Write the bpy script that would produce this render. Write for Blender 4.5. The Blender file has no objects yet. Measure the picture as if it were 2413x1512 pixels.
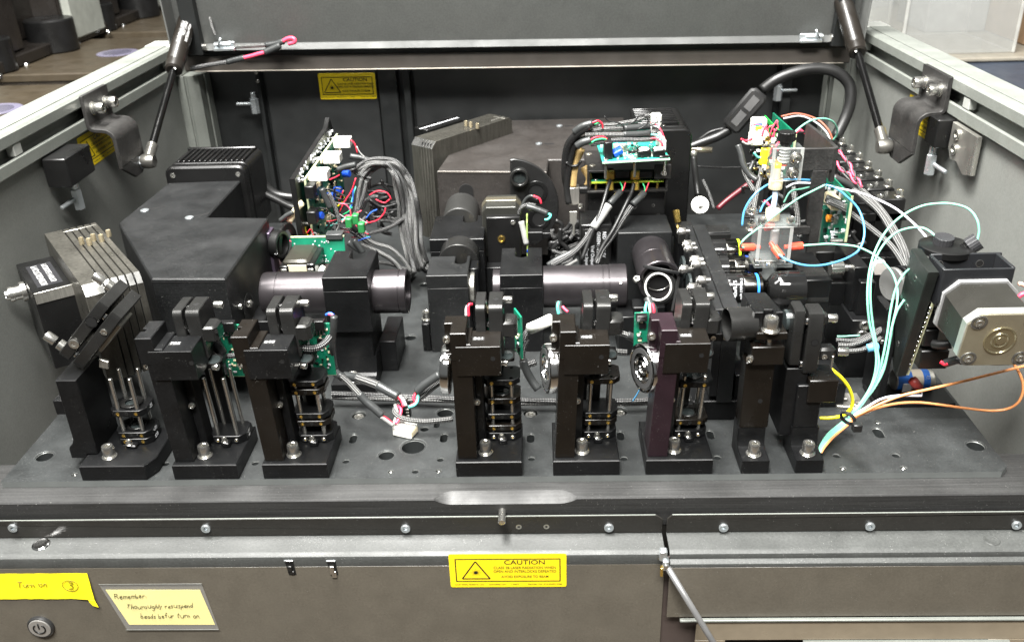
import bpy, bmesh, math, random
from mathutils import Vector, Matrix, Quaternion
from mathutils.geometry import tessellate_polygon
random.seed(7)
sc = bpy.context.scene
COL = sc.collection
MM = 0.001
# ---------------------------------------------------------------- camera
cam_d = bpy.data.cameras.new('camera'); cam = bpy.data.objects.new('camera', cam_d); COL.objects.link(cam)
cam_d.sensor_width = 36; cam_d.lens = 36*2112/2412; cam_d.clip_start = .02; cam_d.clip_end = 60
cam.matrix_world = Matrix(((0.999289, 0.016363, 0.033972, 0.027274), (0.022728, 0.457506, -0.888916, -0.599938), (-0.030087, 0.889056, 0.456808, 0.452660), (0, 0, 0, 1)))
cam_d.dof.use_dof = True; cam_d.dof.focus_distance = .80; cam_d.dof.aperture_fstop = 11
sc.camera = cam
# ---------------------------------------------------------------- room light
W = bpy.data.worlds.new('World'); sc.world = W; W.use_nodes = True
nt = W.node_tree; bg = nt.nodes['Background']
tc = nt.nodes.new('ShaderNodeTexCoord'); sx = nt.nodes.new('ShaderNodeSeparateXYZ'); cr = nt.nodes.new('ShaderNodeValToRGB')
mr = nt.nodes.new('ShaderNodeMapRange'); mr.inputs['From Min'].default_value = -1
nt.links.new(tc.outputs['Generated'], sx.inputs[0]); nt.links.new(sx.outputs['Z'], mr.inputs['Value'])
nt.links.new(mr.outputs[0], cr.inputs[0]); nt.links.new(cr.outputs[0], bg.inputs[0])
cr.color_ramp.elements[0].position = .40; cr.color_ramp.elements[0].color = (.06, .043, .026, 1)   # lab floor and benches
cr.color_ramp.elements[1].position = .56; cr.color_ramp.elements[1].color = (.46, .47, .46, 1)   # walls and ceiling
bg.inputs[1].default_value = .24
def area(name, loc, aim, sx_, sy_, power, col=(1, .985, .95)):
    l = bpy.data.lights.new(name, 'AREA'); l.shape = 'RECTANGLE'; l.size = sx_; l.size_y = sy_; l.energy = power; l.color = col
    o = bpy.data.objects.new(name, l); COL.objects.link(o); o.location = loc
    o.rotation_euler = (Vector(aim)-Vector(loc)).to_track_quat('-Z', 'Y').to_euler(); return o
area('ceiling_lamp', (-.15, -1.15, 2.1), (.0, .1, 0), 1.5, .45, 140)
area('ceiling_lamp', (-.32, .05, 2.1), (.0, .1, 0), 1.3, .4, 165)
area('ceiling_lamp', (-1.3, .0, 2.0), (.2, .2, 0), .5, 1.3, 34)
sc.view_settings.view_transform = 'Standard'; sc.view_settings.look = 'None'; sc.view_settings.exposure = .35; sc.view_settings.gamma = 1
sc.cycles.use_denoising = True; sc.cycles.max_bounces = 6; sc.cycles.transparent_max_bounces = 12; sc.cycles.sample_clamp_indirect = 6
# ---------------------------------------------------------------- materials
MATS = {}
def mat(name, c, r=.5, m=0., bump=0., bs=900., dust=0., var=.12, spec=.5, trans=0., emis=0., coat=0., rv=.12, brush=None, ior=1.45, alpha=1., grain=0.):
    if name in MATS: return MATS[name]
    M_ = bpy.data.materials.new(name); M_.use_nodes = True; t = M_.node_tree; n = t.nodes; L = t.links; b = n['Principled BSDF']
    b.inputs['Metallic'].default_value = m; b.inputs['Specular IOR Level'].default_value = spec; b.inputs['IOR'].default_value = ior
    b.inputs['Transmission Weight'].default_value = trans; b.inputs['Coat Weight'].default_value = coat; b.inputs['Alpha'].default_value = alpha
    b.inputs['Roughness'].default_value = r; b.inputs['Base Color'].default_value = (*c, 1)
    if emis: b.inputs['Emission Color'].default_value = (*c, 1); b.inputs['Emission Strength'].default_value = emis
    g = n.new('ShaderNodeNewGeometry')
    if brush:
        mp = n.new('ShaderNodeMapping'); mp.inputs['Scale'].default_value = brush; L.new(g.outputs['Position'], mp.inputs[0]); vec = mp.outputs[0]
    else: vec = g.outputs['Position']
    def noise(s, d=3, v=None):
        x = n.new('ShaderNodeTexNoise'); x.inputs['Scale'].default_value = s; x.inputs['Detail'].default_value = d; L.new(v or g.outputs['Position'], x.inputs['Vector']); return x.outputs['Fac']
    def rng(f, a, b_, lo=.3, hi=.7):
        x = n.new('ShaderNodeMapRange'); x.inputs['From Min'].default_value = lo; x.inputs['From Max'].default_value = hi
        x.inputs['To Min'].default_value = a; x.inputs['To Max'].default_value = b_; L.new(f, x.inputs['Value']); return x.outputs[0]
    if rv: L.new(rng(noise(28, 4), max(r-rv, .03), min(r+rv, 1)), b.inputs['Roughness'])
    cur = None
    if var:
        f = rng(noise(45 if not brush else 1, 4, vec if brush else None), 1-var, 1+var)
        mx = n.new('ShaderNodeVectorMath'); mx.operation = 'SCALE'; mx.inputs[0].default_value = c; L.new(f, mx.inputs['Scale']); cur = mx.outputs[0]
    if grain and cur:                      # speckled powder coat and anodised grain
        gf = n.new('ShaderNodeMath'); gf.operation = 'MULTIPLY_ADD'; L.new(rng(noise(520, 2), -grain, grain, .36, .64), gf.inputs[0]); gf.inputs[1].default_value = 1; gf.inputs[2].default_value = 1
        sm = n.new('ShaderNodeVectorMath'); sm.operation = 'SCALE'; L.new(cur, sm.inputs[0]); L.new(gf.outputs[0], sm.inputs['Scale']); cur = sm.outputs[0]
    if dust:
        f = noise(1500, 1); f2 = noise(60, 3)
        a = rng(f, 0, 1, .795-.05*dust, .83-.05*dust); q = n.new('ShaderNodeMath'); q.operation = 'MULTIPLY'; L.new(a, q.inputs[0]); L.new(rng(f2, .1, 1, .45, .6), q.inputs[1])
        mm = n.new('ShaderNodeMix'); mm.data_type = 'RGBA'; L.new(q.outputs[0], mm.inputs[0]); mm.inputs[6].default_value = (*c, 1); mm.inputs[7].default_value = (.5, .5, .47, 1)
        if cur: L.new(cur, mm.inputs[6])
        cur = mm.outputs[2]
    if cur: L.new(cur, b.inputs['Base Color'])
    if bump:
        bp = n.new('ShaderNodeBump'); bp.inputs['Strength'].default_value = bump; bp.inputs['Distance'].default_value = .0006
        L.new(noise(bs if not brush else 1, 2, vec if brush else None), bp.inputs['Height']); L.new(bp.outputs[0], b.inputs['Normal'])
    MATS[name] = M_; return M_
anod = mat('black_anodised', (.0045, .0047, .005), .38, .0, .06, 2500, .7, .2, .36, grain=0.2)
anodb = mat('brown_black_anodised', (.0065, .0052, .004), .3, .0, .05, 2500, .5, .2, .42)
anodp = mat('purple_black_anodised', (.018, .0095, .013), .3, .15, .05, 2500, .9, .2, .45)
satin = mat('satin_black_metal', (.03, .03, .029), .27, .55, .04, 2500, .4, .2, .6)
tubem = mat('turned_black_metal', (.05, .045, .048), .30, .7, 0, 2500, .35, .2, .6, rv=.02)
rough = mat('rough_black_steel', (.022, .021, .02), .55, .1, .5, 500, .6, .35, grain=0.25)
hous = mat('grained_black_paint', (.009, .0095, .0098), .47, 0, .35, 1300, 1.1, .18, .42, grain=0.2)
housb = mat('grained_dark_brown_paint', (.026, .023, .021), .5, 0, .3, 1600, .8, .15, .45, grain=0.175)
platem = mat('dark_bench_plate', (.022, .0237, .0238), .45, 0, .2, 2200, 1.2, .3, .4, grain=0.15)
edgem = mat('pale_bench_plate_edge', (.16, .17, .165), .4, .3)  # paler than the plate top
barm = mat('brushed_front_bar', (.03, .03, .0295), .5, .2, .1, 900, .9, .3, .5, brush=(12, 900, 900), grain=0.1)
wallm = mat('grey_green_powder_coat', (.165, .17, .158), .42, .0, .2, 1500, 0, .03, .45, grain=0.065)
lidm = mat('dark_grey_powder_coat', (.10, .103, .098), .5, .0, .2, 1500, 0, .06, .45, grain=0.08)
backm = mat('black_back_panel', (.012, .013, .013), .42, 0, .15, 1500, 0, .1, .5, grain=0.1)
stripm = mat('front_strip_paint', (.02, .0188, .0165), .36, 0, .15, 1700, .5, .08, .5, grain=0.1)
frontm = mat('front_panel_reflection', (.105, .094, .075), .31, 0, .15, 1700, .5, .08, .5, grain=0.07)  # warm brown floor reflection put into the base colour
rail = mat('grey_painted_aluminium', (.185, .196, .178), .42, .15, .1, 1500, 0, .08, grain=0.05)
railw = mat('bare_cut_aluminium', (.45, .46, .43), .4, .3)
alu = mat('brushed_aluminium', (.45, .44, .40), .36, .85, .08, 1, .2, .18, brush=(1400, 60, 60))
blade = mat('dull_ground_steel', (.125, .12, .104), .34, .75, .02, 1, .5, .22, brush=(300, 300, 40), grain=0.075)
bladee = mat('polished_steel_edge', (.3, .3, .29), .25, .9)
steel = mat('stainless_steel', (.66, .65, .61), .22, .95, .05, 900, 0, .12, rv=.06)
chrome = mat('polished_chrome', (.78, .78, .77), .1, 1., rv=.05)
zinc = mat('zinc_plated_steel', (.62, .66, .68), .28, .85)
brass = mat('brass', (.78, .55, .16), .22, .95)
gold = mat('gold_plated_metal', (.85, .55, .12), .22, .9)
black = mat('black_plastic', (.006, .006, .006), .33, 0, .05, 1500, .2)
dark = mat('dark_void', (.002, .002, .002), .8, var=0, rv=0)
rubber = mat('black_rubber', (.013, .013, .013), .38, 0, .1, 700)
shrink = mat('grey_heatshrink', (.034, .036, .036), .34, 0, .2, 300, .3)
white = mat('white_plastic', (.82, .82, .76), .4)
cream = mat('cream_plastic', (.72, .62, .42), .4)
whitep = mat('white_print', (.62, .63, .65), .5, var=0, rv=0)
greyp = mat('grey_print', (.42, .42, .42), .5, var=0, rv=0)
inkm = mat('black_print', (.01, .01, .01), .5, var=0, rv=0)
yellow = mat('yellow_label', (.88, .66, .012), .42, 0, var=.04)
note = mat('pale_yellow_paper', (.86, .76, .25), .6, 0, .1, 300, var=.05)
tape = mat('bright_yellow_tape', (.9, .78, .015), .5, 0, .3, 120, var=.06)
pcb = mat('green_circuit_board', (.008, .17, .095), .32, 0, .3, 1200, var=.3)
pcbe = mat('pale_board_edge', (.45, .5, .3), .5)
pcbt = mat('teal_circuit_board', (.03, .36, .27), .32, 0, .3, 1200, var=.3)
blue = mat('blue_capacitor', (.01, .06, .42), .3)
red = mat('red_wire', (.75, .03, .06), .38); green = mat('green_wire', (.03, .45, .16), .38); whitew = mat('white_wire', (.3, .3, .29), .4)
pinkr = mat('pinkish_red_wire', (.78, .07, .13), .38); bluew = mat('blue_wire', (.03, .12, .55), .38); teal_w = mat('teal_wire', (.12, .6, .5), .38)
orange = mat('orange_plastic', (.9, .33, .03), .4)
t_teal = mat('teal_tubing', (.20, .53, .39), .28, 0, 0, coat=.2, rv=.03, var=.2); t_blue = mat('blue_tubing', (.08, .31, .56), .25, coat=.3, rv=.03)
t_white = mat('white_tubing', (.82, .83, .9), .25, coat=.3, rv=.03); t_orange = mat('orange_tubing', (.80, .32, .12), .25, coat=.3, rv=.03)
t_yellow = mat('yellow_cable', (.85, .72, .02), .3, rv=.03)
redf = mat('red_fitting', (.78, .09, .05), .3); cap_y = mat('bright_yellow_sleeve', (.85, .8, .02), .4)
glass = mat('clear_acrylic', (.35, .38, .37), .06, var=0, rv=0, ior=1.47, alpha=.14)
lensm = mat('lens_glass', (.03, .037, .037), .04, 0, var=0, rv=0, spec=.8)
haze_ac = mat('hazy_acrylic', (.48, .49, .47), .12, var=.06, rv=.03, alpha=.22)
tan = mat('tan_bench_top', (.052, .041, .027), .4); panelg = mat('pale_grey_panel', (.27, .28, .25), .4)
towerb = mat('dark_brown_cowl', (.014, .012, .0105), .22); navy = mat('dark_blue_bench', (.035, .045, .065), .5)
card = mat('brown_cardboard', (.25, .16, .09), .7); paper = mat('pale_paper_box', (.3, .3, .3), .6)
rib = mat('tan_ribbon_cable', (.52, .36, .15), .4, var=.25, brush=(2500, 200, 200))
motorb = mat('stepper_end_bell', (.46, .42, .31), .33, .8, .08, 900); motorl = mat('black_laminated_motor', (.03, .03, .026), .4, .3)
greenled = mat('green_connector', (.02, .16, .045), .4); maroon = mat('maroon_plug', (.22, .03, .025), .4)
def braid_mat(name, c1, c2, sc_=1.):
    M_ = bpy.data.materials.new(name); M_.use_nodes = True; t = M_.node_tree; n = t.nodes; L = t.links; b = n['Principled BSDF']
    uv = n.new('ShaderNodeUVMap'); sp = n.new('ShaderNodeSeparateXYZ'); L.new(uv.outputs[0], sp.inputs[0])
    def mth(op, a, b_=None):
        x = n.new('ShaderNodeMath'); x.operation = op
        for i, v in enumerate((a, b_)):
            if v is None: continue
            if isinstance(v, (int, float)): x.inputs[i].default_value = v
            else: L.new(v, x.inputs[i])
        return x.outputs[0]
    u = mth('MULTIPLY', sp.outputs[0], 4*6.2832); v = mth('MULTIPLY', sp.outputs[1], 2.1*sc_)
    a = mth('SINE', mth('ADD', u, v)); d = mth('SINE', mth('SUBTRACT', u, v))
    p = mth('MULTIPLY', a, d); k = mth('GREATER_THAN', p, .3)
    mx = n.new('ShaderNodeMix'); mx.data_type = 'RGBA'; mx.inputs[6].default_value = (*c1, 1); mx.inputs[7].default_value = (*c2, 1); L.new(k, mx.inputs[0]); L.new(mx.outputs[2], b.inputs['Base Color'])
    b.inputs['Roughness'].default_value = .42; bp = n.new('ShaderNodeBump'); bp.inputs['Strength'].default_value = .8; bp.inputs['Distance'].default_value = .0005; L.new(p, bp.inputs['Height']); L.new(bp.outputs[0], b.inputs['Normal'])
    MATS[name] = M_; return M_
braid = braid_mat('black_braided_sleeve', (.012, .012, .013), (.24, .24, .235))
braidl = braid_mat('silvery_braided_sleeve', (.03, .03, .03), (.3, .3, .29))
# ---------------------------------------------------------------- mesh building (all numbers in mm)
def V(*a): return Vector(a)
class MB:
    def __init__(s): s.v = []; s.f = []; s.uv = {}
    def add(s, vs, fs, T=None):
        o = len(s.v)
        s.v += [tuple(T @ Vector(v)) if T else tuple(v) for v in vs]; s.f += [[i+o for i in f] for f in fs]; return s
    def prism(s, poly, axis, a, b, ch=.4, T=None):
        """2D outline pushed from a to b along an axis, edges of both caps chamfered"""
        if a > b: a, b = b, a
        ch = min(ch, (b-a)*.45); n = len(poly)
        ar = sum(poly[i][0]*poly[(i+1) % n][1]-poly[(i+1) % n][0]*poly[i][1] for i in range(n))
        if ar < 0: poly = poly[::-1]
        def inset(d):
            if d == 0: return poly
            out = []
            for i in range(n):
                p0, p1, p2 = Vector(poly[i-1]), Vector(poly[i]), Vector(poly[(i+1) % n])
                e1 = (p1-p0).normalized(); e2 = (p2-p1).normalized(); n1 = Vector((-e1.y, e1.x)); n2 = Vector((-e2.y, e2.x))
                k = n1+n2; k = k/max(k.dot(n1), .25) if k.length > 1e-6 else n1
                out.append(tuple(p1+k*d))
            return out
        ins = inset(ch); rings = [(ins, a), (poly, a+ch), (poly, b-ch), (ins, b)] if ch > 0 else [(poly, a), (poly, b)]
        def emb(p, h): return {'z': (p[0], p[1], h), 'y': (p[0], h, p[1]), 'x': (h, p[0], p[1])}[axis]
        vs = [emb(p, h) for r, h in rings for p in r]; fs = []
        for k in range(len(rings)-1):
            for i in range(n):
                j = (i+1) % n; fs.append([k*n+i, k*n+j, (k+1)*n+j, (k+1)*n+i])
        fs.append(list(range(n))[::-1]); fs.append([(len(rings)-1)*n+i for i in range(n)])
        return s.add(vs, fs, T)
    def box(s, x0, x1, y0, y1, z0, z1, ch=.4, T=None):
        x0, x1 = min(x0, x1), max(x0, x1); y0, y1 = min(y0, y1), max(y0, y1)
        c = min(ch, (x1-x0)*.3, (y1-y0)*.3, abs(z1-z0)*.3)
        if c <= 0: return s.prism([(x0, y0), (x1, y0), (x1, y1), (x0, y1)], 'z', z0, z1, 0, T)
        return s.prism([(x0+c, y0), (x1-c, y0), (x1, y0+c), (x1, y1-c), (x1-c, y1), (x0+c, y1), (x0, y1-c), (x0, y0+c)], 'z', z0, z1, c, T)
    def lathe(s, prof, p=(0, 0, 0), ax=(0, 0, 1), seg=24, T=None):
        q = Vector((0, 0, 1)).rotation_difference(Vector(ax).normalized()); p = Vector(p); vs = []; fs = []
        m = len(prof)
        for r, h in prof:
            for i in range(seg):
                a = 2*math.pi*i/seg; vs.append(p+q @ Vector((r*math.cos(a), r*math.sin(a), h)))
        for k in range(m-1):
            for i in range(seg):
                j = (i+1) % seg; fs.append([k*seg+i, k*seg+j, (k+1)*seg+j, (k+1)*seg+i])
        fs.append(list(range(seg))[::-1]); fs.append([(m-1)*seg+i for i in range(seg)])
        return s.add(vs, fs, T)
    def cyl(s, p, ax, r, h, ch=.4, seg=24, T=None):
        ch = min(ch, r*.4, h*.4); return s.lathe([(r-ch, 0), (r, ch), (r, h-ch), (r-ch, h)], p, ax, seg, T)
    def ring(s, p, ax, r, ri, h, ch=.3, seg=28, depth=None, T=None):
        if depth is None:                      # open ring: close the tube section on itself, no end caps
            o = len(s.f); s.lathe([(r-ch, 0), (r, ch), (r, h-ch), (r-ch, h), (ri+ch, h), (ri, h-ch), (ri, ch), (ri+ch, 0)], p, ax, seg, T)
            s.f.pop(); s.f.pop(); b = len(s.v)-8*seg
            for i in range(seg): j = (i+1) % seg; s.f.append([b+7*seg+i, b+7*seg+j, b+j, b+i])
            return s
        return s.lathe([(r-ch, 0), (r, ch), (r, h-ch), (r-ch, h), (ri+ch, h), (ri, h-ch), (ri, h-depth+.05), (ri*.98, h-depth)], p, ax, seg, T)
    def tube(s, pts, r, seg=9, sub=5, r2=None, uvl=True):
        P_ = [Vector(p) for p in pts]
        if sub > 1 and len(P_) > 2:
            Q = [P_[0]*2-P_[1]]+P_+[P_[-1]*2-P_[-2]]; R_ = []
            for i in range(1, len(Q)-2):
                for k in range(sub):
                    t = k/sub; a, b, c, d = Q[i-1], Q[i], Q[i+1], Q[i+2]
                    R_.append(.5*((2*b)+(c-a)*t+(2*a-5*b+4*c-d)*t*t+(3*b-a-3*c+d)*t**3))
            R_.append(P_[-1]); P_ = R_
        n = len(P_); tg = [(P_[min(i+1, n-1)]-P_[max(i-1, 0)]).normalized() for i in range(n)]
        up = tg[0].orthogonal().normalized(); o = len(s.v); L_ = 0
        for i in range(n):
            if i: up = (up-tg[i]*up.dot(tg[i])).normalized(); L_ += (P_[i]-P_[i-1]).length
            w = tg[i].cross(up); rr = r if r2 is None else r+(r2-r)*i/(n-1)
            for k in range(seg):
                a = 2*math.pi*k/seg; s.v.append(tuple(P_[i]+(up*math.cos(a)+w*math.sin(a))*rr))
            if i:
                for k in range(seg):
                    j = (k+1) % seg; fi = len(s.f); b = o+(i-1)*seg
                    s.f.append([b+k, b+seg+k, b+seg+j, b+j])
                    l0 = L_-(P_[i]-P_[i-1]).length; s.uv[fi] = [(k/seg, l0), (k/seg, L_), ((k+1)/seg, L_), ((k+1)/seg, l0)]
        s.f.append([o+k for k in range(seg)]); s.f.append([o+(n-1)*seg+k for k in range(seg)][::-1]); return s
    def mesh(s, name, mt, org=(0, 0, 0), smooth=True):
        me = bpy.data.meshes.new(name); og = Vector(org)
        me.from_pydata([(Vector(v)-og)*MM for v in s.v], [], s.f)
        if s.uv:
            u = me.uv_layers.new(name='UVMap').data
            for fi, uvs in s.uv.items():
                li = me.polygons[fi].loop_start
                for k, q in enumerate(uvs): u[li+k].uv = q
        bm = bmesh.new(); bm.from_mesh(me); bmesh.ops.recalc_face_normals(bm, faces=bm.faces); bm.to_mesh(me); bm.free()
        if mt: me.materials.append(mt)
        if smooth:
            me.polygons.foreach_set('use_smooth', [True]*len(me.polygons)); (None if s.uv else me.set_sharp_from_angle(angle=math.radians(32)))
        me.update(); return me
ORG = {}
def thing(name, label, cat, loc=(0, 0, 0), group=None):
    o = bpy.data.objects.new(name, None); COL.objects.link(o); o.location = Vector(loc)*MM; o.empty_display_size = .01
    ORG[o] = Vector(loc); o['label'] = label; o['category'] = cat
    if group: o['group'] = group
    return o
def part(name, mb, mt, parent, label=None, kind=None):
    org = ORG[parent]; o = bpy.data.objects.new(name, mb.mesh(name, mt, org)); COL.objects.link(o); o.parent = parent; ORG[o] = org
    if label: o['label'] = label
    if kind: o['kind'] = kind
    return o
def solo(name, mb, mt, label, cat, group=None):
    vs = mb.v; c = Vector((sum(v[0] for v in vs)/len(vs), sum(v[1] for v in vs)/len(vs), min(v[2] for v in vs)))
    o = bpy.data.objects.new(name, mb.mesh(name, mt, c)); COL.objects.link(o); o.location = c*MM; ORG[o] = c
    o['label'] = label; o['category'] = cat
    if group: o['group'] = group
    return o
def struct(name, mb, mt, parent=None):
    if parent: return part(name, mb, mt, parent)
    o = bpy.data.objects.new(name, mb.mesh(name, mt)); COL.objects.link(o); ORG[o] = Vector((0, 0, 0)); o['kind'] = 'structure'; return o
CACHE = {}
def inst(key, name, fn, mt, parent, pos, ax=(0, 0, 1), label=None):
    """a repeated small piece: its mesh is made once and shared"""
    if key not in CACHE: CACHE[key] = fn().mesh(key, mt)
    o = bpy.data.objects.new(name, CACHE[key]); COL.objects.link(o); o.parent = parent; o.location = (Vector(pos)-ORG[parent])*MM
    o.rotation_mode = 'QUATERNION'; o.rotation_quaternion = Vector((0, 0, 1)).rotation_difference(Vector(ax).normalized()); ORG[o] = Vector(pos)
    if label: o['label'] = label
    return o
def hexcup(m, r, h, hx, dp):
    m.lathe([(r*.96, 0), (r, h*.06), (r, h*.82), (r*.9, h), (hx*1.08, h)], seg=24)
    m.f.pop()                                   # open top, socket below
    b = len(m.v)-24; q = [(hx*math.cos(math.pi*(int(i/4)*4)/12)*1.0, hx*math.sin(math.pi*(int(i/4)*4)/12)) for i in range(24)]
    o = len(m.v); m.v += [(x, y, h-dp*.1) for x, y in q]+[(x, y, h-dp) for x, y in q]
    for i in range(24):
        j = (i+1) % 24; m.f += [[b+i, b+j, o+j, o+i], [o+i, o+j, o+24+j, o+24+i]]
    m.f.append([o+24+i for i in range(24)]); return m
def knurl(m, r, z0, z1, n=40):
    pr = []; vs = []; fs = []
    for h, k in ((z0, .97), (z0+.3, 1), (z1-.3, 1), (z1, .97)):
        for i in range(n): rr = r*k*(1.0 if i % 2 else .955); a = 2*math.pi*i/n; vs.append((rr*math.cos(a), rr*math.sin(a), h))
    for k in range(3):
        for i in range(n): j = (i+1) % n; fs.append([k*n+i, k*n+j, (k+1)*n+j, (k+1)*n+i])
    fs += [list(range(n))[::-1], [3*n+i for i in range(n)]]; return m.add(vs, fs)
def screw(parent, pos, ax=(0, 0, 1), r=2.75, h=3., mt=None, washer=False, label=None):
    """socket-head cap screw"""
    mt = mt or steel
    if washer:
        inst('washer%.1f%s' % (r, mt.name), 'washer', lambda: MB().cyl((0, 0, 0), (0, 0, 1), r*1.28, r*.28, .2, 28), mt, parent, pos, ax)
        pos = Vector(pos)+Vector(ax).normalized()*r*.28
    return inst('screw%.2f_%.2f%s' % (r, h, mt.name), 'screw', lambda: hexcup(MB(), r, h, r*.56, h*.55), mt, parent, pos, ax, label)
def button(parent, pos, ax, r=2.5, mt=None, h=None):
    h = h or r*.6
    return inst('button%.2f%.2f%s' % (r, h, (mt or steel).name), 'screw', lambda: hexcup(MB(), r*.99, h, r*.45, h*.7), mt or steel, parent, pos, ax)
def hole(parent, pos, ax, r, name='hole', rim=None):
    def f(): return MB().lathe([(r*1.02, -.3), (r*1.02, .10), (r*.86, .05), (r*.85, -.2)], seg=20)
    inst('rim%.2f%s' % (r, (rim or satin).name), name, f, rim or satin, parent, pos, ax)
    inst('void%.2f' % r, 'bore', lambda: MB().lathe([(r*.87, -.3), (r*.87, .06)], seg=20), dark, parent, pos, ax)  # dark disc painted as the shaded inside, nothing is cut
def bead(parent, pos, ax, r, mt, name='set_screw', h=None):
    h = h or r*.5
    return inst('bead%.2f%.2f%s' % (r, h, mt.name), name, lambda: hexcup(MB(), r, h, r*.5, h*.9), mt, parent, pos, ax)
def text(parent, s, size, pos, xdir, ydir, mt, name='lettering', th=.05, cx=True, extr=.04, shear=0., sx_=1.):
    """lettering: size in mm, laid in the plane of xdir, ydir"""
    cu = bpy.data.curves.new(name, 'FONT'); cu.body = s; cu.size = size*MM; cu.align_x = 'CENTER' if cx else 'LEFT'; cu.align_y = 'CENTER'; cu.extrude = extr*MM; cu.shear = shear; cu.offset = th*MM*.5
    to = bpy.data.objects.new('tmp', cu); COL.objects.link(to); dg = bpy.context.evaluated_depsgraph_get()
    me = bpy.data.meshes.new_from_object(to.evaluated_get(dg)); bpy.data.objects.remove(to); bpy.data.curves.remove(cu)
    X = Vector(xdir).normalized(); Y = Vector(ydir).normalized(); Z = X.cross(Y).normalized(); Y = Z.cross(X)
    R = Matrix((X*sx_, Y, Z)).transposed().to_4x4(); p = (Vector(pos)-ORG[parent])*MM
    me.transform(Matrix.Translation(p) @ R); me.materials.clear(); me.materials.append(mt); me.name = name
    o = bpy.data.objects.new(name, me); COL.objects.link(o); o.parent = parent; ORG[o] = ORG[parent]; return o
def shift(o, d, label=None, group=None):
    """copy a whole thing (three levels) by d mm"""
    def cp(a, par):
        c = a.copy(); COL.objects.link(c); c.parent = par; ORG[c] = ORG[a]+Vector(d)
        for ch in list(a.children): cp(ch, c)
        return c
    c = cp(o, None); c.location = o.location+Vector(d)*MM
    if label: c['label'] = label
    if group: c['group'] = group
    return c
def frame(o, u, v, w):
    """matrix taking local x,y,z (mm) to the directions u,v,w at o"""
    return Matrix.Translation(Vector(o)) @ Matrix((Vector(u).normalized(), Vector(v).normalized(), Vector(w).normalized())).transposed().to_4x4()
def arc(cx, cy, r, a0, a1, n=8): return [(cx+r*math.cos(math.radians(a0+(a1-a0)*i/n)), cy+r*math.sin(math.radians(a0+(a1-a0)*i/n))) for i in range(n+1)]
def cable(name, pts, r, mt, label, cat='cable', group=None, sub=6, seg=9):
    r *= {'black_braided_sleeve': .72, 'silvery_braided_sleeve': .7, 'grey_heatshrink': .84}.get(mt.name, (.5 if 'orange' not in mt.name else .56) if 'tubing' in mt.name else 1)*(.66 if cat == 'wire' else 1)
    return solo(name, MB().tube(pts, r, seg, sub), mt, label, cat, group)
def pts3(s): return [tuple(map(float, q.split(','))) for q in s.split()]
# ---------------------------------------------------------------- the room around
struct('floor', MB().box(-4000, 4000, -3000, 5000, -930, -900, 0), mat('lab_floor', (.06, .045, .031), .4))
# ---------------------------------------------------------------- cabinet that holds the bench
cab = thing('instrument_cabinet', 'open black steel instrument cabinet with grey-green inner walls and aluminium rails', 'cabinet', (-6, 300, -40))
part('side_wall', MB().box(-466, -463, 20, 655, -60, 212, .4), wallm, cab, 'left inner wall of the cabinet')
part('side_wall', MB().box(451, 454, 20, 655, -60, 212, .4), wallm, cab, 'right inner wall of the cabinet')
part('back_panel', MB().box(-463, 451, 655, 658, -60, 214, .4), backm, cab)
def slotrail(s, xi):          # s=+1: opens towards +x
    w = 38; z0, z1 = 208, 246; zs0, zs1 = 221, 233
    p = [(0, z0+2), (2, z0)] if s else []
    q = [(0, z0+1.5), (0, zs0-1.2), (1, zs0), (2.5, zs0), (2.5, zs0-4), (9, zs0-4), (12, zs0), (12, zs1), (9, zs1+4), (2.5, zs1+4), (2.5, zs1), (1, zs1), (0, zs1+1.2),
         (0, z1-2.5), (2.5, z1), (13, z1), (14, z1-1), (14, z1-2.5), (10, z1-2.5), (10, z1-8), (28, z1-8), (28, z1-2.5), (24, z1-2.5), (24, z1-1), (25, z1), (w-2.5, z1), (w, z1-2.5), (w, z0+1.5), (w-1.5, z0), (1.5, z0)]
    return MB().prism([(xi-s*a, z) for a, z in q], 'y', -120, 618, .4)
part('rail', slotrail(1, -457), rail, cab, 'left slotted aluminium top rail')
part('rail', slotrail(-1, 445), rail, cab, 'right slotted aluminium top rail')
part('rail_cap', MB().box(-493, -467, -120, 618, 246.05, 247, .2), rail, cab); part('rail_cap', MB().box(457, 481, -120, 618, 246.05, 247, .2), rail, cab)
for x0, x1 in ((-497, -455), (443, 485)): part('corner_block', MB().box(x0, x1, 618, 656, 206, 247, 1), railw, cab)
for s, x in ((1, -457), (-1, 445)):
    for y in ((205, 596) if s > 0 else (290, 598)):
        part('slot_nut', MB().box(x-s*1, x-s*9, y-7, y+7, 221.6, 232.4, .8), railw, cab)
for s, x in ((1, -463), (-1, 451)):
    m = MB().prism([(x, 618), (x+s*10, 618), (x+s*10, 621), (x+s*12, 621), (x+s*14, 619), (x+s*30, 619), (x+s*30, 656), (x, 656)], 'z', -60, 206, .3)
    part('corner_post', m, rail, cab)
    part('corner_strip', MB().box(x+s*31, x+s*33.5, 636, 655, -60, 206, .3), rail, cab)
part('back_pillar', MB().box(-193, -167, 640, 655, -60, 213, 1), backm, cab); part('back_pillar', MB().box(-158, -149, 636, 655, -60, 213, 1), backm, cab)
part('back_door', MB().box(-352, -196, 649, 655, -60, 213, 1), mat('lighter_back_panel', (.02, .021, .021), .4, 0, .15, 1500, 0, .1), cab)  # a little lighter than the other back panels
part('back_strip', MB().box(-362, -356, 640, 655, -60, 213, .6), backm, cab); part('back_strip', MB().box(360, 372, 640, 655, -60, 213, .6), backm, cab)
part('back_sheet', MB().box(-146, 352, 651, 655, -60, 213, 1), MATS['lighter_back_panel'], cab)
for z in (204, 192): bead(cab, (-359, 640, z), (0, -1, 0), 2.2, steel, 'screw')
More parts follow.
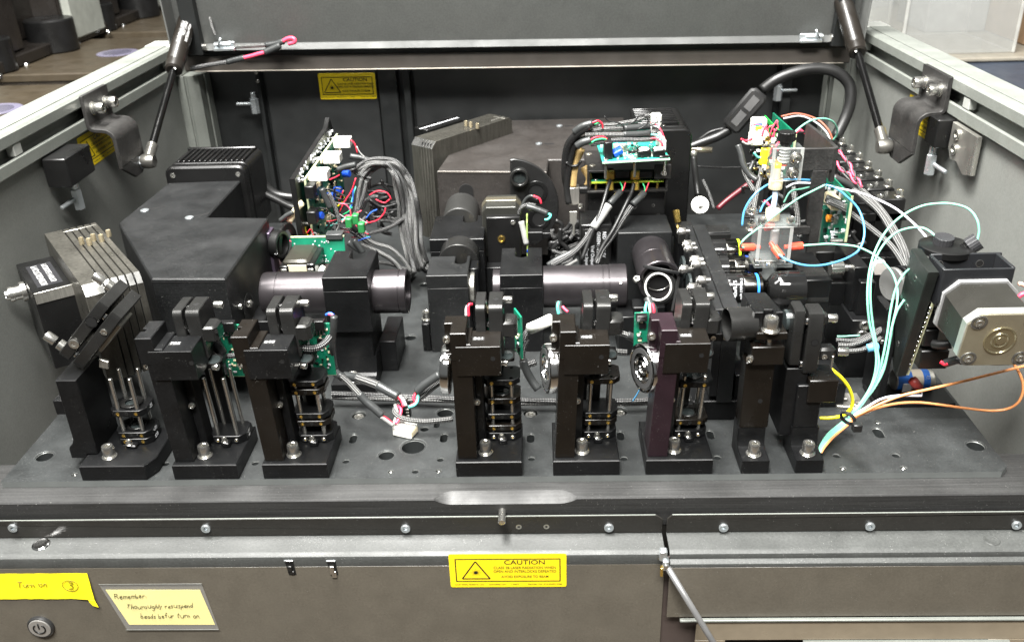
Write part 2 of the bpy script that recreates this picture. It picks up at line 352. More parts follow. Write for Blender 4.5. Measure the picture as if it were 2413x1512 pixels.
# front bar with scooped finger grip
def bar():
    m = MB(); xs = [-560, -462, -63]+[-63+i*1.5 for i in range(1, 11)]+[38+i*1.5 for i in range(0, 11)]+[450, 560]; xs = sorted(set(xs)); rows = []
    for x in xs:
        def k(x): 
            if x <= -63 or x >= 53: return 0
            if x < -48: t = (x+63)/15; return 1-(1-t)**2 if t < 1 else 1
            if x > 38: t = (53-x)/15; return 1-(1-t)**2
            return 1
        c = k(x); rows.append([(x, 32, -34), (x, 32, -6), (x, -19.6+c*9.5, -6), (x, -20.1+c*9.5*.98, -6.1), (x, -21, -7.2-c*4.4), (x, -21, -34)])
    for r in rows: m.v += r
    n = 6
    for i in range(len(rows)-1):
        for j in range(n): a = i*n+j; b = i*n+(j+1) % n; m.f.append([a, b, b+n, a+n])
    m.f += [list(range(n)), [(len(rows)-1)*n+j for j in range(n)]]; return m
part('front_bar', bar(), barm, cab, 'brushed front bar with a scooped finger grip')
part('under_bar', MB().box(-560, 560, -20, 30, -120, -34.2, .5), stripm, cab)
part('locating_pin', MB().cyl((-8, -20.5, -18.5), (0, -1, -.08), 3.1, 14, .5), steel, cab)
hole(cab, (428, 17, -6), (0, 0, 1), 2.6)
# covers: strip, shelf, rounded edge, apron
def cover(x0, x1, cl, cr, zbot, step=0):
    prof = [(-24, -21), (-24, -38.4), (-24.5, -39.2), (-26, -39.6), (-43, -40.2)]+[(-43+5*math.sin(math.radians(a)), -45.2+5*math.cos(math.radians(a))) for a in ()]
    prof += [(-45.4, -40.8), (-47.2, -42.3), (-48, -44.6)]
    if step: prof += [(-48, -46.5), (-50.2, -47.2), (-51.8, -48.6), (-52.3, -50.5)]
    yl = prof[-1][0]; prof += [(yl, zbot)]
    back = [(y+1.6, z-1.2) for y, z in prof][::-1]
    back[-1] = (-22.4, -21)
    m = MB(); pr = prof+back; n = len(pr)
    m.v = [(x0+(cl if i in (0, n-1) else 0), y, z) for i, (y, z) in enumerate(pr)]+[(x1-(cr if i in (0, n-1) else 0), y, z) for i, (y, z) in enumerate(pr)]
    for i in range(n): j = (i+1) % n; m.f.append([i, j, j+n, i+n])
    m.f += [list(range(n))[::-1], [n+i for i in range(n)]]
    return m
cl = thing('front_cover', 'dark steel front door left of the seam, folded top flange with button screws', 'cabinet door', (-200, -48, -140))
def cov2(par, x0, x1, zbot, step, notch):
    part('flange', MB().prism([(x0 + (3.5 if notch > 0 else 0), -21), (x1-(5 if notch < 0 else 0), -21), (x1, -25 if notch < 0 else -21), (x1, -38.4), (x0, -38.4), (x0, -25 if notch > 0 else -21)], 'y', -25.6, -24, .35), stripm, par)
    part('flange_highlight', MB().box(x0+4, x1-6, -25.3, -24.3, -21.05, -20.6, .1), rail, par)  # pale strip added as the light line along the flange top
    pr = [(-24, -38.6), (-26, -39.6), (-43, -40.2), (-45.4, -40.9), (-47.2, -42.3), (-48, -44.8)]
    if step: pr += [(-48, -46.5), (-50.2, -47.2), (-51.8, -48.6), (-52.3, -50.5)]
    pr += [(pr[-1][0], -51.5)]
    pl = [(y, z) for y, z in pr]+[(y+1.5, z-1.3) for y, z in pr[::-1]]; pl[-1] = (-23, -40.6)
    part('folded_shelf', MB().prism(pl, 'x', x0, x1, .2), mat('front_shelf_paint', (.046, .048, .046), .46, .0, .3, 1300, 1.3, .12, grain=.12), par)
    y = pr[-1][0]; part('apron', MB().box(x0, x1, y, y+1.8, zbot, -51.7, .3), frontm, par)
cov2(cl, -620, 122, -330, 0, -1)
for x, z in ((-414.8, -27.5), (-253.1, -29.8), (-87.7, -31.6), (78.6, -32.5)): button(cl, (x, -25.4, z), (0, -1, 0), 3.9, zinc, 2.2)
for x in (5.2, 27.7): bead(cl, (x, -25.4, -31.5), (0, -1, 0), 2.4, alu, 'countersunk_screw', .3)
part('round_bumper', MB().lathe([(7.4, 0), (7, .8), (5.6, 1.6), (5.2, 1.5), (.5, 1.7)], (-391, -33, -39.8), (0, -.1, 1), 32), chrome, cl)
cr_ = thing('front_cover', 'dark steel front cover right of the seam, with a stepped shelf edge', 'cabinet cover', (350, -52, -140))
cov2(cr_, 125.5, 620, -105, 1, 1)
for x in (171.3, 288.6, 404.6): button(cr_, (x, -25.4, -33.5), (0, -1, 0), 3.9, zinc, 2.2)
part('pressed_dimple', MB().lathe([(6.5, -.1), (6, .5), (5, .5), (4.2, .1), (.5, .05)], (382, -36, -40), (0, 0, 1), 32), MATS['front_shelf_paint'], cr_)
part('bright_lip', MB().box(136, 620, -56, -52.6, -107.5, -105.2, .5), rail, cr_, 'bright bottom lip of the right cover')
lw = thing('lower_front_panel', 'lower front panel with a tan reflection painted in and rounded cut-outs under the right cover', 'panel', (350, -50, -160))
fr2 = mat('lower_panel_reflection', (.24, .20, .145), .35, 0, .1, 1500, .3)  # tan floor reflection painted in as the panel's colour
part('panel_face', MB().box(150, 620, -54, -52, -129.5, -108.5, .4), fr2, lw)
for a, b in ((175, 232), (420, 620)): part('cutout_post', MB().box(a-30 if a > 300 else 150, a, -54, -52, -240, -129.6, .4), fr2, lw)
part('recess_back', MB().box(150, 620, -20, -18, -260, -109, .4), dark, lw)
part('inner_tray', MB().prism([(241, -131), (405, -131), (412, -138), (412, -240), (236, -240), (236, -136)], 'y', -55.5, -54.2, .5), mat('brown_drawer_front', (.2, .16, .11), .35, 0, .1), lw)
part('drawer_trim', MB().prism([(239, -130), (407, -130), (407, -131.6), (239, -131.6)], 'y', -56.2, -53, .3), rail, lw)
cd = thing('open_side_panel', 'narrow dark inner panel between the front door and the grey stay rod', 'panel', (128, -30, -200))
part('panel_face', MB().prism([(118, -52), (126, -46), (130, -52), (175, -150), (175, -330), (113, -330)], 'y', -46, -44, .3), mat('inner_panel_paint', (.065, .05, .045), .45, 0, .1), cd)
# stay rod with hinge bracket
sr = thing('stay_rod', 'grey stay rod hanging from a small zinc hinge bracket at the front seam', 'stay rod', (120, -52, -40))
part('hinge_bracket', MB().box(116.5, 122.5, -55, -49, -43, -33, .8).box(119, 124, -57, -50, -51, -41, .8), zinc, sr)
part('hinge_tip', MB().box(117.5, 119.5, -57, -53, -57, -48, .4), brass, sr)
part('pivot_screw', MB().cyl((121.5, -57, -46), (0, -1, 0), 2, 1.2), steel, sr)
part('rod', MB().tube([(123, -56, -48), (161, -71, -114), (176, -77, -140), (240, -103, -250)], 2.5, 14, 1), mat('grey_rod', (.2, .2, .2), .3, .6), sr)
def caution(o, u, v, w, h, lab):
    """yellow laser caution label: o lower-left corner, u along the text, v up"""
    u = Vector(u).normalized(); v = Vector(v).normalized(); n = u.cross(v); o = Vector(o)
    t = thing('caution_label', lab, 'warning label', o); T = frame(o, u, v, n)
    c = 2; pl = [(c, 0), (w-c, 0), (w-.4, .4), (w, c), (w, h-c), (w-.4, h-.4), (w-c, h), (c, h), (.4, h-.4), (0, h-c), (0, c), (.4, .4)]
    part('label_face', MB().prism(pl, 'z', 0, .25, .05, T), yellow, t)
    m = MB(); a0, b0, a1, b1 = w*.05, h*.17, w*.95, h*.86; q = .9
    for x0, x1, y0, y1 in ((a0, a1, b0, b0+q), (a0, a1, b1-q, b1), (a0, a0+q, b0+q, b1-q), (a1-q, a1, b0+q, b1-q)): m.box(x0, x1, y0, y1, .26, .31, 0, T)
    part('border', m, inkm, t)
    cx, by, s = w*.225, h*.26, h*.52; m = MB(); P3 = [(cx-s*.62, by), (cx+s*.62, by), (cx, by+s)]
    for i in range(3):
        a, b = Vector(P3[i]), Vector(P3[(i+1) % 3]); d = (b-a).normalized(); nn = Vector((-d.y, d.x))*.55; m.prism([tuple(a-nn), tuple(b-nn), tuple(b+nn), tuple(a+nn)], 'z', .26, .31+i*.01, 0, T)
    part('triangle', m, inkm, t)
    m = MB()
    for k in range(16):
        a = k*math.pi/8; r = s*(.2 if k % 2 else .26); d = Vector((math.cos(a), math.sin(a))); nn = Vector((-d.y, d.x))*.22; c0 = Vector((cx, by+s*.36)); m.prism([tuple(c0-nn), tuple(c0+d*r), tuple(c0+nn)], 'z', .27, .32+k*.001, 0, T)
    m.lathe([(s*.085, .26), (s*.085, .345)], tuple(o+u*cx+v*(by+s*.36)), n, 12)
    part('beam_symbol', m, inkm, t)
    for s_, sz, yy in (('CAUTION', .155, .745), ('CLASS 3B LASER RADIATION WHEN', .088, .585), ('OPEN AND INTERLOCKS DEFEATED', .088, .475), ('AVOID EXPOSURE TO BEAM', .085, .315)):
        text(t, s_, h*sz*1.18, o+u*w*.645+v*h*yy+n*.28, u, v, inkm, th=.1 if sz > .1 else .04, sx_=.86 if sz < .1 else 1.15)
    text(t, 'Laser Safety Systems, LLC      lasersafety.com      1-8629            Reorder No. 312-80402-0386', h*.05, o+u*w*.5+v*h*.085+n*.28, u, v, inkm, th=.01, sx_=1.3)
    return t
caution((-51.2, -48.3, -74.4), (1, 0, -.002), (0, 0, 1), 94.5, 35, 'yellow laser caution label on the front door below the seam')
caution((-277, 648.6, 163.5), (1, 0, -.012), (0, 0, 1), 79, 35.5, 'yellow laser caution label on the back panel beneath the lid hinge')
caution((-462.9, 322, 168), (0, 1, 0), (0, 0, 1), 82, 36, 'yellow laser caution label on the left inner wall behind a bracket')
caution((450.9, 438, 166), (0, -1, 0), (0, 0, 1), 82, 36, 'yellow laser caution label on the right inner wall behind a bracket')
# power button, slots, notes
pw = thing('power_button', 'round metal power button with a power symbol on the front door', 'button', (-404, -48, -115.5))
part('bezel', MB().lathe([(11.3, 0), (11.3, 2), (10.4, 3), (9.6, 2.4), (.5, 2.4)], (-404, -48, -115.5), (0, -1, 0), 40), mat('dark_ring', (.08, .08, .08), .25, .7), pw)
part('cap', MB().lathe([(9.4, 2.4), (9.4, 3.2), (8.9, 3.6), (.3, 3.6)], (-404, -48, -115.5), (0, -1, 0), 40), mat('satin_cap', (.40, .39, .37), .35, .6), pw)
m = MB(); m.tube([(-404+5*math.sin(a), -51.75, -115.5+5*math.cos(a)) for a in [math.radians(35+i*290/20) for i in range(21)]], .65, 6, 1).tube([(-404, -51.75, -115.3), (-404, -51.75, -109.3)], .65, 6, 1)
part('power_symbol', m, black, pw)
for x, z, k in ((-180.8, -51.5, 0), (-146.5, -52, 1)):
    t = thing('latch_slot', ('door slot with a small zinc latch tongue, right of its twin' if k else 'door slot with a recessed latch, left of its twin'), 'latch', (x, -48, z-8), 'latch slots in the front door')
    part('slot', MB().prism([(x-3.6, z+6), (x+3.4, z+6), (x+4.2, z-9), (x-2.2, z-9)], 'y', -48.15, -46, .1), dark, t)
    part('slot_lip', MB().box(x-4, x+3.6, -49.2, -48.1, z+5.8, z+7.2, .3), zinc, t)
    part('tongue', MB().box(x-2.2, x+1.8, -50, -48.2, z-4 if not k else z-7, z+1.8, .5).box(x-1, x+3, -49.4, -48.2, z-7.5 if not k else z-11, z-4, .5), steel if k else satin, t)
def crumple(w, h, o, nx=16, nz=8, amp=.5, seed=1, curl=None):
    rnd = random.Random(seed); m = MB()
    for j in range(nz+1):
        for i in range(nx+1):
            x = w*i/nx; z = h*j/nz; y = amp*rnd.random()+(curl(i/nx, j/nz) if curl else 0); m.v.append((o[0]+x, o[1]-y, o[2]+z))
    N = len(m.v); m.v += [(x, y+.15, z) for x, y, z in m.v]
    for j in range(nz):
        for i in range(nx):
            a = j*(nx+1)+i; m.f += [[a, a+1, a+nx+2, a+nx+1], [N+a, N+a+nx+1, N+a+nx+2, N+a+1]]
    return m
STR = {'T': [[(0, 9), (6, 9)], [(3, 9), (3, 0)]], 'u': [[(0, 5), (.5, 1), (2, 0), (4, 1), (4, 5)], [(4, 5), (4.4, 0)]], 'r': [[(0, 5), (.3, 0)], [(.2, 3), (1.5, 4.6), (3, 4.8)]], 'n': [[(0, 5), (0, 0)], [(0, 3), (1.5, 5), (3, 4), (3.4, 0)]],
 'o': [[(2, 5), (.3, 4), (0, 2), (1, .2), (2.6, 0), (3.8, 1.6), (3.6, 4), (2, 5)]], 'R': [[(0, 0), (.4, 9)], [(.3, 9), (4, 9), (4.8, 7), (3.5, 5), (.6, 4.6)], [(2.6, 4.6), (5.6, 0)]], 'e': [[(.4, 2.4), (3.2, 3), (3, 4.8), (1.4, 5), (.2, 3), (.6, .6), (2, 0), (3.8, .8)]],
 'm': [[(0, 5), (0, 0)], [(0, 3.4), (1.4, 5), (2.4, 4), (2.4, 0)], [(2.4, 3.4), (3.8, 5), (5, 4), (5, 0)]], 'b': [[(.4, 9), (0, 0), (2.4, .1), (3.4, 2), (2.4, 4), (.3, 3)]], ':': [[(0, 4), (.9, 4.2)], [(0, 1), (.9, 1.1)]], 'h': [[(.4, 9), (0, 0)], [(0, 3), (1.6, 4.8), (3, 3.6), (3, 0)]],
 'g': [[(3, 4.6), (1, 5), (0, 3), (1.2, 1), (3, 2)], [(3.2, 5), (3, -2.6), (1, -4), (0, -3)]], 'l': [[(.8, 9), (.2, 0)]], 'y': [[(0, 5), (1.6, 1.4)], [(3.6, 5), (.4, -4)]], 's': [[(3, 4.6), (1, 5), (.4, 3.6), (2.6, 2), (2.4, .2), (0, 0)]], 'p': [[(.4, 5), (-.4, -4)], [(.3, 4), (2, 5), (3.4, 3), (2, 1), (0, 1.4)]],
 'd': [[(3, 3.8), (1, 4.6), (0, 2), (1, 0), (3, 1.2)], [(3.6, 9), (3, 0)]], 'a': [[(3, 4), (1.4, 5), (0, 2.6), (1, .2), (3, 1.6)], [(3.2, 5), (3.4, 0)]], 'f': [[(3.4, 8.6), (1.8, 9), (1.4, 0)], [(0, 4.6), (3, 4.8)]], 't': [[(1.4, 8), (1, .4), (2.4, 0)], [(0, 5), (3, 5.2)]],
 '3': [[(0, 8), (2.4, 9), (4, 7), (1.4, 5), (4.2, 3), (3.4, .4), (0, 0)]], '~': [[(0, 8), (2, 9), (5, 8.4)], [(2.4, 8.6), (.6, 2)]]}
def hand(parent, s, x, y, z, k, mt, w=.22, name='handwriting'):
    m = MB(); cx = x; k0 = k; rnd = random.Random(len(s))
    for ch in s:
        if ch == ' ': cx += 4*k; continue
        k = k0*rnd.uniform(.86, 1.12); dz = rnd.uniform(-.9, .9)*k; sl = rnd.uniform(.02, .3)
        for st in STR[ch]: m.tube([(cx+(px+pz*sl)*k, y, z+dz+pz*k+(cx-x)*.012) for px, pz in st], w, 5, 1)
        cx += (max(px for st in STR[ch] for px, pz in st)+1.5)*k
    return part(name, m, mt, parent)
tn = thing('tape_note', 'bright yellow tape strip reading Turn on 3, curling at its corner', 'tape note', (-390, -48.5, -86))
part('tape', crumple(84, 28, (-433, -48.9, -84), 20, 7, .5, 3, lambda a, b: 1.6*max(0, a-.8)/.2*(1-b)), tape, tn)
part('curled_corner', MB().prism([(-354, -84.2), (-349, -84.2), (-347.5, -92), (-352, -90), (-354, -86)], 'y', -51, -50.5, .1), tape, tn)
pen = mat('brown_ink', (.16, .11, .01), .6); hand(tn, 'Turn on', -411, -50.1, -70, .75, pen, .25)
hand(tn, '3', -368, -50.1, -72.5, .95, pen, .28); part('drawn_circle', MB().tube([(-366+6.5*math.cos(a*math.pi/12), -50.1, -68.5+5.8*math.sin(a*math.pi/12)) for a in range(25)], .22, 5, 1), pen, tn)
sn = thing('paper_note', 'pale yellow handwritten reminder note taped under clear film on the front door', 'note', (-297, -48.5, -118))
T = None
part('note_paper', MB().prism([(-338, -74.2), (-259, -74.8), (-253.5, -114), (-327, -113.5)], 'y', -49.3, -49, .05), note, sn)
part('clear_film', MB().prism([(-341.8, -67.8), (-256, -68.6), (-251, -119), (-330, -118.5)], 'y', -49.75, -49.6, .03), mat('clear_tape_film', (.7, .7, .68), .25, var=0, rv=.1, alpha=.1), sn)
part('film_edge', MB().box(-342, -256, -50, -49.5, -68.4, -67.4, .1).box(-331, -251, -50, -49.5, -119.4, -118.6, .1), mat('film_edge', (.12, .12, .11), .3), sn, kind='stuff')
pen2 = mat('dark_olive_ink', (.05, .04, .01), .6)
hand(sn, 'Remember:', -332, -49.85, -83, .56, pen2, .2); hand(sn, '~houroughly resuspend', -324, -49.85, -94.5, .56, pen2, .2); hand(sn, 'beads befur turn on', -315, -49.85, -105.5, .56, pen2, .2)
# ---------------------------------------------------------------- optical bench plate with its holes
def circ(x, y, r, n=20): return [(x+r*math.cos(2*math.pi*i/n), y+r*math.sin(2*math.pi*i/n)) for i in range(n)]
def slot(x, y, r, L_, n=10): return [(x+r*math.cos(math.pi*i/n), y+L_+r*math.sin(math.pi*i/n)) for i in range(n+1)]+[(x-r*math.cos(math.pi*i/n), y-L_-r*math.sin(math.pi*i/n)) for i in range(n+1)]
HB = [(-411.2, 35.7, 7.2), (392, 35.7, 7.2), (-87.4, 43.9, 10.2), (-109.1, 31.8, 6.8), (-114.7, 245.9, 6.2), (-80.4, 71.4, 4), (-64, 97, 7.6), (-144, 95.1, 6.6), (15, 94.9, 6.6), (96.8, 95.1, 6.6), (-114.7, 380, 6)]
HS = [(-142.6, 23.8, 3.1), (-61.8, 24.8, 3.1), (16, 24.5, 3.1), (94.3, 23.4, 3.1), (172.7, 23.4, 3.1), (272.2, 24, 3.1), (321.2, 23.6, 3.4), (-298.6, 23, 3.1), (-220.8, 22.5, 3.1), (-81.3, 8.4, 2.9), (320, 56.1, 0), (-226, 260, 4), (330, 230, 4), (60, 340, 4)]
HT = [(-372.4, 9.3, 2.6), (-102.1, 8.7, 2.6), (-61.8, 9.2, 2.6), (272.2, 6.8, 2.7), (321.3, 6.5, 2.9), (322.5, 72.6, 2.8)]
SL = [(-142.5, 57.3, 3.3, 3.6), (-61.7, 57, 3.3, 3.6), (15.2, 55, 3.3, 3.6), (94.3, 57, 3.3, 3.6), (172.7, 57, 3.3, 3.6), (318, 56.5, 4.4, 3.4), (-70, 78, 2.6, 2.5)]
def plate():
    outer = [(-431, 0), (398, 0), (405, 7), (405, 600), (-427, 600), (-431, 596)]
    holes = [circ(*h) for h in HB+HS+HT if h[2]]+[slot(*s_) for s_ in SL]
    loops = [outer]+holes; m = MB(); flat = [p for l in loops for p in l]; m.v = [(x, y, 0) for x, y in flat]
    for tri in tessellate_polygon([[Vector((x, y, 0)) for x, y in l] for l in loops]): m.f.append(list(tri))
    return m, loops
bench = thing('optical_bench_plate', 'dark anodised optical bench plate full of drilled and tapped holes', 'bench plate', (-11, 300, -6))
pm, loops = plate(); me = pm.mesh('plate_top', platem, ORG[bench], smooth=False)
if me.polygons[0].normal.z < 0: me.flip_normals()
po = bpy.data.objects.new('plate_top', me); COL.objects.link(po); po.parent = bench; ORG[po] = ORG[bench]
m = MB(); l = loops[0]; n = len(l)
m.v = [(x, y, -.02) for x, y in l]+[(x, y, -5.9) for x, y in l]; m.f = [[i, (i+1) % n, (i+1) % n+n, i+n] for i in range(n)]
part('plate_edge', m, edgem, bench)
m = MB()
for l in loops[1:]:
    cx = sum(p[0] for p in l)/len(l); cy = sum(p[1] for p in l)/len(l); b = len(m.v); n = len(l)
    for k, z in ((1.2, .04), (1.02, -.9), (1.0, -1.25)): m.v += [(cx+(x-cx)*k, cy+(y-cy)*k, z) for x, y in l]
    for r in (0, 1):
        for i in range(n): j = (i+1) % n; m.f.append([b+r*n+i, b+r*n+j, b+(r+1)*n+j, b+(r+1)*n+i])
part('hole_rims', m, mat('lit_hole_rim', (.3, .31, .3), .35, .5), bench, kind='stuff')  # pale rim colour stands in for light caught on the chamfers
m = MB()
for l in loops[1:]:
    b = len(m.v); n = len(l); m.v += [(x, y, -1.2) for x, y in l]+[(x, y, -16) for x, y in l]
    for i in range(n): j = (i+1) % n; m.f.append([b+i, b+j, b+n+j, b+n+i])
part('hole_walls', m, mat('hole_wall', (.05, .055, .055), .35, .5), bench, kind='stuff')
m = MB()
for x, y, r in HT:
    for k in range(4): m.ring((x, y, -2.6-k*1.3), (0, 0, 1), r*1.0, r*.84, .5, .15, 16)
part('screw_threads', m, steel, bench, kind='stuff')
part('lower_deck', MB().box(-430, 404, 33, 600, -18, -17, 0), dark, bench)
for x, y in ((15, 94.9), (-144, 95.1), (96.8, 95.1)): screw(bench, (x, y, -4.5), (0, 0, 1), 5, 3.6, steel, label='socket screw sunk in its counterbore')
# ---------------------------------------------------------------- lid
lid = thing('lid', 'raised dark grey steel lid standing open over the back of the cabinet', 'lid', (0, 600, 214))
TL = Matrix.Translation(Vector((0, 600, 213))) @ Matrix.Rotation(math.radians(.72), 4, 'Y')
part('lid_lip', MB().prism([(0, -1.5), (1.5, -3), (28, -3), (28, 0), (3, 0), (3, 17), (0, 17)], 'x', -441, 432, .4, TL), mat('lid_lip_paint', (.052, .046, .04), .45, 0, .2, 1500), lid)
part('lip_edge', MB().box(-428, 424, -1.6, .2, -3.4, -1.8, .5, TL), mat('pale_lip_edge', (.5, .46, .40), .4, .4), lid)  # paler than the lip above it
part('hinge_strip', MB().box(-441, 432, 2, 5, 17, 26, .4, TL), backm, lid)
for x in (-6, 330, -358): bead(lid, TL @ Vector((x, 1.9, 21.5)), (0, -1, 0), 2.8, satin, 'rivet', 1)
TP = TL @ Matrix.Translation(Vector((0, -2, 25))) @ Matrix.Rotation(math.radians(6), 4, 'X')
part('lid_sheet', MB().prism([(-3, 3.4), (-1.6, .6), (1, 0), (4, 0), (4, 640), (0, 640), (-3, 636)], 'x', -443, 436, .6, TP), lidm, lid)
part('lid_hem', MB().prism([(-3.2, 1), (-8.5, 1), (-9, 2), (-4.4, 9), (-3.2, 9.4)], 'x', -436, 430, .3, TP), mat('lid_hem_paint', (.05, .052, .05), .45, 0, .2, 1500), lid)
for s, x in ((1, -441), (-1, 434)):
    part('side_flange', MB().box(x, x+s*2, -34, -3, 2, 636, .4, TP), lidm, lid); part('strut_channel', MB().box(x+s*14, x+s*34, -16, -3.4, -2, 620, .6, TP), backm, lid)
def latch(x, s, lab):
    c = TP @ Vector((x, -9, 8)); t = thing('lid_latch', lab, 'latch', c)
    part('latch_frame', MB().box(c.x-15, c.x+13, c.y-5, c.y+1, c.z-6, c.z-2, .8).box(c.x-15, c.x+13, c.y-1, c.y+2, c.z-2, c.z+5, .8), zinc, t)
    part('barrel', MB().cyl((c.x-s*14, c.y-1, c.z+1), (s, 0, 0), 3.4, 22), zinc, t); part('lever', MB().tube([(c.x-8*s, c.y-6, c.z), (c.x-2*s, c.y-8, c.z+11)], 1.5, 10, 1), zinc, t)
    part('pivot_pin', MB().cyl((c.x-s*24, c.y, c.z-1), (-s, 0, 0), 5, 13), steel, t)
latch(-378, 1, 'bright zinc latch at the lower left corner of the lid'); latch(375, -1, 'bright zinc latch at the lower right corner of the lid')
# hexagonal zinc door latches on the back wall
for x, s, lab in ((-366, 1, 'zinc hexagon standoff with side pin on the left of the back wall'), (352, -1, 'zinc hexagon standoff with side pin on the right of the back wall')):
    t = thing('hex_standoff', lab, 'latch', (x, 632, 148)); hx = [(x+6*math.cos(a*math.pi/3), 632+6*math.sin(a*math.pi/3)) for a in range(6)]
    part('hex_body', MB().prism(hx, 'z', 150, 171, .8), zinc, t); part('neck', MB().cyl((x, 632, 171), (0, 0, 1), 3.6, 8), zinc, t); part('side_pin', MB().cyl((x-s*5, 631, 164), (-s, 0, 0), 2.3, 20, 1), zinc, t)
# gas struts and their brackets
def strut(s, x, wx, lab, yb=384, zb=159.5):
    t = thing('gas_strut', lab, 'gas strut', (x, yb, zb)); d = Vector((-s*10 if s < 0 else -6, 258, 140)); b = Vector((x, yb, zb)); T_ = d.normalized()
    d = ((-425, 632.2, 301.8) if s > 0 else (410, 592.8, 284.4)); T_ = (Vector(d)-b).normalized()
    part('ball_socket', MB().lathe([(6.4, -7.5), (8, -5), (8.4, 0), (8, 5), (6.6, 8)], b, (s, 0, 0), 24), mat('worn_steel', (.17, .165, .15), .35, .8, .2, 400, 0, .25), t)
    part('end_fitting', MB().cyl(b+T_*5, T_, 6.2, 21, .8), MATS['worn_steel'], t)
    part('piston_rod', MB().cyl(b+T_*24, T_, 4.4, 128, .2), mat('black_chromed_rod', (.03, .03, .03), .12, .9), t)
    part('cylinder', MB().lathe([(8, 0), (10.4, 2), (11, 12), (11, 15), (11.3, 15.5), (11.3, 320)], b+T_*150, T_, 28), mat('strut_black_paint', (.013, .011, .009), .3, .0), t)
    for k in (153, 175): bead(t, b+T_*k+Vector((s*4.6, -8.2, 2.8)), (s*.45, -.83, .3), 1.9, chrome, 'crimp_mark')
    if s > 0:
        n = Vector((.35, -.90, .2)); n = (n-T_*n.dot(T_)).normalized(); u = -T_
        for i, (q, sz) in enumerate((('DO NOT OPEN HIGH PRESSURE', 4.6), ('GAS SPRING 250N', 4.6), ('DO NOT HEAT OR PUNCTURE', 3.8))):
            off = n.cross(u)*(4.6-i*4.6); text(t, q, sz, b+T_*(228-i*6)+n*11.6+off-n*abs(i-1)*.9, u, n.cross(u), greyp, th=.02)
    return t
strut(1, -420, 0, 'black gas strut holding up the left side of the lid'); strut(-1, 408, 0, 'black gas strut holding up the right side of the lid', 378, 159)
def zbracket(s, wx, x2, lab, y0, y1):
    """wx rail face, x2 inner leg"""
    t = thing('strut_bracket', lab, 'bracket', (wx, (y0+y1)/2, 145)); th = 4.2; yw = y1-y0
    q = abs(x2-wx); prof = [(0, 245), (0, 214)]+[(8-8*math.cos(math.radians(a)), 214-8*math.sin(math.radians(a))) for a in (20, 45, 70, 90)]+[(q-9, 205.5)]+[(q-9+9*math.sin(math.radians(a)), 196.5+9*math.cos(math.radians(a))) for a in (25, 50, 75, 90)]+[(q, 168)]
    def off(p, d):
        o = []
        for i in range(len(p)):
            a = Vector(p[max(i-1, 0)]); b = Vector(p[min(i+1, len(p)-1)]); e = (b-a).normalized(); o.append(tuple(Vector(p[i])+Vector((-e.y, e.x))*d))
        return o
    pr = prof+off(prof, th)[::-1]; pl = [(wx+s*(a+.2), z) for a, z in pr]
    part('bent_plate', MB().prism(pl, 'y', y0, y1, .5), rough, t)
    xa, xb = wx+s*abs(x2-wx), wx+s*(abs(x2-wx)+th)
    part('foot', MB().prism([(y0, 167.8), (y1, 167.8), (y1, 155), (y1-13, 147), (y0+30, 147), (y0, 166)], 'x', xa, xb, .5), rough, t)
    for y, z in ((y0+15, 229), (y1-13, 228)):
        p = Vector((wx+s*th, y, z)); inst('strutwasher', 'washer', lambda: MB().cyl((0, 0, 0), (0, 0, 1), 7.2, 1.6, .3), steel, t, p, (s, 0, 0)); inst('strutwasher2', 'spring_washer', lambda: MB().cyl((0, 0, 0), (0, 0, 1), 6.2, 2.2, .6), steel, t, p+Vector((s*1.6, 0, 0)), (s, 0, 0))
        screw(t, p+Vector((s*3.8, 0, 0)), (s, 0, 0), 6.2, 9)
    hx = [(384+8*math.cos(a*math.pi/3), 159+8*math.sin(a*math.pi/3)) for a in range(6)]
    part('hex_nut', MB().prism(hx, 'x', xb, xb+s*5, .8), zinc, t)
    return t
zbracket(1, -457, -432, 'bent black steel bracket bolted to the left rail', 336, 396)
zbracket(-1, 445, 420, 'bent black steel bracket bolted to the right rail', 324, 392)
def wallatch(s, x, y0, y1, lab, steelplate=False):
    t = thing('side_latch', lab, 'latch', (x, y0, 160)); xx = x+s*(18 if steelplate else 24)
    part('latch_block', MB().box(x, xx, y0, y1, 178, 207, 1), black, t); part('neck', MB().cyl((x+s*12, (y0+y1)/2, 168), (0, 0, 1), 4, 10), zinc, t)
    c = (x+s*12, (y0+y1)/2); part('hex_body', MB().prism([(c[0]+5.5*math.cos(a*math.pi/3), c[1]+5.5*math.sin(a*math.pi/3)) for a in range(6)], 'z', 146, 168, .8), zinc, t)
    part('side_pin', MB().cyl((c[0]-s*2, c[1]-3, 158), (-s*.35, -1, -.2), 2.4, 19, 1), zinc, t)
    if steelplate:
        part('angle_plate', MB().prism([(y0-60, 206), (y0-3, 206), (y0-3, 180), (y0-12, 170), (y0-26, 172), (y0-44, 164), (y0-60, 168)], 'x', x, x+s*5, .5), alu, t)
        for z in (197, 182): screw(t, (x+s*5, y0-18, z), (s, 0, 0), 5.4, 2.2)
wallatch(1, -459, 238, 292, 'black block latch with zinc pin under the left rail'); wallatch(-1, 447, 304, 330, 'black block latch with silver angle plate under the right rail', True)
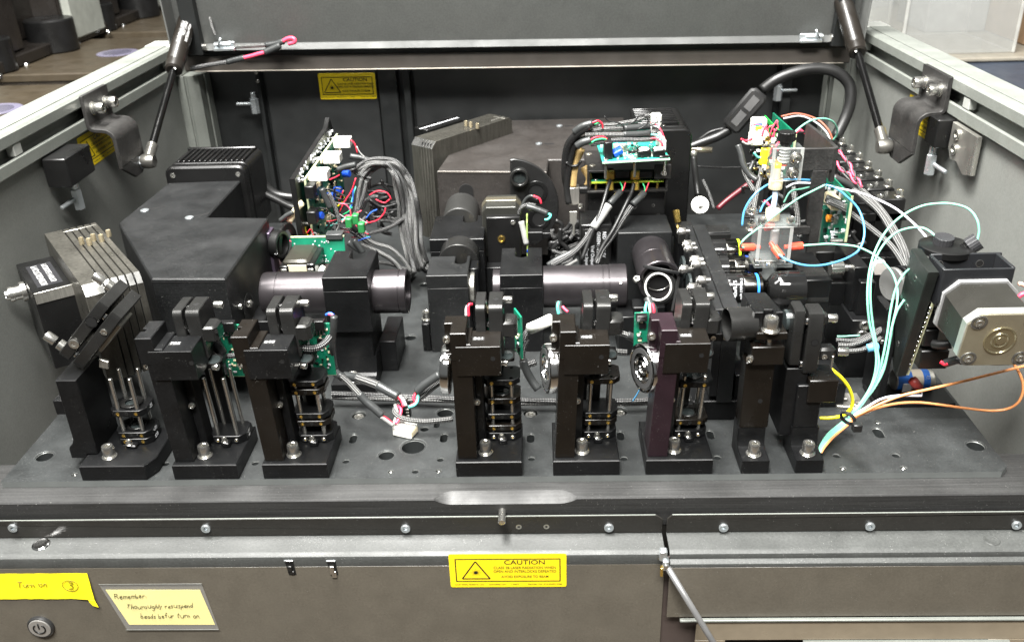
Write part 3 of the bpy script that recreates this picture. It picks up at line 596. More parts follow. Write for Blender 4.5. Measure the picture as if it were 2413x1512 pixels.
# ---------------------------------------------------------------- small shared builders
def kin_plates(t, T, mt, h0=0, h1=42.5, d=31, xs=((-25.6, -17.8), (-15.2, -3.9)), rad=5):
    """two rounded plates of a kinematic mount, edge on; local x across, y depth, z up"""
    for x0, x1 in xs:
        pl = [(0, h0)]+[(rad-rad*math.cos(math.radians(a)), h1-rad+rad*math.sin(math.radians(a))) for a in (0, 22, 45, 67, 90)]+[(d-rad+rad*math.sin(math.radians(a)), h1-rad+rad*math.cos(math.radians(a))) for a in (0, 30, 60, 90)]+[(d, h0)]
        part('mount_plate', MB().prism(pl, 'x', x0, x1, .5, T), mt, t)
def cage_plate(t, cx, y0, z0, h=5.5, w=23, d=24, bore=8.2, mt=None, nscrew=3, ring=True):
    ch = 4; pl = [(cx-w/2, y0), (cx+w/2-1, y0), (cx+w/2+ch, y0+ch+1), (cx+w/2+ch, y0+d-3), (cx+w/2, y0+d), (cx-w/2, y0+d), (cx-w/2-ch, y0+d-4), (cx-w/2-ch, y0+5)]
    part('cage_plate', MB().prism(pl, 'z', z0, z0+h, .4), mt or anod, t)
    if ring:
        part('lens_ring', MB().ring((cx, y0+d*.52, z0+h-.3), (0, 0, 1), bore, bore-1.6, 1.2, .2), satin, t); part('lens', MB().lathe([(bore-1.7, 0), (bore*.5, .5), (.2, .8)], (cx, y0+d*.52, z0+h-.2), (0, 0, 1), 28), lensm, t)
    for k in ((-1, 0, 1) if nscrew == 3 else (-1, 1)):
        bead(t, (cx+k*w*.34, y0-.1, z0+h*.5), (0, -1, 0), 1.5, brass if k else satin, 'brass_screw' if k else 'set_screw', .5)
def rods(t, cx, y0, z0, zt, sp=16.5, dy=17, r=1.75):
    for k in (-1, 1):
        for j in (0, 1): part('cage_rod', MB().cyl((cx+k*sp/2, y0+3.5+j*dy, z0), (0, 0, 1), r, zt-z0, .3, 14), steel, t)
def laser_module(x0, name, rods_top, plates, post_mt, head_mt, label, pcbside=False, sink=False, base_h=14.5, lean=0):
    t = thing('laser_mount', label, 'laser mount', (x0+27, 35, 0), 'laser mounts standing along the bench front')
    X = lambda v: x0+46+v            # template was measured on the mount whose base starts at -46
    part('base', MB().prism([(X(-46), .5), (X(8.4), .5), (X(8.4), 58), (X(-46), 58)], 'z', .1, base_h, .7), anod, t)
    part('post', MB().prism([(X(-44), 5), (X(-28.5), 5), (X(-28.5), 34), (X(-44), 34)], 'z', base_h, 122, .6), post_mt, t)
    part('post_cap', MB().prism([(X(-44), 4.5), (X(-31.8), 4.5), (X(-31.8), 35), (X(-49.8), 35), (X(-49.8), 22), (X(-44), 22)] if sink else [(X(-48), 4.5), (X(-35), 4.5), (X(-35), 35), (X(-48), 35), (X(-48), 22), (X(-44.5), 21.6), (X(-44.5), 17), (X(-48), 16.6)], 'z', 108, 132, .6), post_mt, t)
    part('clamp_flange', MB().prism([(X(-49.6), 92), (X(-44.1), 92), (X(-44.1), 107.9), (X(-49.6), 107.9)], 'y', 16, 33, .5), post_mt, t)
    for z in (118.5, 102.5): screw(t, (X(-48.5), 15.6 if z < 108 else 21.8, z), (0, -1, 0), 3.1, 3.2, steel)
    part('head_block', MB().prism([(X(-40), 3.6), (X(-5.6), 3.6), (X(-5.6), 31), (X(-31.6), 31), (X(-31.6), 4.4), (X(-40), 4.4)], 'z', 94.5, 120.5, .35), head_mt, t)
    hole(t, (X(-11.6), 3.6, 110), (0, -1, 0), 1.9)
    part('number_label', MB().box(X(-27.5), X(-18.5), 14.2, 19.6, 120.5, 120.62, 0), mat('label_film', (.05, .05, .05), .25, var=0), t)
    text(t, name, 4.9, (X(-22.8), 16.9, 120.75), (1, 0, 0), (0, 1, 0), mat('label_digits', (.5, .5, .5), .5, var=0, rv=0), 'number', th=.0, sx_=1.15)
    part('inner_slide', MB().box(X(-28.2), X(-22), 24, 40, base_h, 94.4, .5), anod, t)
    screw(t, (X(-27), 22, 60), (0, -1, 0), 2.6, 3, steel)
    part('far_plate', MB().box(X(-22), X(-6), 52, 56, 20, 94, .5), anod, t)
    T = Matrix.Translation(Vector((x0+46, 29, 100)))
    kin_plates(t, T, satin)
    for z in (135, 125): inst('pivotball', 'pivot_ball', lambda: MB().lathe([(1.2, 0), (2.6, .7), (3, 1.8), (2.6, 2.9), (1.2, 3.4)], seg=16), chrome, t, (X(-17.4), 33 if z < 128 else 50, z), (1, 0, 0))
    hole(t, (X(-9.5), 42, 142.45), (0, 0, 1), 2.6)
    screw(t, (X(-3.9), 52, 137), (1, 0, 0), 3.1, 7, steel); screw(t, (X(-5.8), 29, 92), (1, -.2, 0), 3, 4.6, steel)
    part('lens_housing', MB().prism([(0, -9), (8, -9), (11, -6), (11, 6), (7, 9), (0, 9)], 'z', -8, 6, 1.6, Matrix.Translation(Vector((X(-4.0), 38, 122)))), satin, t)
    hole(t, (X(2.5), 29, 124), (0, -1, 0), 1.5)
    # folding mirror below the head
    part('mirror_holder', MB().box(X(-9), X(4), 33, 46, 90, 96, .8), anod, t); part('mirror_ring', MB().ring((X(-2), 33, 96), (0, -.25, 1), 6.4, 5.2, 1, .2), satin, t)
    part('mirror', MB().lathe([(5.1, 0), (5.1, .5), (.2, .6)], (X(-2), 33, 96.2), (0, -.25, 1), 24), lensm, t)
    cx = X(-7.6)
    cage_plate(t, cx, 31, base_h+.2, 7.5, ring=False, nscrew=2); part('cage_foot', MB().box(cx-3.5, cx+3.5, 24.5, 31, base_h, base_h+5, 1), anod, t)
    screw(t, (cx-1.2, 27.5, base_h+5), (0, 0, 1), 2.3, 3, steel, washer=True)
    for k in (-1, 1): bead(t, (cx+k*8, 30.8, 18.3), (0, -1, 0), 1.7, steel, 'screw', 1)
    for i, z in enumerate(plates): cage_plate(t, cx, 31.2-.05*i, z, 5.4, ring=(i in (0, 2) or len(plates) < 3), mt=anodb if i % 2 == 0 else anod)
    rods(t, cx, 31, base_h+7, rods_top)
    screw(t, (X(-21.8), 13.5, base_h), (0, 0, 1), 4.9, 9.8, steel, washer=True, label='large cap screw holding the base down')
    if sink:
        hs = Vector((X(-52), 26, 88)); a = {'561': (-1, .02, .04), '488': (-1, -.22, .02)}.get(name, (-1, -.42, .02))
        part('dark_face', MB().ring(hs+Vector((6, 0, 0))+Vector(a).normalized()*8.25, a, 16.8, 12.6, .35, .05, 44), mat('dark_glass', (.05, .05, .05), .15), t); part('heat_sink', MB().lathe([(17, 0), (19.8, 1), (20.6, 2), (20.6, 7), (20, 8.2), (18.6, 8.6), (18.2, 8.2), (11.4, 8.0), (11, 8.9), (9.8, 8.9), (9.4, 7.6), (6, 7.6), (5.6, 8.7), (3.4, 8.7), (3, 7.4), (.2, 7.4)], hs+Vector((6, 0, 0)), a, 44), chrome, t)
        part('laser_can', MB().cyl((X(-44.5), 30, 88), (-1, -.1, 0), 13, 6), satin, t)
    for ch in t.children:              # the tall parts are not quite plumb
        if ch.data.users == 1:
            for v in ch.data.vertices: v.co.x += lean*max(0, v.co.z-base_h*MM)
        else: ch.location.x += lean*max(0, ch.location.z-base_h*MM)
    return t
LM = [laser_module(-282.5, '785', 78, [17.6][:0], anod, anod, 'laser mount marked 785 with four bare steel rods, second from the left on the bench', True, lean=-.04),
      laser_module(-207, '642', 74, [31, 38.4, 62, 70], anodb, anod, 'laser mount marked 642 with four black cage plates and a green board', True, lean=-.04),
      laser_module(-46, '561', 74, [24, 35.6, 50.6, 68.6], anodb, anodb, 'laser mount marked 561 with a chrome disc seen edge-on and stacked cage plates', False, True),
      laser_module(34, '488', 74, [28.6, 35.6, 68.6], anodb, anodb, 'laser mount marked 488 with a chrome disc on its left and two low cage plates', False, True, lean=.04),
      laser_module(109.8, '405', 74, [27.5, 64], anodp, anodb, 'laser mount marked 405 with a purple tinted post and a tall open cage', False, True, lean=.05)]
# driver boards behind the mounts
def board(name, label, cat, T, w, h, mt, nsm=40, th=1.6, seed=1, org=None, group=None, comps=True):
    """circuit board in local x (0..w), y (0..h), parts on +z"""
    rnd = random.Random(seed); t = thing(name, label, cat, T @ Vector((w/2, h/2, 0)), group)
    part('board', MB().box(0, w, 0, h, -th, 0, .15, T), mt, t); part('board_edge', MB().box(-.08, w+.08, -.3, -.08, -th+.1, -.1, 0, T), pcbe, t)
    if comps:
        md, mw, mb_ = MB(), MB(), MB()
        for i in range(nsm):
            x, y = rnd.uniform(2, w-4), rnd.uniform(2, h-4); a, b = rnd.choice(((2, 1), (1, 2), (3, 1.6), (1.6, 1.6), (1, 1))); rnd.choice((md, mw, mb_)).box(x, x+a, y, y+b, 0, rnd.uniform(.5, 1.2), .1, T)
        for nm, mm, mtt in (('small_parts', md, black), ('solder_pads', mw, whitep), ('small_parts', mb_, cream)): part(nm, mm, mtt, t, kind='stuff')
        for i in range(max(1, int(w*h/500))):
            x, y = rnd.uniform(3, max(4, w-10)), rnd.uniform(3, max(4, h-9)); part('chip', MB().box(x, x+6, y, y+4.6, 0, 1.6, .2, T), black, t)
    return t
def conn(t, T, x, y, w, h, d, mt, name='connector'):
    m = MB().box(x, x+w, y, y+h, 0, d, .5, T); o = part(name, m, mt, t); return o
for dx, blab, s in ((-236, 'wider green driver board with white pins, half hidden behind the mount marked 785', 3), (-160.5, 'narrower green driver board crossed by a braided cable behind the mount marked 642', 5)):
    T = frame((dx-10, 64, 62), (1, 0, 0), (0, 0, 1), (0, -1, 0)); b = board('driver_board', blab, 'circuit board', T, 29 if s == 3 else 19, 50, pcb, 34, seed=s)
    conn(b, T, 4, 46, 12, 9, 6, black, 'socket'); 
    for k in range(5): part('pin', MB().box(2+k*2.6, 2.9+k*2.6, 40, 44, 0, 1.6, .1, T), whitew, b)
for x, blab, c in ((-26, 'narrow green board with a cream socket behind the mount marked 561', 0), (126-23, 'narrow green board with a black socket and three wires behind the purple post', 1)):
    T = frame((x, 60, 96 if not c else 86), (1, 0, 0), (0, 0, 1), (0, -1, 0)); b = board('laser_board', blab, 'circuit board', T, 12, 34 if not c else 33, pcb, 12, seed=9+c); conn(b, T, 1, 28, 9, 5, 6, cream if not c else black, 'socket')
T = frame((9, 62, 76), (-.35, 1, 0), (0, 0, 1), (-1, -.35, 0)); board('laser_board', 'green board standing right of the mount marked 561', 'circuit board', T, 18, 40, pcb, 16, seed=12)
# ---------------------------------------------------------------- leftmost mirror mount with lens cage
t = thing('corner_mirror_mount', 'leftmost bench mount with a mirror held at 45 degrees on a stout black post', 'mirror mount', (-335, 35, 0))
part('base', MB().prism([(-361, .5), (-306, .5), (-300, 12), (-300, 58), (-361, 58)], 'z', .1, 14.5, .7), anod, t)
pf = [(-351.5, 14.5), (-351.5, 88), (-369, 88), (-369, 33)]+[(-369-3*math.sin(math.radians(a)), 26-3*math.cos(math.radians(a))+3) for a in (0,)]+[(-370.5, 26), (-374, 22), (-374, 12), (-361.2, 12), (-361.2, 14.5)]
part('post', MB().prism([(-352, 88), (-369.5, 88), (-369.5, 30), (-371, 26), (-374.5, 22.5), (-375.5, 20), (-375.5, 11), (-361.2, 11), (-361.2, 15), (-352, 15)], 'y', 17, 60, .7), anod, t)
part('side_tab', MB().box(-384, -369.6, 28, 46, 48, 62, .6), anod, t)
d = Vector((-.689, 0, -.725)); u = Vector((.689, 0, .725)); nrm = Vector((-.725, 0, .689))     # u along the plates, nrm up-left
o = Vector((-357, 26, 96))
for k, (a, b) in enumerate(((5, 14.5), (-7.5, 2))):
    T = frame(o+nrm*a, u, (0, 1, 0), nrm)
    T2 = Matrix(T); pl = [(0, 6), (1.8, 1.8), (6, 0), (62, 0), (66.2, 1.8), (68, 6), (68, 40), (0, 40)]
    if k: pl = [(x*.98, y) for x, y in pl]
    q = u.cross(Vector((0, 1, 0)));  TT = Matrix.Translation(o+nrm*a) @ Matrix(((u.x, 0, nrm.x), (0, 1, 0), (u.z, 0, nrm.z))).to_4x4()
    part('mount_plate', MB().prism(pl, 'z', 0, b-a, .6, TT), satin, t)
hole(t, o+u*47+nrm*9+Vector((0, -.4, 0)), (0, -1, 0), 5, rim=anod)
screw(t, o+u*20+nrm*9.5+Vector((0, -.2, 0)), (0, -1, 0), 4.2, 1.2, steel); button(t, o+u*46-nrm*3+Vector((0, -.2, 0)), (0, -1, 0), 2.8, steel, 1)
for k, (a, y) in enumerate(((5, 8), (61, 34))):
    p = o+u*a+nrm*14.5+Vector((0, y, 0)); part('adjuster_bush', MB().cyl(p, nrm, 4.6, 5), brass if 0 else steel, t); inst('bigknob', 'adjuster_knob', lambda: hexcup(MB(), 4.2, 9, 2.2, 4), steel, t, p+nrm*8, nrm)
for a in (10, 56): inst('pivotball2', 'pivot_ball', lambda: MB().lathe([(1.2, 0), (2.8, 1), (2.8, 2.4), (1.2, 3.4)], seg=14), chrome, t, o+u*a+Vector((0, 3, 0))+nrm*1.8, nrm)
part('mirror_face', MB().prism([(18, 12), (50, 12), (50, 36), (18, 36)], 'z', -10.5, -7.6, .3, Matrix.Translation(o) @ Matrix(((u.x, 0, nrm.x), (0, 1, 0), (u.z, 0, nrm.z))).to_4x4()), alu, t)
part('bright_tab', MB().prism([(-340, 90), (-333, 88), (-331, 95), (-338, 98)], 'y', 34, 37, .4), alu, t)
cx = -325.5
cage_plate(t, cx, 31, 21, 6, nscrew=2, ring=True); cage_plate(t, cx, 31, 15, 5.6, ring=False, nscrew=2); cage_plate(t, cx, 31, 43, 6)
part('wide_washer', MB().ring((cx, 43, 50), (0, 0, 1), 9.5, 5.2, .8, .2), satin, t)
rods(t, cx, 31, 27, 79); part('cage_foot', MB().box(cx-5, cx+4, 24.5, 31, 14.5, 18, 1), anod, t); screw(t, (cx-2.5, 27, 18), (0, 0, 1), 2.5, 3.2, steel, washer=True)
screw(t, (-340.2, 14, 14.5), (0, 0, 1), 4.9, 9.8, steel, washer=True)
for s_, y, z in (('-25', 44, 46), ('+50', 42, 24), ('830', 42, 17.5)): text(t, s_, 4.6, (cx+15.7, y, z), (0, 1, 0), (0, 0, 1), whitep, th=.1)
text(LM[0], '-35', 3.6, (-282.5+46-7.6+15.7, 42, 20.5), (0, 1, 0), (0, 0, 1), greyp, th=.1); text(LM[0], '785', 3.4, (-282.5+46-7.6+15.7, 42, 16.3), (0, 1, 0), (0, 0, 1), greyp, th=.1)
# ---------------------------------------------------------------- two slim mounts right of the lasers
def slim_foot(t, x0, x1, mt=None):
    prof = [(.5, .1), (.5, 12.5), (17, 12.5), (20, 13.5), (22, 17), (22.5, 22), (22.5, 30), (40, 30), (40, .1)]
    part('foot', MB().prism(prof, 'x', x0, x1, .6), anod, t); screw(t, ((x0+x1)/2, 10, 12.5), (0, 0, 1), 4.9, 9.8, steel, washer=True)
t = thing('lens_tube_mount', 'slim black mount with a short open lens tube and a tall clamping screw', 'lens mount', (199, 20, 0))
slim_foot(t, 187.6, 210.2)
part('post', MB().box(188.4, 211.5, 22.5, 40, 30, 92, .6), anodb, t); part('post_head', MB().box(191, 216.5, 18, 44, 92, 108.5, .7), anodb, t); hole(t, (203, 22.5, 56), (0, -1, 0), 2)
part('clamp_block', MB().prism([(193.5, 18), (217, 18), (217, 46), (193.5, 46)], 'z', 114.5, 121, .6), anodb, t)
part('clamp_cap', MB().prism([(191.5, 24), (198, 24), (200, 29), (206, 29), (208, 24), (213.5, 24), (208, 60), (189, 60)], 'z', 121.2, 136, .6), anod, t)
part('clamp_bolt', MB().cyl((205, 24, 108), (0, 0, 1), 2.6, 7), steel, t); screw(t, (204.5, 22, 121), (0, 0, 1), 5.8, 10, steel, washer=True)
part('lens_tube', MB().ring((194, 34, 121.5), (-1, -.12, .02), 13.6, 12.3, 22, .4, 36, 19), satin, t)
part('tube_lens', MB().lathe([(12, 0), (8, 1), (.2, 1.6)], (186, 33, 121.5), (-1, -.12, .02), 28), lensm, t)
screw(t, (191, 20, 98), (-.5, -1, 0), 2.8, 4, steel); part('side_plate', MB().box(160, 193, 42, 60, 101, 108, .5), anod, t)
for x in (165, 175): bead(t, (x, 41.9, 104.5), (0, -1, 0), 2.2, steel, 'screw', .8)
t = thing('kinematic_mount', 'slim black post carrying an upright two-plate mirror mount, rightmost of the front row', 'mirror mount', (243, 20, 0))
slim_foot(t, 231.4, 254); part('post', MB().box(232, 252, 22.5, 38, 30, 70, .6), anod, t); part('post_head', MB().box(240, 263, 20, 46, 55, 76, .7), anodb, t); part('rear_block', MB().box(222, 239.6, 26, 60, 20, 84, .6), anod, t)
for x0, x1, y0, z0, z1 in ((223, 231.5, 24, 86, 137), (234, 246, 23, 79, 135)):
    pl = [(y0, z0+6), (y0, z1-6), (y0+1.6, z1-1.6), (y0+6, z1), (y0+17, z1), (y0+44, z1-36), (y0+44, z0), (y0+6, z0), (y0+1.6, z0+1.6)]
    part('mount_plate', MB().prism(pl, 'x', x0, x1, 1.2), satin, t)
for z, y in ((126, 27), (88, 27)): inst('pivotball3', 'pivot_ball', lambda: MB().lathe([(1.4, 0), (3, 1), (3, 2.6), (1.4, 3.6)], seg=14), chrome, t, (231, y, z), (1, 0, 0))
hole(t, (240.5, 23, 109), (0, -1, 0), 3.1, rim=anod)
part('screw_lug', MB().box(243, 250, 26, 34, 122, 132, 2), satin, t); screw(t, (250, 29, 127.5), (1, -.1, 0), 3.4, 7, steel)
part('side_lug', MB().box(246, 260, 27, 38, 90, 101, 2), satin, t); screw(t, (262, 30, 97), (1, -.1, 0), 3.4, 8, steel); part('lock_pin', MB().cyl((257, 25, 84), (0, 0, 1), .9, 12), steel, t); bead(t, (251, 26.8, 94), (0, -1, 0), 2.2, steel, 'screw', .8)
part('mirror_edge', MB().lathe([(9, 0), (9, 2.5), (.2, 2.6)], (223, 44, 118), (-1, 0, 0), 32), lensm, t)
# ---------------------------------------------------------------- rear left: spectrometer housing, camera, blade stack
H = 130
t = thing('optics_housing', 'large six-sided black housing with sloped plan, left of the bench', 'housing', (-330, 260, 30))
plA = [(-406, 394), (-322, 398), (-322.1, 276.5), (-256, 271), (-254, 119), (-321, 122), (-411, 265)]
part('housing_body', MB().prism(plA, 'z', 30, H, 1.2), hous, t); 
part('lid_seam', MB().prism([(x*1.0, y) for x, y in plA], 'z', H-3.6, H-3.2, 0, Matrix.Translation(Vector((-330*-.002, 260*-.002, 0))) @ Matrix.Diagonal(Vector((1.002, 1.002, 1, 1)))), dark, t)
for p in ((-393.9, 302.5, 130), (-336.7, 277.4, 130)): part('slot_mark', MB().prism([(p[0]+1, p[1]+1), (p[0]+14, p[1]+9), (p[0]+12, p[1]+12), (p[0]-1, p[1]+4)], 'z', H, H+.1, 0), dark, t); button(t, (p[0]-3, p[1]-3, H), (0, 0, 1), 4.6, zinc, 1.6)
hole(t, (-253.7, 165, 78), (1, 0, 0), 15)
for y, z in ((140, 92), (140, 64)): screw(t, (-254, y, z), (1, 0, 0), 3, 3, steel)
t = thing('finned_camera', 'black finned camera body behind the left housing', 'camera', (-355, 405, 40))
xa, xb = -409, -314
fr = [(xa+5, 60), (xb-5, 60), (xb, 66)]+[(xb-9+9*math.cos(math.radians(a)), 139+9*math.sin(math.radians(a))) for a in (0, 30, 60, 90)]+[(xa+9-9*math.sin(math.radians(a)), 139+9*math.cos(math.radians(a))) for a in (0, 30, 60, 90)]+[(xa, 66)]
part('camera_front', MB().prism(fr, 'y', 396, 408, 2.2), black, t); part('top_frame', MB().box(-404, -319, 463, 468, 147, 151, 1), black, t); part('camera_body', MB().prism([(x*.985-5.4 if 0 else x, z) for x, z in fr], 'y', 411, 470, 1), black, t)
for k in range(13): part('fin', MB().box(-398+k*6.3, -395.6+k*6.3, 412, 462, 147, 150.4, .5), black, t)
for x in (xa+9, xb-9): button(t, (x, 396, 138), (0, -1, 0), 3, steel, 1)
def bladestack(lab, T, thick, n, thin, Lg, zb, zt, mirror=1, wedge=True):
    t = thing('plate_stack', lab, 'metal stack', T @ Vector((Lg/2, (thick+n*thin)/2, zb)))
    pl = lambda s: [(0, zb), (0, zt-8), (7, zt), (Lg-5, zt), (Lg, zt-5), (Lg, zb)]
    y = 0
    for k in range(n+1):
        w = thick if k == 0 else thin
        g = 1.1
        m = MB(); P_ = [(u, z) for u, z in pl(k)]
        TT = T @ Matrix(((1, 0, 0, 0), (0, 1, 0, 0), (0, 0, 1, 0), (0, 0, 0, 1)))
        part('steel_plate', m.prism(P_, 'y', y, y+w-g, .35, TT), blade, t)
        part('polished_corner', MB().prism([(.05, zt-8.3), (-.15, zt-8.1), (6.8, zt+.15), (7.1, zt+.1)], 'y', y+.2, y+w-g-.2, .02, TT), bladee, t)
        if k < n: part('joint', MB().box(2, Lg-3, y+w-g+.02, y+w-.02, zb+1, zt-3, 0, TT), dark, t)
        y += w
    part('cross_bar', MB().box(Lg-14, Lg-11.5, thick*.9, thick+n*thin-thin*.4, zt, zt+.5, .1, T), alu, t)
    return t
uA = Vector((-.602, .798, 0)); vA = Vector((.798, .602, 0))
TA_ = frame((-350, 60, 0), uA, vA, (0, 0, 1)); 
TA_ = Matrix(((uA.x, vA.x, 0, -350), (uA.y, vA.y, 0, 60), (0, 0, 1, 0), (0, 0, 0, 1)))
st = bladestack('stack of ground steel plates with brass-topped set screws beside the left wall', TA_, 17, 5, 6.2, 163, 60, 150)
for p in ((-395.4, 157.8, 151), (-387.1, 155.3, 151), (-387.7, 165.7, 151), (-379.5, 164.2, 151), (-377.6, 175.7, 151)):
    inst('stackscrew', 'set_screw', lambda: hexcup(MB(), 2.3, 6.5, 1.2, 2), mat('pale_brass_screw', (.6, .52, .36), .3, .8), st, (p[0], p[1], 150))
t = thing('photo_detector', 'black detector box with a printed label and silver front edge at the far left', 'detector', (-430, 140, 60))
TD = Matrix(((uA.x, vA.x, 0, -413), (uA.y, vA.y, 0, 91), (0, 0, 1, 0), (0, 0, 0, 1)))
part('detector_body', MB().box(0, 84, 0, 34, 56, 131, .8, TD), black, t); part('silver_edge', MB().box(-.6, 1.2, .5, 33.5, 121, 131.4, .2, TD), alu, t)
part('printed_label', MB().box(12, 70, 6, 27, 131.05, 131.2, 0, TD), mat('label_black', (.02, .02, .022), .3), t)
text(t, 'PHOTOSENSOR', 7.5, TD @ Vector((40, 12.5, 131.4)), -uA, -vA, greyp, th=.05); text(t, 'MODULE H10723', 6.5, TD @ Vector((42, 21, 131.4)), -uA, -vA, greyp, th=.05)
part('green_strip', MB().box(8, 60, 36, 40, 112, 126, .4, TD), greenled, t); part('bracket', MB().box(0, 60, 34.1, 40, 60, 124, .4, TD), rough, t)
part('coax_socket', MB().lathe([(9, 0), (9, 4), (6.4, 4.2), (6.4, 10), (7, 10.5), (7, 14), (4.6, 14.2), (4.6, 17), (3.4, 17), (3.2, 15)], TD @ Vector((46, -1, 118)), -vA, 24), steel, t)
part('coax_socket', MB().lathe([(6, 0), (6, 4), (5, 4.2), (5, 12), (3, 12)], TD @ Vector((-8, 38, 92)), -uA, 20), brass, t)
# ---------------------------------------------------------------- rear centre: second housing
t = thing('optics_housing', 'brownish black housing with sloped plan, behind the filter wheel', 'housing', (0, 500, 30))
plB = [(-94, 417), (35, 405), (38, 452), (130, 447), (145, 640), (-18, 640), (-84, 500)]
part('housing_body', MB().prism(plB, 'z', 25, H, 1.2), housb, t); part('worn_edge', MB().prism([(-93, 416.2), (34.5, 404.2), (34.5, 405.6), (-93, 417.6)], 'z', H-1.6, H-.2, .1), mat('worn_edge_highlight', (.2, .18, .16), .4, .3), t)  # pale strip: worn paint with the edge highlight put into its colour
part('arched_port', MB().prism([(-69, 88), (-52, 88)]+[(-60.5+8.5*math.cos(math.radians(a)), 106+8.5*math.sin(math.radians(a))) for a in range(0, 181, 20)], 'y', 412.4, 415, .2), dark, t)
for p in ((29.4, 518.4, 130), (57.6, 601.7, 130)): part('slot_mark', MB().box(p[0]+4, p[0]+16, p[1]-2, p[1]+3, H, H+.1, 0), dark, t); button(t, (p[0]-3, p[1], H), (0, 0, 1), 4.4, zinc, 1.6)
uB = Vector((.64, .768, 0)); vB = Vector((.768, -.64, 0))
TB_ = Matrix(((uB.x, vB.x, 0, -131), (uB.y, vB.y, 0, 482), (0, 0, 1, 0), (0, 0, 0, 1)))
st = bladestack('stack of ground steel plates in front of the back wall, beside the second housing', TB_, 18, 4, 4.8, 148, 25, 152)
for p in ((-66.3, 532.7, 152), (-59.8, 526, 152), (-50.8, 519.1, 152)): inst('stackscrew', 'set_screw', None, None, st, (p[0], p[1], 152))
part('engraved_marks', MB().box(118, 142, 26, 28, 152.1, 152.4, .1, TB_), alu, st)
t = thing('photo_detector', 'small black detector box behind the second plate stack, its label seen edge-on', 'detector', (-110, 560, 60))
part('detector_body', MB().box(30, 95, -26, -2, 80, 155, .8, TB_), black, t); text(t, 'PHOTOSENSOR MODULE', 6, TB_ @ Vector((62, -12, 155.2)), uB, vB*-1, whitep, th=.3)
t = thing('finned_camera', 'black finned camera body behind the stacked control boards', 'camera', (170, 480, 40))
fr = [(141, 40), (203, 40), (203, 160)]+[(194+9*math.cos(math.radians(a)), 163+9*math.sin(math.radians(a))) for a in (0, 30, 60, 90)]+[(141, 172)]
part('camera_front', MB().prism(fr, 'y', 420, 432, 1.4), black, t); part('camera_body', MB().prism(fr, 'y', 434, 520, 1.2), black, t)
for k in range(9): part('fin', MB().box(142, 190, 440+k*8, 443+k*8, 172, 175.5, .6), black, t)
for x in (150, 172): bead(t, (x, 436, 172.2), (0, 0, 1), 2, steel, 'screw', .8)
# filter wheel and stepper
t = thing('filter_wheel', 'large dark quarter filter wheel with round filter openings', 'filter wheel', (-10, 378, 70)); cx, cz, R_ = -8, 99, 56
wl = [(cx-2, cz-40), (cx+2, cz+R_-1)]+[(cx+R_*math.cos(math.radians(a)), cz+R_*math.sin(math.radians(a))) for a in range(84, -61, -6)]
part('wheel_plate', MB().prism(wl, 'y', 376, 381, .7), mat('wheel_black', (.012, .012, .012), .3), t)
part('filter_cell', MB().ring((cx+12, 376, cz+36), (0, -1, 0), 10.6, 7.6, 8, .6, 32, 7.5), satin, t); part('filter_glass', MB().lathe([(7.6, 0), (7.6, .4), (.2, .5)], (cx+12, 374, cz+36), (0, -1, 0), 28), lensm, t)
for a, rr in ((32, 36), (-22, 36)):
    p = (cx+rr*math.cos(math.radians(a)), 376, cz+rr*math.sin(math.radians(a))-2); part('opening', MB().ring(p, (0, -1, 0), 13, 8.4, 1.2, .3, 32, 1.1), black, t); part('opening_void', MB().cyl(p, (0, -1, 0), 8.4, .3, 0), dark, t)
t = thing('wheel_motor', 'square stepper motor with chamfered top behind a black face plate', 'motor', (-15, 340, 60))
part('motor_body', MB().prism([(-37, 60), (5, 60), (5, 112), (0, 118), (-32, 118), (-37, 112)], 'y', 322, 362, .8), motorl, t); part('end_bell', MB().prism([(-38, 100), (-38, 113), (-33, 119.5), (0, 119.5), (5.6, 113), (5.6, 100)], 'y', 340, 352, .8), mat('bell_olive', (.10, .09, .065), .4, .5), t)
part('face_plate', MB().box(-32, 5, 312, 321, 30, 110, .8), black, t)
for z in (104, 68): screw(t, (-3, 312, z), (0, -1, 0), 2.6, 1.6, steel)
part('hub', MB().lathe([(4.2, 0), (4, 1.2), (2.6, 1.4), (2.2, .4), (.2, .4)], (-16, 312, 85), (0, -1, 0), 24), brass, t)
t = thing('wheel_sensor_board', 'small upright green sensor board beside the wheel motor', 'circuit board', (12, 322, 60)); T = frame((13, 305, 62), (0, 1, 0), (0, 0, 1), (1, 0, 0))
part('board', MB().box(0, 28, 0, 44, -1.6, 0, .2, T), mat('pale_green_board', (.3, .4, .12), .4), t); conn(t, T, 2, 22, 12, 10, 16, black, 'socket'); conn(t, T, 4, 24, 8, 6, 24, black, 'plug'); part('blue_capacitor', MB().cyl((14, 306, 73), (0, -1, 0), 2.6, 2), blue, t)
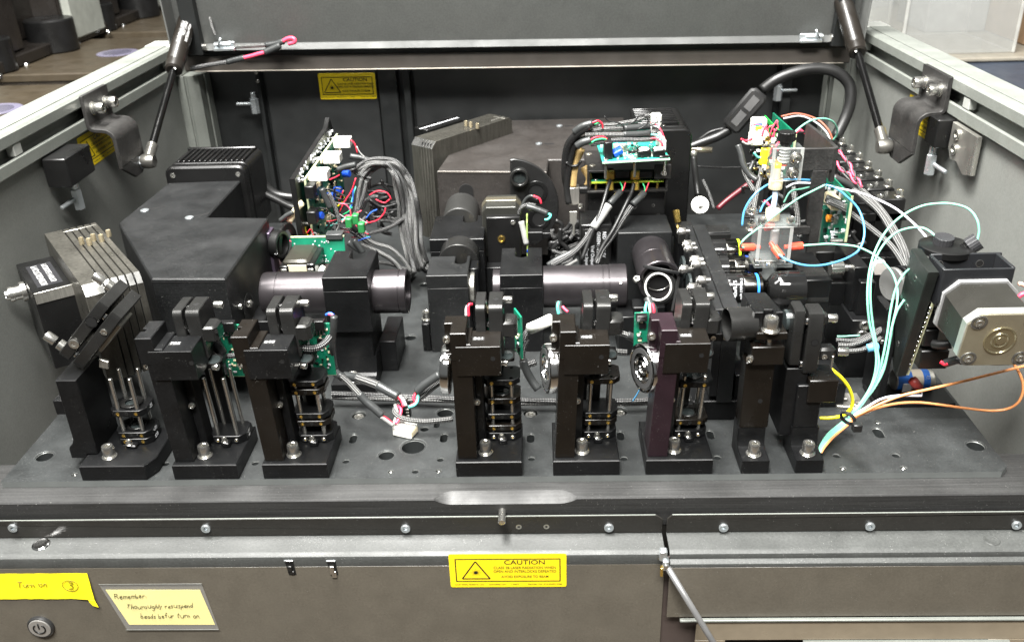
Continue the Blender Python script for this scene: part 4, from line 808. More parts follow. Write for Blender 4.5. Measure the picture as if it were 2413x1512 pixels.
# ---------------------------------------------------------------- optical blocks and tubes
def block(name, lab, x0, x1, y0, y1, z0, z1, slot_at=None, mt=None, col=None, cat='optics block'):
    t = thing(name, lab, cat, ((x0+x1)/2, (y0+y1)/2, 0))
    if slot_at:                                       # U notch from one side of the top with a screw at its foot
        sx0, sx1, sy, side = slot_at; r = (sx1-sx0)/2
        if side == 'back': pl = [(x0, y0), (x1, y0), (x1, y1), (sx1, y1)]+[((sx0+sx1)/2+r*math.cos(math.radians(a)), sy-r*math.sin(math.radians(a))) for a in range(0, 181, 20)]+[(sx0, y1), (x0, y1)]
        part('block_top', MB().prism(pl, 'z', z1-14, z1, .6), mt or anod, t); part('block_body', MB().box(x0, x1, y0, y1, z0, z1-14.1, .6), mt or anod, t)
        screw(t, ((sx0+sx1)/2, sy+1.5, z1-14), (0, 0, 1), r*.86, 6, mat('warm_steel', (.62, .55, .42), .25, .9))
    else: part('block_body', MB().box(x0, x1, y0, y1, z0, z1, .7), mt or anod, t)
    if col: part('column', MB().box(*col, .6), anod, t)
    return t
block('optics_block', 'tall black optics block left of centre with a notched top corner', -88, -46.5, 213, 262, 0.1, 87, (-62, -50, 247, 'back'), hous)
t = block('block_foot', 'small black foot with a cap screw beside the tall centre-left block', -97, -89, 215, 236, .1, 32, cat='bracket'); screw(t, (-92.5, 226, 32), (0, 0, 1), 4.5, 8, steel, washer=True)
t = block('optics_block', 'black optics block joined to the long centre lens tube', -14.5, 28, 211, 281, .1, 87, (0, 13, 262, 'back'), anod)
part('lens_rim', MB().ring((-14.6, 236, 62), (-1, 0, 0), 19, 14, 8, .5, 36), tubem, t)
t = thing('mirror_disc', 'round mirror edge sticking out between the two centre blocks', 'mirror', (-42, 236, 40)); part('disc', MB().cyl((-46.4, 236, 62), (1, 0, 0), 16, 5, .6, 36), alu, t); part('holder', MB().box(-46.3, -38, 240, 262, 20, 82, .6), anod, t)
t = thing('lens_tube', 'long turned black lens tube lying right of the centre block', 'lens tube', (70, 236, 40))
part('tube_body', MB().lathe([(20.5, 0), (21.6, .6), (21.6, 60), (21.2, 60.3), (21.2, 61), (21.8, 61.3), (21.8, 66), (21.4, 66.3), (21.4, 67), (22.2, 67.4), (22.2, 84), (20.8, 85), (19, 84)], (28.3, 236, 62), (1, 0, 0), 48), tubem, t)
bead(t, (106, 217, 74), (0, -.85, .5), 1.6, steel, 'set_screw', .6)
t = block('optics_block', 'wide black block below the wheel motor, drilled slot at its back', -92, -34, 289, 360, .1, 95, (-60, -44, 345, 'back'), anod)
part('round_port', MB().cyl((-60, 264, 78), (0, 1, 0), 21, 25, .6, 40), satin, t); part('rear_tube', MB().cyl((-66, 360, 84), (0, 1, 0), 20, 55, .8, 40), mat('dull_tube', (.022, .022, .021), .38), t)
t = thing('dark_column', 'dark column below the wheel motor between the centre blocks', 'bracket', (-24, 300, 0)); part('column_body', MB().box(-33, -2, 296, 311, .1, 58, .6), anod, t)
t = block('optics_block', 'black block clamping the turned lens tube at the left', -175, -133, 146, 210, 60, 117, (-158, -142, 196, 'back'), anod, (-174, -136, 152, 205, 22, 60))
part('foot', MB().prism([(130, .1), (130, 12), (146, 12), (149, 14), (151, 20), (152, 30), (205, 30), (205, .1)], 'x', -176, -134, .6), anod, t); screw(t, (-156, 139, 12), (0, 0, 1), 5, 6, steel, washer=True); part('rear_step', MB().box(-134, -118, 175, 230, .1, 34, .6), anod, t)
t = thing('lens_tube', 'turned purplish black lens tube passing through the left block', 'lens tube', (-180, 178, 66))
part('left_barrel', MB().lathe([(17, 0), (20.2, .6), (20.8, 3), (20.8, 15), (20.4, 15.3), (20.4, 16), (20.8, 16.3), (20.8, 66)], (-241, 178, 87), (1, 0, 0), 48), tubem, t)
part('right_barrel', MB().lathe([(21, 0), (21, 24), (20.5, 24.4), (20.5, 25.2), (21.4, 25.5), (21.4, 31), (20.6, 31.6), (16.5, 31.2), (16.2, 22)], (-133, 178, 87), (1, 0, 0), 48), tubem, t)
bead(t, (-106, 159, 96), (0, -.8, .5), 1.6, dark, 'set_hole', .2); part('left_foot', MB().box(-256, -236, 160, 196, 50, 66, .6), anod, t); screw(t, (-250, 160, 86), (-.2, -1, 0), 3.4, 4, steel); screw(t, (-256, 158, 66), (-.2, -1, 0), 3.4, 4, steel)
t = block('optics_block', 'black block behind the open ring mirror, right of centre', 109, 166, 290, 342, .1, 98, None, hous, (100, 112, 286, 330, .1, 60))
part('port_tube', MB().lathe([(19.4, 0), (20, .6), (20, 40), (19.6, 40.4), (19.6, 41), (20.2, 41.4), (20.2, 66), (21.4, 66.4), (21.6, 78), (20.8, 79), (18, 78.6), (17.6, 60)], (144, 290, 74), (0, -1, .04), 44), tubem, t); part('bore_shade', MB().cyl((144, 229.4, 76.4), (0, -1, .04), 17.3, .3, 0, 36), dark, t); part('inner_ring', MB().ring((144, 226, 76.5), (0, -1, .04), 16, 14.6, 2, .3, 40), steel, t)  # dark disc over the end cap, painted as shade inside the tube
hole(t, (120, 334, 98), (0, 0, 1), 5)
t = thing('ring_mirror', 'open dichroic mirror with a bright silver ring on a slanted black holder', 'mirror', (138, 178, 60)); a = Vector((.62, -.70, .36)).normalized()
nrm = Vector((-.45, -.80, .40)).normalized(); c = Vector((139, 182, 85))
part('holder_ring', MB().ring(c-nrm*5, nrm, 16, 11.6, 5.5, .5, 40), black, t); part('silver_ring', MB().ring(c+nrm*.3, nrm, 13.8, 11.9, 1.8, .4, 44), mat('ring_silver', (.85, .84, .8), .4, .6), t); part('dark_rim', MB().ring(c-nrm*5.6, nrm, 17, 15.6, 4, .4, 40), satin, t)
x = nrm.cross(Vector((0, 0, 1))).normalized(); y = x.cross(nrm)
Tm = Matrix(((x.x, y.x, nrm.x, c.x), (x.y, y.y, nrm.y, c.y), (x.z, y.z, nrm.z, c.z), (0, 0, 0, 1)))
part('slanted_cover', MB().box(-20, 18, 15, 18, -9, 4, .6, Tm), anod, t); part('side_arm', MB().box(-20, -16.8, -20, 14.8, -9, 2, .6, Tm), black, t)
part('support', MB().box(118, 150, 205, 225, .1, 52, .8), anod, t); part('slide', MB().box(104, 122, 200, 240, .1, 44, .6), anod, t)
for p in (((119.6, 200, 84.1)), ((122.7, 170, 59.7)), ((136.2, 170, 57.2))): screw(t, p, (0, -.6, .8), 3.3, 4, steel)
# ---------------------------------------------------------------- objective turret
t = thing('objective_turret', 'long black sliding block carrying the objectives, its chrome adjusters on the left', 'turret', (184, 175, 0))
part('left_slab', MB().prism([(176.5, 272), (183, 272), (179.6, 78), (173, 78)], 'z', 26, 112, .6), hous, t); part('right_slab', MB().prism([(183.4, 272), (197, 273), (193, 77), (180, 77)], 'z', 20, 112.4, .6), hous, t)
for y in (140, 206): part('seam', MB().box(173.8, 182.8, y, y+.6, 111.9, 112.15, 0), dark, t)
def adj(p, r=4.1):
    inst('adjuster', 'adjuster_knob', lambda: knurl(MB(), 4.1, 4, 10.5).lathe([(2.4, 0), (2.4, 4.2)], seg=12).lathe([(3, 10.4), (3, 12), (1.4, 12), (1.3, 11)], seg=16), mat('satin_steel', (.4, .39, .37), .3, .9), t, p, (-1, 0, 0))
for p in ((176, 244.3, 116.5), (176, 209.6, 117), (176, 199.3, 116.8), (175, 158.9, 122.4), (175, 149.6, 122.2), (174, 115, 122), (168, 172.5, 107.1), (168, 123.4, 111.2)): adj(p)
for y in (250, 207, 165): part('lens_disc', MB().cyl((173, y-6, 76), (-1, 0, 0), 13, 3, .5, 36), lensm, t)
part('base_slide', MB().box(160, 215, 80, 280, .1, 20, .8), anod, t); part('front_rail', MB().box(196, 214, 84, 110, 20, 44, .6), anod, t)
def objective(y, z, ringm, lab, chrome_band=True, ln=44):
    t = thing('objective_lens', lab, 'objective', (215, y, z-14)); p = (194, y, z); a = (1, 0, 0)
    part('threaded_base', MB().lathe([(10, 0), (10, 4), (13.6, 4.4), (14, 6), (14, 20)], p, a, 44), mat('gloss_black', (.01, .01, .01), .12, coat=.5), t)
    part('band', MB().lathe([(14.05, 20), (14.2, 20.4), (14.2, 31), (13.8, 31.6)], p, a, 44), mat('dark_chrome', (.07, .068, .062), .16, 1.), t)
    part('colour_ring', MB().ring(Vector(p)+Vector((31.8, 0, 0)), a, 13.9, 12, 2.2, .1, 44), ringm, t)
    part('nose', MB().lathe([(13.4, 34), (13.4, 37), (9, 40), (6.5, ln), (5, ln+.4), (1, ln+.2)], p, a, 44), MATS['dark_chrome'], t)
    if not chrome_band: knl = MB(); knurl(knl, 14.6, 0, 6, 60); knl.v = [(194+14+v[2], y+v[0], z+v[1]) for v in knl.v]; part('knurled_collar', knl, MATS['dark_chrome'], t)
    return t
ro = mat('blue_ring_paint', (.03, .25, .8), .3); rg = mat('lime_ring_paint', (.55, .85, .02), .3); rb = mat('deep_blue_ring_paint', (.02, .08, .75), .3)
o3 = objective(165, 90, ro, 'nearest objective lens, marked 40x with a light blue ring')
for i, (s_, sz, k) in enumerate((('UPlanFL N', 4.0, greyp), ('40x/0.75', 4.6, whitep), ('∞/0.17/FN26.5', 3.2, whitep))):
    n = Vector((0, -.92, .39)); text(o3, s_, sz, (199.5+i*5.6, 165-14.35*.92, 90+14.35*.39), (0, .39, .92), (-1, 0, 0), k, th=.05)
objective(207, 90, rb, 'middle objective lens with a deep blue ring and knurled collar', False); objective(250, 90, rg, 'farthest objective lens with a lime green ring')
# rear small mounts
def stub(p, w, dpt, h, lab, mt=anod, cap=None):
    t = thing('small_mount', lab, 'mount', (p[0], p[1], 0)); part('mount_body', MB().box(p[0], p[0]+w, p[1], p[1]+dpt, .1, p[2], .8), mt, t)
    part('mount_cap', MB().prism([(p[1]-.5, p[2]-h), (p[1]-.5, p[2]-2), (p[1]+2, p[2]+.6), (p[1]+dpt, p[2]+.6), (p[1]+dpt, p[2]-h)], 'x', p[0]-.6, p[0]+w+.6, .5), satin, t); return t
t = stub((175, 300, 92), 17, 34, 12, 'narrow black mount behind the objective block, topped by a brass knurled stud'); part('knurled_stud', MB().cyl((178, 330, 93), (-.2, .3, 1), 3.6, 14, .6), brass, t)
t = stub((200, 320, 84), 34, 22, 12, 'wide low black mount right of the narrow one behind the objectives')
t = stub((191, 296, 80), 10, 40, 6, 'thin black slide between the two mounts behind the objectives')
t = thing('white_knob', 'round white nylon knob on the mount behind the objectives', 'knob', (192, 345, 90)); part('knob', MB().lathe([(9, -1), (9.6, 0), (9.6, 3), (3, 5), (2.6, 8), (1, 8.2)], (203.1, 345, 106.9), (0, -.8, .5), 28), white, t); part('screw', MB().cyl((202, 339, 109.1), (0, -.8, .5), 2, 4), steel, t)
# small stage with filter stand, centre left
t = thing('filter_stage', 'small motorised stage with two silver-cornered black blocks left of the PCB', 'stage', (-228, 255, 50))
part('stage_plate', MB().box(-262, -195, 246, 300, 66, 72, .6), mat('stage_brown', (.05, .035, .035), .3, .4), t); part('motor_can', MB().box(-240, -212, 244, 292, 72, 93, 2.5), mat('dark_motor_can', (.035, .033, .026), .35, .3), t)
part('motor_front', MB().box(-237, -215, 243, 244.2, 72, 88, .5), mat('cream_grid', (.55, .5, .36), .5, 0, .6, 900, 1), t)
for x in (-243, -215): part('corner_bracket', MB().box(x, x+9, 241, 290, 72, 88 if x < -230 else 90, 1), black, t); part('silver_corner', MB().box(x+1.5, x+7.5, 240, 241.2, 76, 85, .8), alu, t)
part('end_block', MB().box(-206, -200, 243, 262, 68, 80, 2), white, t)
t = thing('filter_stand', 'upright thin plate with a black filter cell marked SdIN', 'filter holder', (-258, 275, 60))
part('upright_plate', MB().box(-258, -253, 258, 276, 66, 118, .5), mat('violet_anodised', (.09, .07, .10), .35, .5), t); part('foot', MB().box(-264, -246, 250, 276, 62, 67, .5), MATS['violet_anodised'], t)
part('filter_cell', MB().lathe([(14, 0), (15, 1), (15, 9), (14, 10), (11.5, 9.8), (11, 3), (.2, 3)], (-252.6, 268, 102), (1, -.25, 0), 36), black, t); part('filter_back', MB().lathe([(13, 0), (14.4, 1.5), (14.4, 5)], (-258.4, 270, 102), (-1, .25, 0), 36), mat('pale_teal_glass', (.45, .6, .6), .25), t); part('big_ring', MB().ring((-246, 284, 96), (1, -.2, 0), 22, 15, 4, .6, 36), black, t)
text(t, 'SdIN', 4.6, (-247.5, 253.2, 101), (.0, .2, 1), (-1, 0, 0), whitep, th=.15)
for x in (-262,): screw(t, (x, 248, 72), (0, -1, 0), 3, 5, steel)
# ---------------------------------------------------------------- left circuit board stack
t = thing('circuit_board_stack', 'upright board with three white plugs on a black plate, centre left behind the stage', 'circuit board', (-228, 400, 60))
part('black_plate', MB().prism([(306, 60), (306, 160), (480, 168), (497, 176), (508, 160), (508, 60)], 'x', -238, -232, .6), black, t)
part('board', MB().prism([(326, 62), (326, 152.6), (505, 152.8), (505, 62)], 'x', -227.6, -226, .1), pcb, t); part('board_edge', MB().box(-227.8, -225.6, 325.2, 326.2, 62, 152.8, 0).box(-227.8, -225.6, 325.2, 505, 152.5, 153.6, 0), pcbe, t)
rnd = random.Random(5); md = MB(); mw = MB()
for i in range(150):
    y, z = rnd.uniform(328, 500), rnd.uniform(66, 150); a, b = rnd.choice(((2, 1), (1, 2), (4, 2), (2, 4), (6, 5), (1.4, 1.4))); (md if rnd.random() < .5 else mw).box(-226, -226+rnd.uniform(.8, 3.5), y, y+a, z, z+b, .1)
part('small_parts', md, black, t, kind='stuff'); part('small_parts', mw, cream, t, kind='stuff')
m2 = MB(); rnd = random.Random(8)
for i in range(44):
    y, z = rnd.uniform(315, 500), rnd.uniform(151, 161); m2.box(-232, -231+rnd.uniform(0, 2), y, y+1.2, z, z+rnd.uniform(1, 3.5), .1)
part('header_pins', m2, whitep, t, kind='stuff')
for y in (330, 410, 495): part('standoff', MB().cyl((-240, y, 150), (1, 0, 0), 2.6, 13, .4, 12), steel, t)
part('standoff', MB().cyl((-240, 330, 100), (1, 0, 0), 2.6, 13, .4, 12), steel, t)
WP = [(-224, 332.2, 149.6), (-224, 401.3, 147.7), (-224, 465.3, 147.6)]
for p in WP: part('white_plug', MB().box(-224, -204, p[1], p[1]+18, p[2]-2, p[2]+9, 1), white, t)
for q in ((782, 461), (795, 448), (814, 413), (754, 507), (800, 452)):
    p = A(q[0], q[1], x=-214) if 0 else None
for p in ((-214, 380.7, 114.4), (-214, 417.5, 109), (-205, 432.9, 123.8), (-218, 331.8, 108.9)): part('blue_capacitor', MB().cyl((p[0]-4, p[1], p[2]), (1, -.3, .1), 4.2, 9, .6, 18), blue, t)
for p in ((-218, 314.9, 148.1), (-218, 309.2, 121.3)): part('black_socket', MB().box(-226, -216, p[1], p[1]+16, p[2]-14, p[2], .6), black, t)
t = thing('lower_circuit_board', 'flat green board with a grey header in front of the upright board', 'circuit board', (-210, 300, 80))
T = frame((-240, 284, 70), (1, 0, 0), (0, .1, 1), (0, -1, .1)); part('board', MB().box(0, 57, 0, 31, -1.6, 0, .2, T), pcb, t); part('board_edge', MB().box(-.3, 57.3, 31, 32.4, -2, .4, 0, T), pcbe, t)
part('grey_header', MB().box(-202, -184, 284, 296, 99, 105, .5), shrink, t)
m = MB(); rnd = random.Random(3)
for i in range(26): m.box(*(lambda x, y: (x, x+1.2, y, y+1.2))(rnd.uniform(2, 54), rnd.uniform(2, 28)), 0, .8, .1, T)
part('solder_pads', m, whitep, t, kind='stuff')
t = thing('terminal_block', 'bright green screw terminals in front of the cable bundle', 'terminal block', (-180, 320, 90))
for p in ((-187.1, 318, 107.5), (-180.1, 322, 109.8), (-173.3, 316, 102.1)): part('terminal', MB().box(p[0], p[0]+7, p[1], p[1]+9, p[2]-9, p[2]+2, .8), greenled, t)
t = thing('ribbon_plug', 'pale flat cable end left of the upright board', 'ribbon cable', (-250, 330, 90)); part('flat_cable', MB().tube([(-245.6, 310, 110.8), (-240.7, 310, 119.1), (-235.1, 310, 126.2), (-228.7, 310, 131.9)], 4.5, 4, 3), cream, t)
for i, (a, b, mt) in enumerate((('grey', '678,505 700,493 712,488', shrink), ('silvery', '685,520 700,512 715,500', alu))): pass
cable('wire', [(-254.1, 305, 113.9), (-246.3, 305, 119.6), (-238.9, 305, 123.3)], 3, shrink, 'short grey sleeve behind the filter cell'); cable('wire', [(-251.2, 300, 100.1), (-252.2, 300, 106), (-248.7, 300, 110.8), (-243, 300, 111.7)], 1.1, red, 'short red wire looping behind the filter cell')
# ---------------------------------------------------------------- braided bundle arching down to the bench
G = 'braided cables in the arching bundle'
BUNDLE = [[(-187.5, 381.9, 143.2), (-167.8, 382.6, 155.2), (-146.7, 377.1, 158.3), (-131.7, 373.7, 153.9), (-120.3, 378.1, 134.1), (-113.8, 366.1, 114.2), (-112.4, 376.3, 82.9), (-112.0, 367.1, 60.0), (-108.3, 374.3, 31.2)],
    [(-187.3, 388.9, 142.1), (-168.8, 382.3, 152.2), (-148.3, 381.3, 157.0), (-134.4, 385.1, 149.6), (-122.2, 374.4, 132.4), (-115.0, 380.6, 106.3), (-114.9, 378.7, 81.9), (-116.7, 378.6, 52.9), (-111.5, 377.9, 25.7)],
    [(-186.4, 388.3, 140.8), (-168.3, 385.9, 150.2), (-151.4, 389.1, 155.0), (-132.2, 384.4, 147.6), (-122.9, 379.1, 130.5), (-117.9, 383.2, 106.1), (-118.1, 377.9, 83.1), (-115.3, 379.9, 52.0), (-111.2, 370.9, 31.0)],
    [(-185.1, 391.7, 137.5), (-169.1, 397.6, 147.1), (-149.9, 397.3, 150.8), (-134.6, 394.4, 143.5), (-124.8, 384.0, 129.8), (-117.7, 380.0, 108.2), (-118.5, 384.3, 77.8), (-116.7, 379.6, 52.4), (-113.5, 376.9, 26.3)],
    [(-185.4, 385.6, 140.3), (-164.0, 378.2, 152.1), (-149.0, 377.4, 154.4), (-132.1, 371.5, 152.0), (-124.1, 379.3, 129.4), (-119.1, 373.6, 109.1), (-117.7, 371.5, 83.8), (-117.5, 362.6, 55.9), (-111.4, 361.3, 30.2)],
    [(-183.8, 389.4, 137.2), (-165.5, 381.7, 152.1), (-146.4, 376.4, 154.2), (-135.1, 373.4, 150.6), (-127.0, 383.6, 129.9), (-120.8, 377.5, 108.3), (-121.0, 371.6, 82.5), (-120.4, 372.3, 53.3), (-113.2, 366.1, 28.8)],
    [(-183.4, 392.8, 134.6), (-165.3, 387.0, 150.7), (-150.4, 381.5, 152.6), (-136.0, 387.3, 145.1), (-128.1, 381.4, 130.6), (-123.8, 378.6, 104.7), (-124.1, 386.3, 76.0), (-123.0, 378.6, 48.3), (-115.7, 374.3, 22.7)],
    [(-182.8, 394.3, 134.6), (-170.1, 398.7, 143.7), (-152.2, 397.4, 148.7), (-137.9, 383.0, 146.5), (-128.5, 386.8, 125.8), (-125.2, 388.0, 104.1), (-125.2, 383.0, 76.8), (-122.7, 376.7, 49.7), (-119.4, 384.4, 20.2)],
    [(-178.6, 379.4, 137.9), (-164.9, 378.3, 150.9), (-146.8, 371.2, 153.9), (-136.6, 378.5, 145.8), (-127.6, 375.8, 129.0), (-124.7, 377.5, 105.0), (-123.4, 367.4, 81.4), (-121.3, 371.1, 50.5), (-118.2, 374.8, 20.7)],
    [(-180.9, 381.9, 137.9), (-165.0, 383.7, 149.4), (-151.5, 387.7, 150.6), (-135.6, 374.5, 146.5), (-128.2, 374.4, 129.3), (-127.8, 379.5, 104.0), (-127.2, 373.0, 77.7), (-124.7, 369.1, 48.9), (-119.6, 373.9, 23.3)],
    [(-182.1, 395.2, 132.6), (-165.6, 389.1, 146.1), (-150.2, 384.4, 151.4), (-140.5, 391.0, 141.8), (-134.8, 389.1, 123.7), (-128.0, 381.5, 105.0), (-130.9, 382.8, 74.6), (-127.3, 379.1, 47.1), (-123.5, 376.4, 20.9)],
    [(-177.7, 388.4, 134.0), (-164.9, 392.4, 143.0), (-151.9, 389.1, 149.3), (-140.6, 393.2, 140.3), (-133.8, 392.9, 121.5), (-131.7, 380.1, 103.1), (-130.2, 388.1, 71.3), (-130.1, 387.4, 42.6), (-123.8, 381.1, 16.7)],
    [(-174.9, 376.8, 137.2), (-163.5, 380.3, 148.0), (-145.8, 370.9, 154.7), (-137.7, 371.2, 145.1), (-132.4, 367.5, 132.6), (-130.6, 374.6, 104.2), (-132.2, 377.0, 77.4), (-127.7, 372.2, 46.8), (-121.8, 362.1, 24.6)],
    [(-174.2, 378.1, 136.4), (-164.1, 384.8, 145.2), (-150.4, 381.4, 148.7), (-141.8, 384.3, 139.7), (-132.7, 374.5, 127.6), (-131.5, 377.5, 101.9), (-130.8, 374.0, 74.7), (-128.7, 378.1, 41.4), (-127.4, 374.1, 19.1)],
    [(-177.1, 391.1, 129.6), (-165.1, 388.0, 142.2), (-149.9, 393.0, 146.3), (-141.6, 387.9, 138.2), (-134.1, 377.2, 127.5), (-134.7, 382.1, 102.5), (-132.5, 374.8, 76.0), (-133.2, 379.6, 42.0), (-128.7, 373.0, 17.6)],
    [(-178.7, 393.8, 127.4), (-161.9, 386.7, 143.3), (-152.2, 392.5, 145.1), (-142.1, 391.1, 136.6), (-138.8, 385.8, 124.0), (-136.5, 386.5, 100.1), (-137.4, 389.0, 71.1), (-133.7, 386.3, 36.9), (-128.7, 379.8, 12.3)],
    [(-174.2, 382.3, 133.6), (-162.3, 385.5, 142.9), (-150.1, 380.3, 149.0), (-138.7, 369.3, 143.9), (-137.6, 374.0, 126.1), (-136.0, 374.3, 103.6), (-136.4, 376.1, 73.0), (-130.9, 366.0, 46.2), (-128.9, 374.0, 14.8)]]
for k, p in enumerate(BUNDLE): cable('braided_cable', p, 3.3, braidl if k % 3 else braid, ['outermost braided cable of the arching bundle', 'inner braided cable packed in the arching bundle', 'innermost braided cable of the arching bundle'][0 if k == 0 else 2 if k == 16 else 1], 'cable', G)
for k, (lst, y, mt, lab) in enumerate((([(-190.7, 345, 87.1), (-177.4, 345, 76.5), (-162, 345, 60.5), (-146, 345, 48.6), (-130.2, 345, 33.4)], 0, braidl, 'upper braided cable running from the green terminals to the bundle foot'), ([(-178, 340, 84.7), (-162.5, 340, 72), (-143.8, 340, 64.9), (-130.5, 340, 50.5), (-123, 340, 35.4)], 0, braidl, 'braided cable second from the top joining the bundle foot'),
        ([(-176.1, 335, 72.8), (-157.7, 335, 63.6), (-141.8, 335, 52.8), (-131.9, 335, 37.9)], 0, braidl, 'lowest braided cable joining the bundle foot'), ([(-182.8, 372, 69.5), (-162.5, 372, 73.3), (-144.5, 372, 79.8), (-131.4, 372, 88.4)], 0, braid, 'braided cable rising right behind the terminals'),
        ([(-164.4, 350, 44.2), (-147.4, 350, 41.1), (-134.1, 350, 35.5), (-121.1, 350, 30.9)], 0, braidl, 'short braided cable flat behind the left lens tube'), ([(-203.4, 330, 135.4), (-199.8, 330, 123.1), (-197.1, 330, 110.7), (-195.9, 330, 100.6)], 0, braid, 'dark braided cable hanging before the upright board'),
        ([(-174.1, 370, 138.4), (-178.6, 370, 123.5), (-183.8, 370, 103.2), (-190.4, 370, 87.8)], 0, braidl, 'silvery braided cable dropping from the arch to the terminals'), ([(-168.2, 368, 136.5), (-172.6, 368, 121.5), (-177.9, 368, 108.9), (-183.2, 368, 96.2)], 0, braid, 'dark braided cable dropping beside the silvery one'))):
    cable('braided_cable', lst, 3.3, mt, lab)
for k, (lst, lab) in enumerate((([(-191.8, 338, 100), (-185.7, 338, 94.8), (-178.9, 338, 87)], 'grey heatshrink joint above the terminals'), ([(-189, 330, 77.7), (-182.5, 330, 71.4), (-175.9, 330, 66.1)], 'grey heatshrink joint left of the lens block notch'), ([(-181.4, 325, 82.1), (-176.5, 325, 74.4), (-172.5, 325, 67.1)], 'grey heatshrink joint over the lens block notch'),
        ([(-208.7, 322, 143.1), (-206.2, 322, 133.4), (-202.2, 322, 121.1)], 'grey heatshrink sleeve before the blue capacitors'), ([(-200.8, 372, 148.3), (-190.8, 372, 151.6), (-179.5, 372, 153.8)], 'upper grey sleeve left of the arch'), ([(-187.5, 385, 159.8), (-176.6, 385, 157.6), (-166.2, 385, 154.4)], 'grey sleeve climbing into the top of the arch'))):
    cable('heatshrink_sleeve', lst, 4.0, shrink, lab, 'sleeve')
for lst, lab in (([(-136.2, 383, 107.3), (-125.3, 383, 107.5), (-114.4, 383, 107.8)], 'black cable tie round the middle of the arching bundle'), ([(-125.2, 380, 24.3), (-116.2, 380, 29.6), (-107.8, 380, 32.7)], 'black cable tie at the foot of the arching bundle')):
    cable('cable_tie', lst, 2.6, rubber, lab, 'cable tie', sub=2)
cable('braided_cable', [(-127.9, 434.9, 6), (-118.4, 421.2, 6), (-107.2, 405.2, 6)], 6, braidl, 'thick braided pair vanishing behind the tall left block')
cable('braided_cable', [(-129.9, 406.2, 6), (-134.3, 387.5, 6), (-137.8, 366.9, 6), (-136, 334.2, 6)], 5, braid, 'dark braided cable lying behind the open tube end')
WIRES = [(red, [(-182.7, 375, 181.2), (-178.5, 375, 176.3), (-176.8, 375, 165.5)]), (red, [(-211.9, 372, 136.6), (-204.3, 372, 139.5), (-199.1, 372, 142.3)]), (red, [(-165.5, 360, 121.6), (-155.4, 360, 126.4), (-145.1, 360, 123.7), (-141, 360, 116)]), (red, [(-170.9, 365, 86.7), (-159.8, 365, 90.1), (-151.6, 365, 98.2), (-149.6, 365, 104.3)]), (bluew, [(-173.3, 365, 91.9), (-166.2, 365, 99.5), (-159.5, 365, 102.4)]), (whitew, [(-176.3, 372, 174.7), (-173.2, 372, 167.3), (-168.1, 372, 161.4)]), (teal_w, [(-215.3, 345, 91.7), (-207, 345, 92.6), (-200.3, 345, 96.5), (-193.1, 345, 99.9)]), (red, [(-213.5, 344, 97.2), (-206.1, 344, 98), (-198.7, 344, 99.9)]),
         (red, [(-176.5, 350, 145.1), (-182.9, 350, 130.5), (-192, 350, 118.2), (-199.2, 350, 105.8)]), (teal_w, [(-178.1, 352, 134.6), (-184.8, 352, 117.3), (-189.1, 352, 104.8)]), (green, [(-195.7, 350, 102.7), (-188.5, 350, 106.6), (-184.1, 350, 111.5)]), (bluew, [(-181, 351, 132.5), (-183.9, 351, 115.2), (-191, 351, 102.7)]), (t_yellow, [(-202.2, 356, 110.7), (-196.9, 356, 114.7), (-192.8, 356, 121.1)]), (red, [(-200, 356, 116.7), (-195.8, 356, 123.7), (-193.8, 356, 128.6)]), (whitew, [(-199, 348, 83.5), (-186, 348, 91), (-175.9, 348, 94.8)]), (red, [(-187.2, 340, 89), (-175.5, 340, 86.2), (-167.2, 340, 82.4)]), (bluew, [(-183, 335, 75.5), (-173, 335, 78.9), (-164.6, 335, 81.3)]), (red, [(-159.2, 362, 115.7), (-149.9, 362, 111.5), (-143.3, 362, 115.4)]),
         (red, [(-231.2, 318, 93.5), (-225.8, 318, 98.4), (-223.8, 318, 92.4), (-223.8, 318, 88.4)]), (t_yellow, [(-232.6, 320, 100.3), (-231.7, 320, 92.7), (-228.6, 320, 87.6)]), (whitew, [(-227.8, 318, 90.4), (-221.6, 318, 94.3), (-218.6, 318, 88.2)]), (green, [(-176.8, 340, 82.6), (-171.3, 340, 80.4), (-165.7, 340, 78.3)]), (pinkr, [(-254.4, 300, 97.2), (-248.9, 300, 93.6), (-242.3, 300, 91)]), (black, [(-174.7, 366, 99.3), (-159.7, 366, 92.8), (-139.4, 366, 99.6)]), (rubber, [(-168.4, 372, 112.4), (-154.7, 372, 102.9), (-137.2, 372, 106.6)])]
names = ['red', 'red', 'red', 'red', 'blue', 'white', 'teal', 'red', 'red', 'teal', 'green', 'blue', 'yellow', 'red', 'white', 'red', 'blue', 'red', 'red', 'yellow', 'white', 'green', 'pinkish', 'black', 'black']
wh = ['leaving the farthest white plug', 'leaving the nearest white plug', 'arching inside the cable loop', 'curving at the bottom of the cable loop', 'crossing inside the cable loop', 'next to the farthest white plug', 'sweeping below the blue capacitors', 'just above the long teal wire', 'hanging left of the silvery drop cable', 'hanging beside the silvery drop cable', 'short and low under the capacitors', 'running beside the teal hanging wire', 'short, near the upper capacitors', 'short, near the upper capacitors', 'curling across the green terminals', 'below the green terminals', 'low behind the lens block', 'short, inside the cable loop', 'looping over the lower board', 'looping over the lower board', 'short, over the lower board', 'short, right of the terminals', 'left of the stage motor', 'thick, inside the cable loop', 'thin, inside the cable loop']
for (mt, p), n_, w_ in zip(WIRES, names, wh): cable('wire', p, 1.15 if n_ != 'black' else 2.4, mt, n_+' wire '+w_, 'wire', seg=6, sub=4)
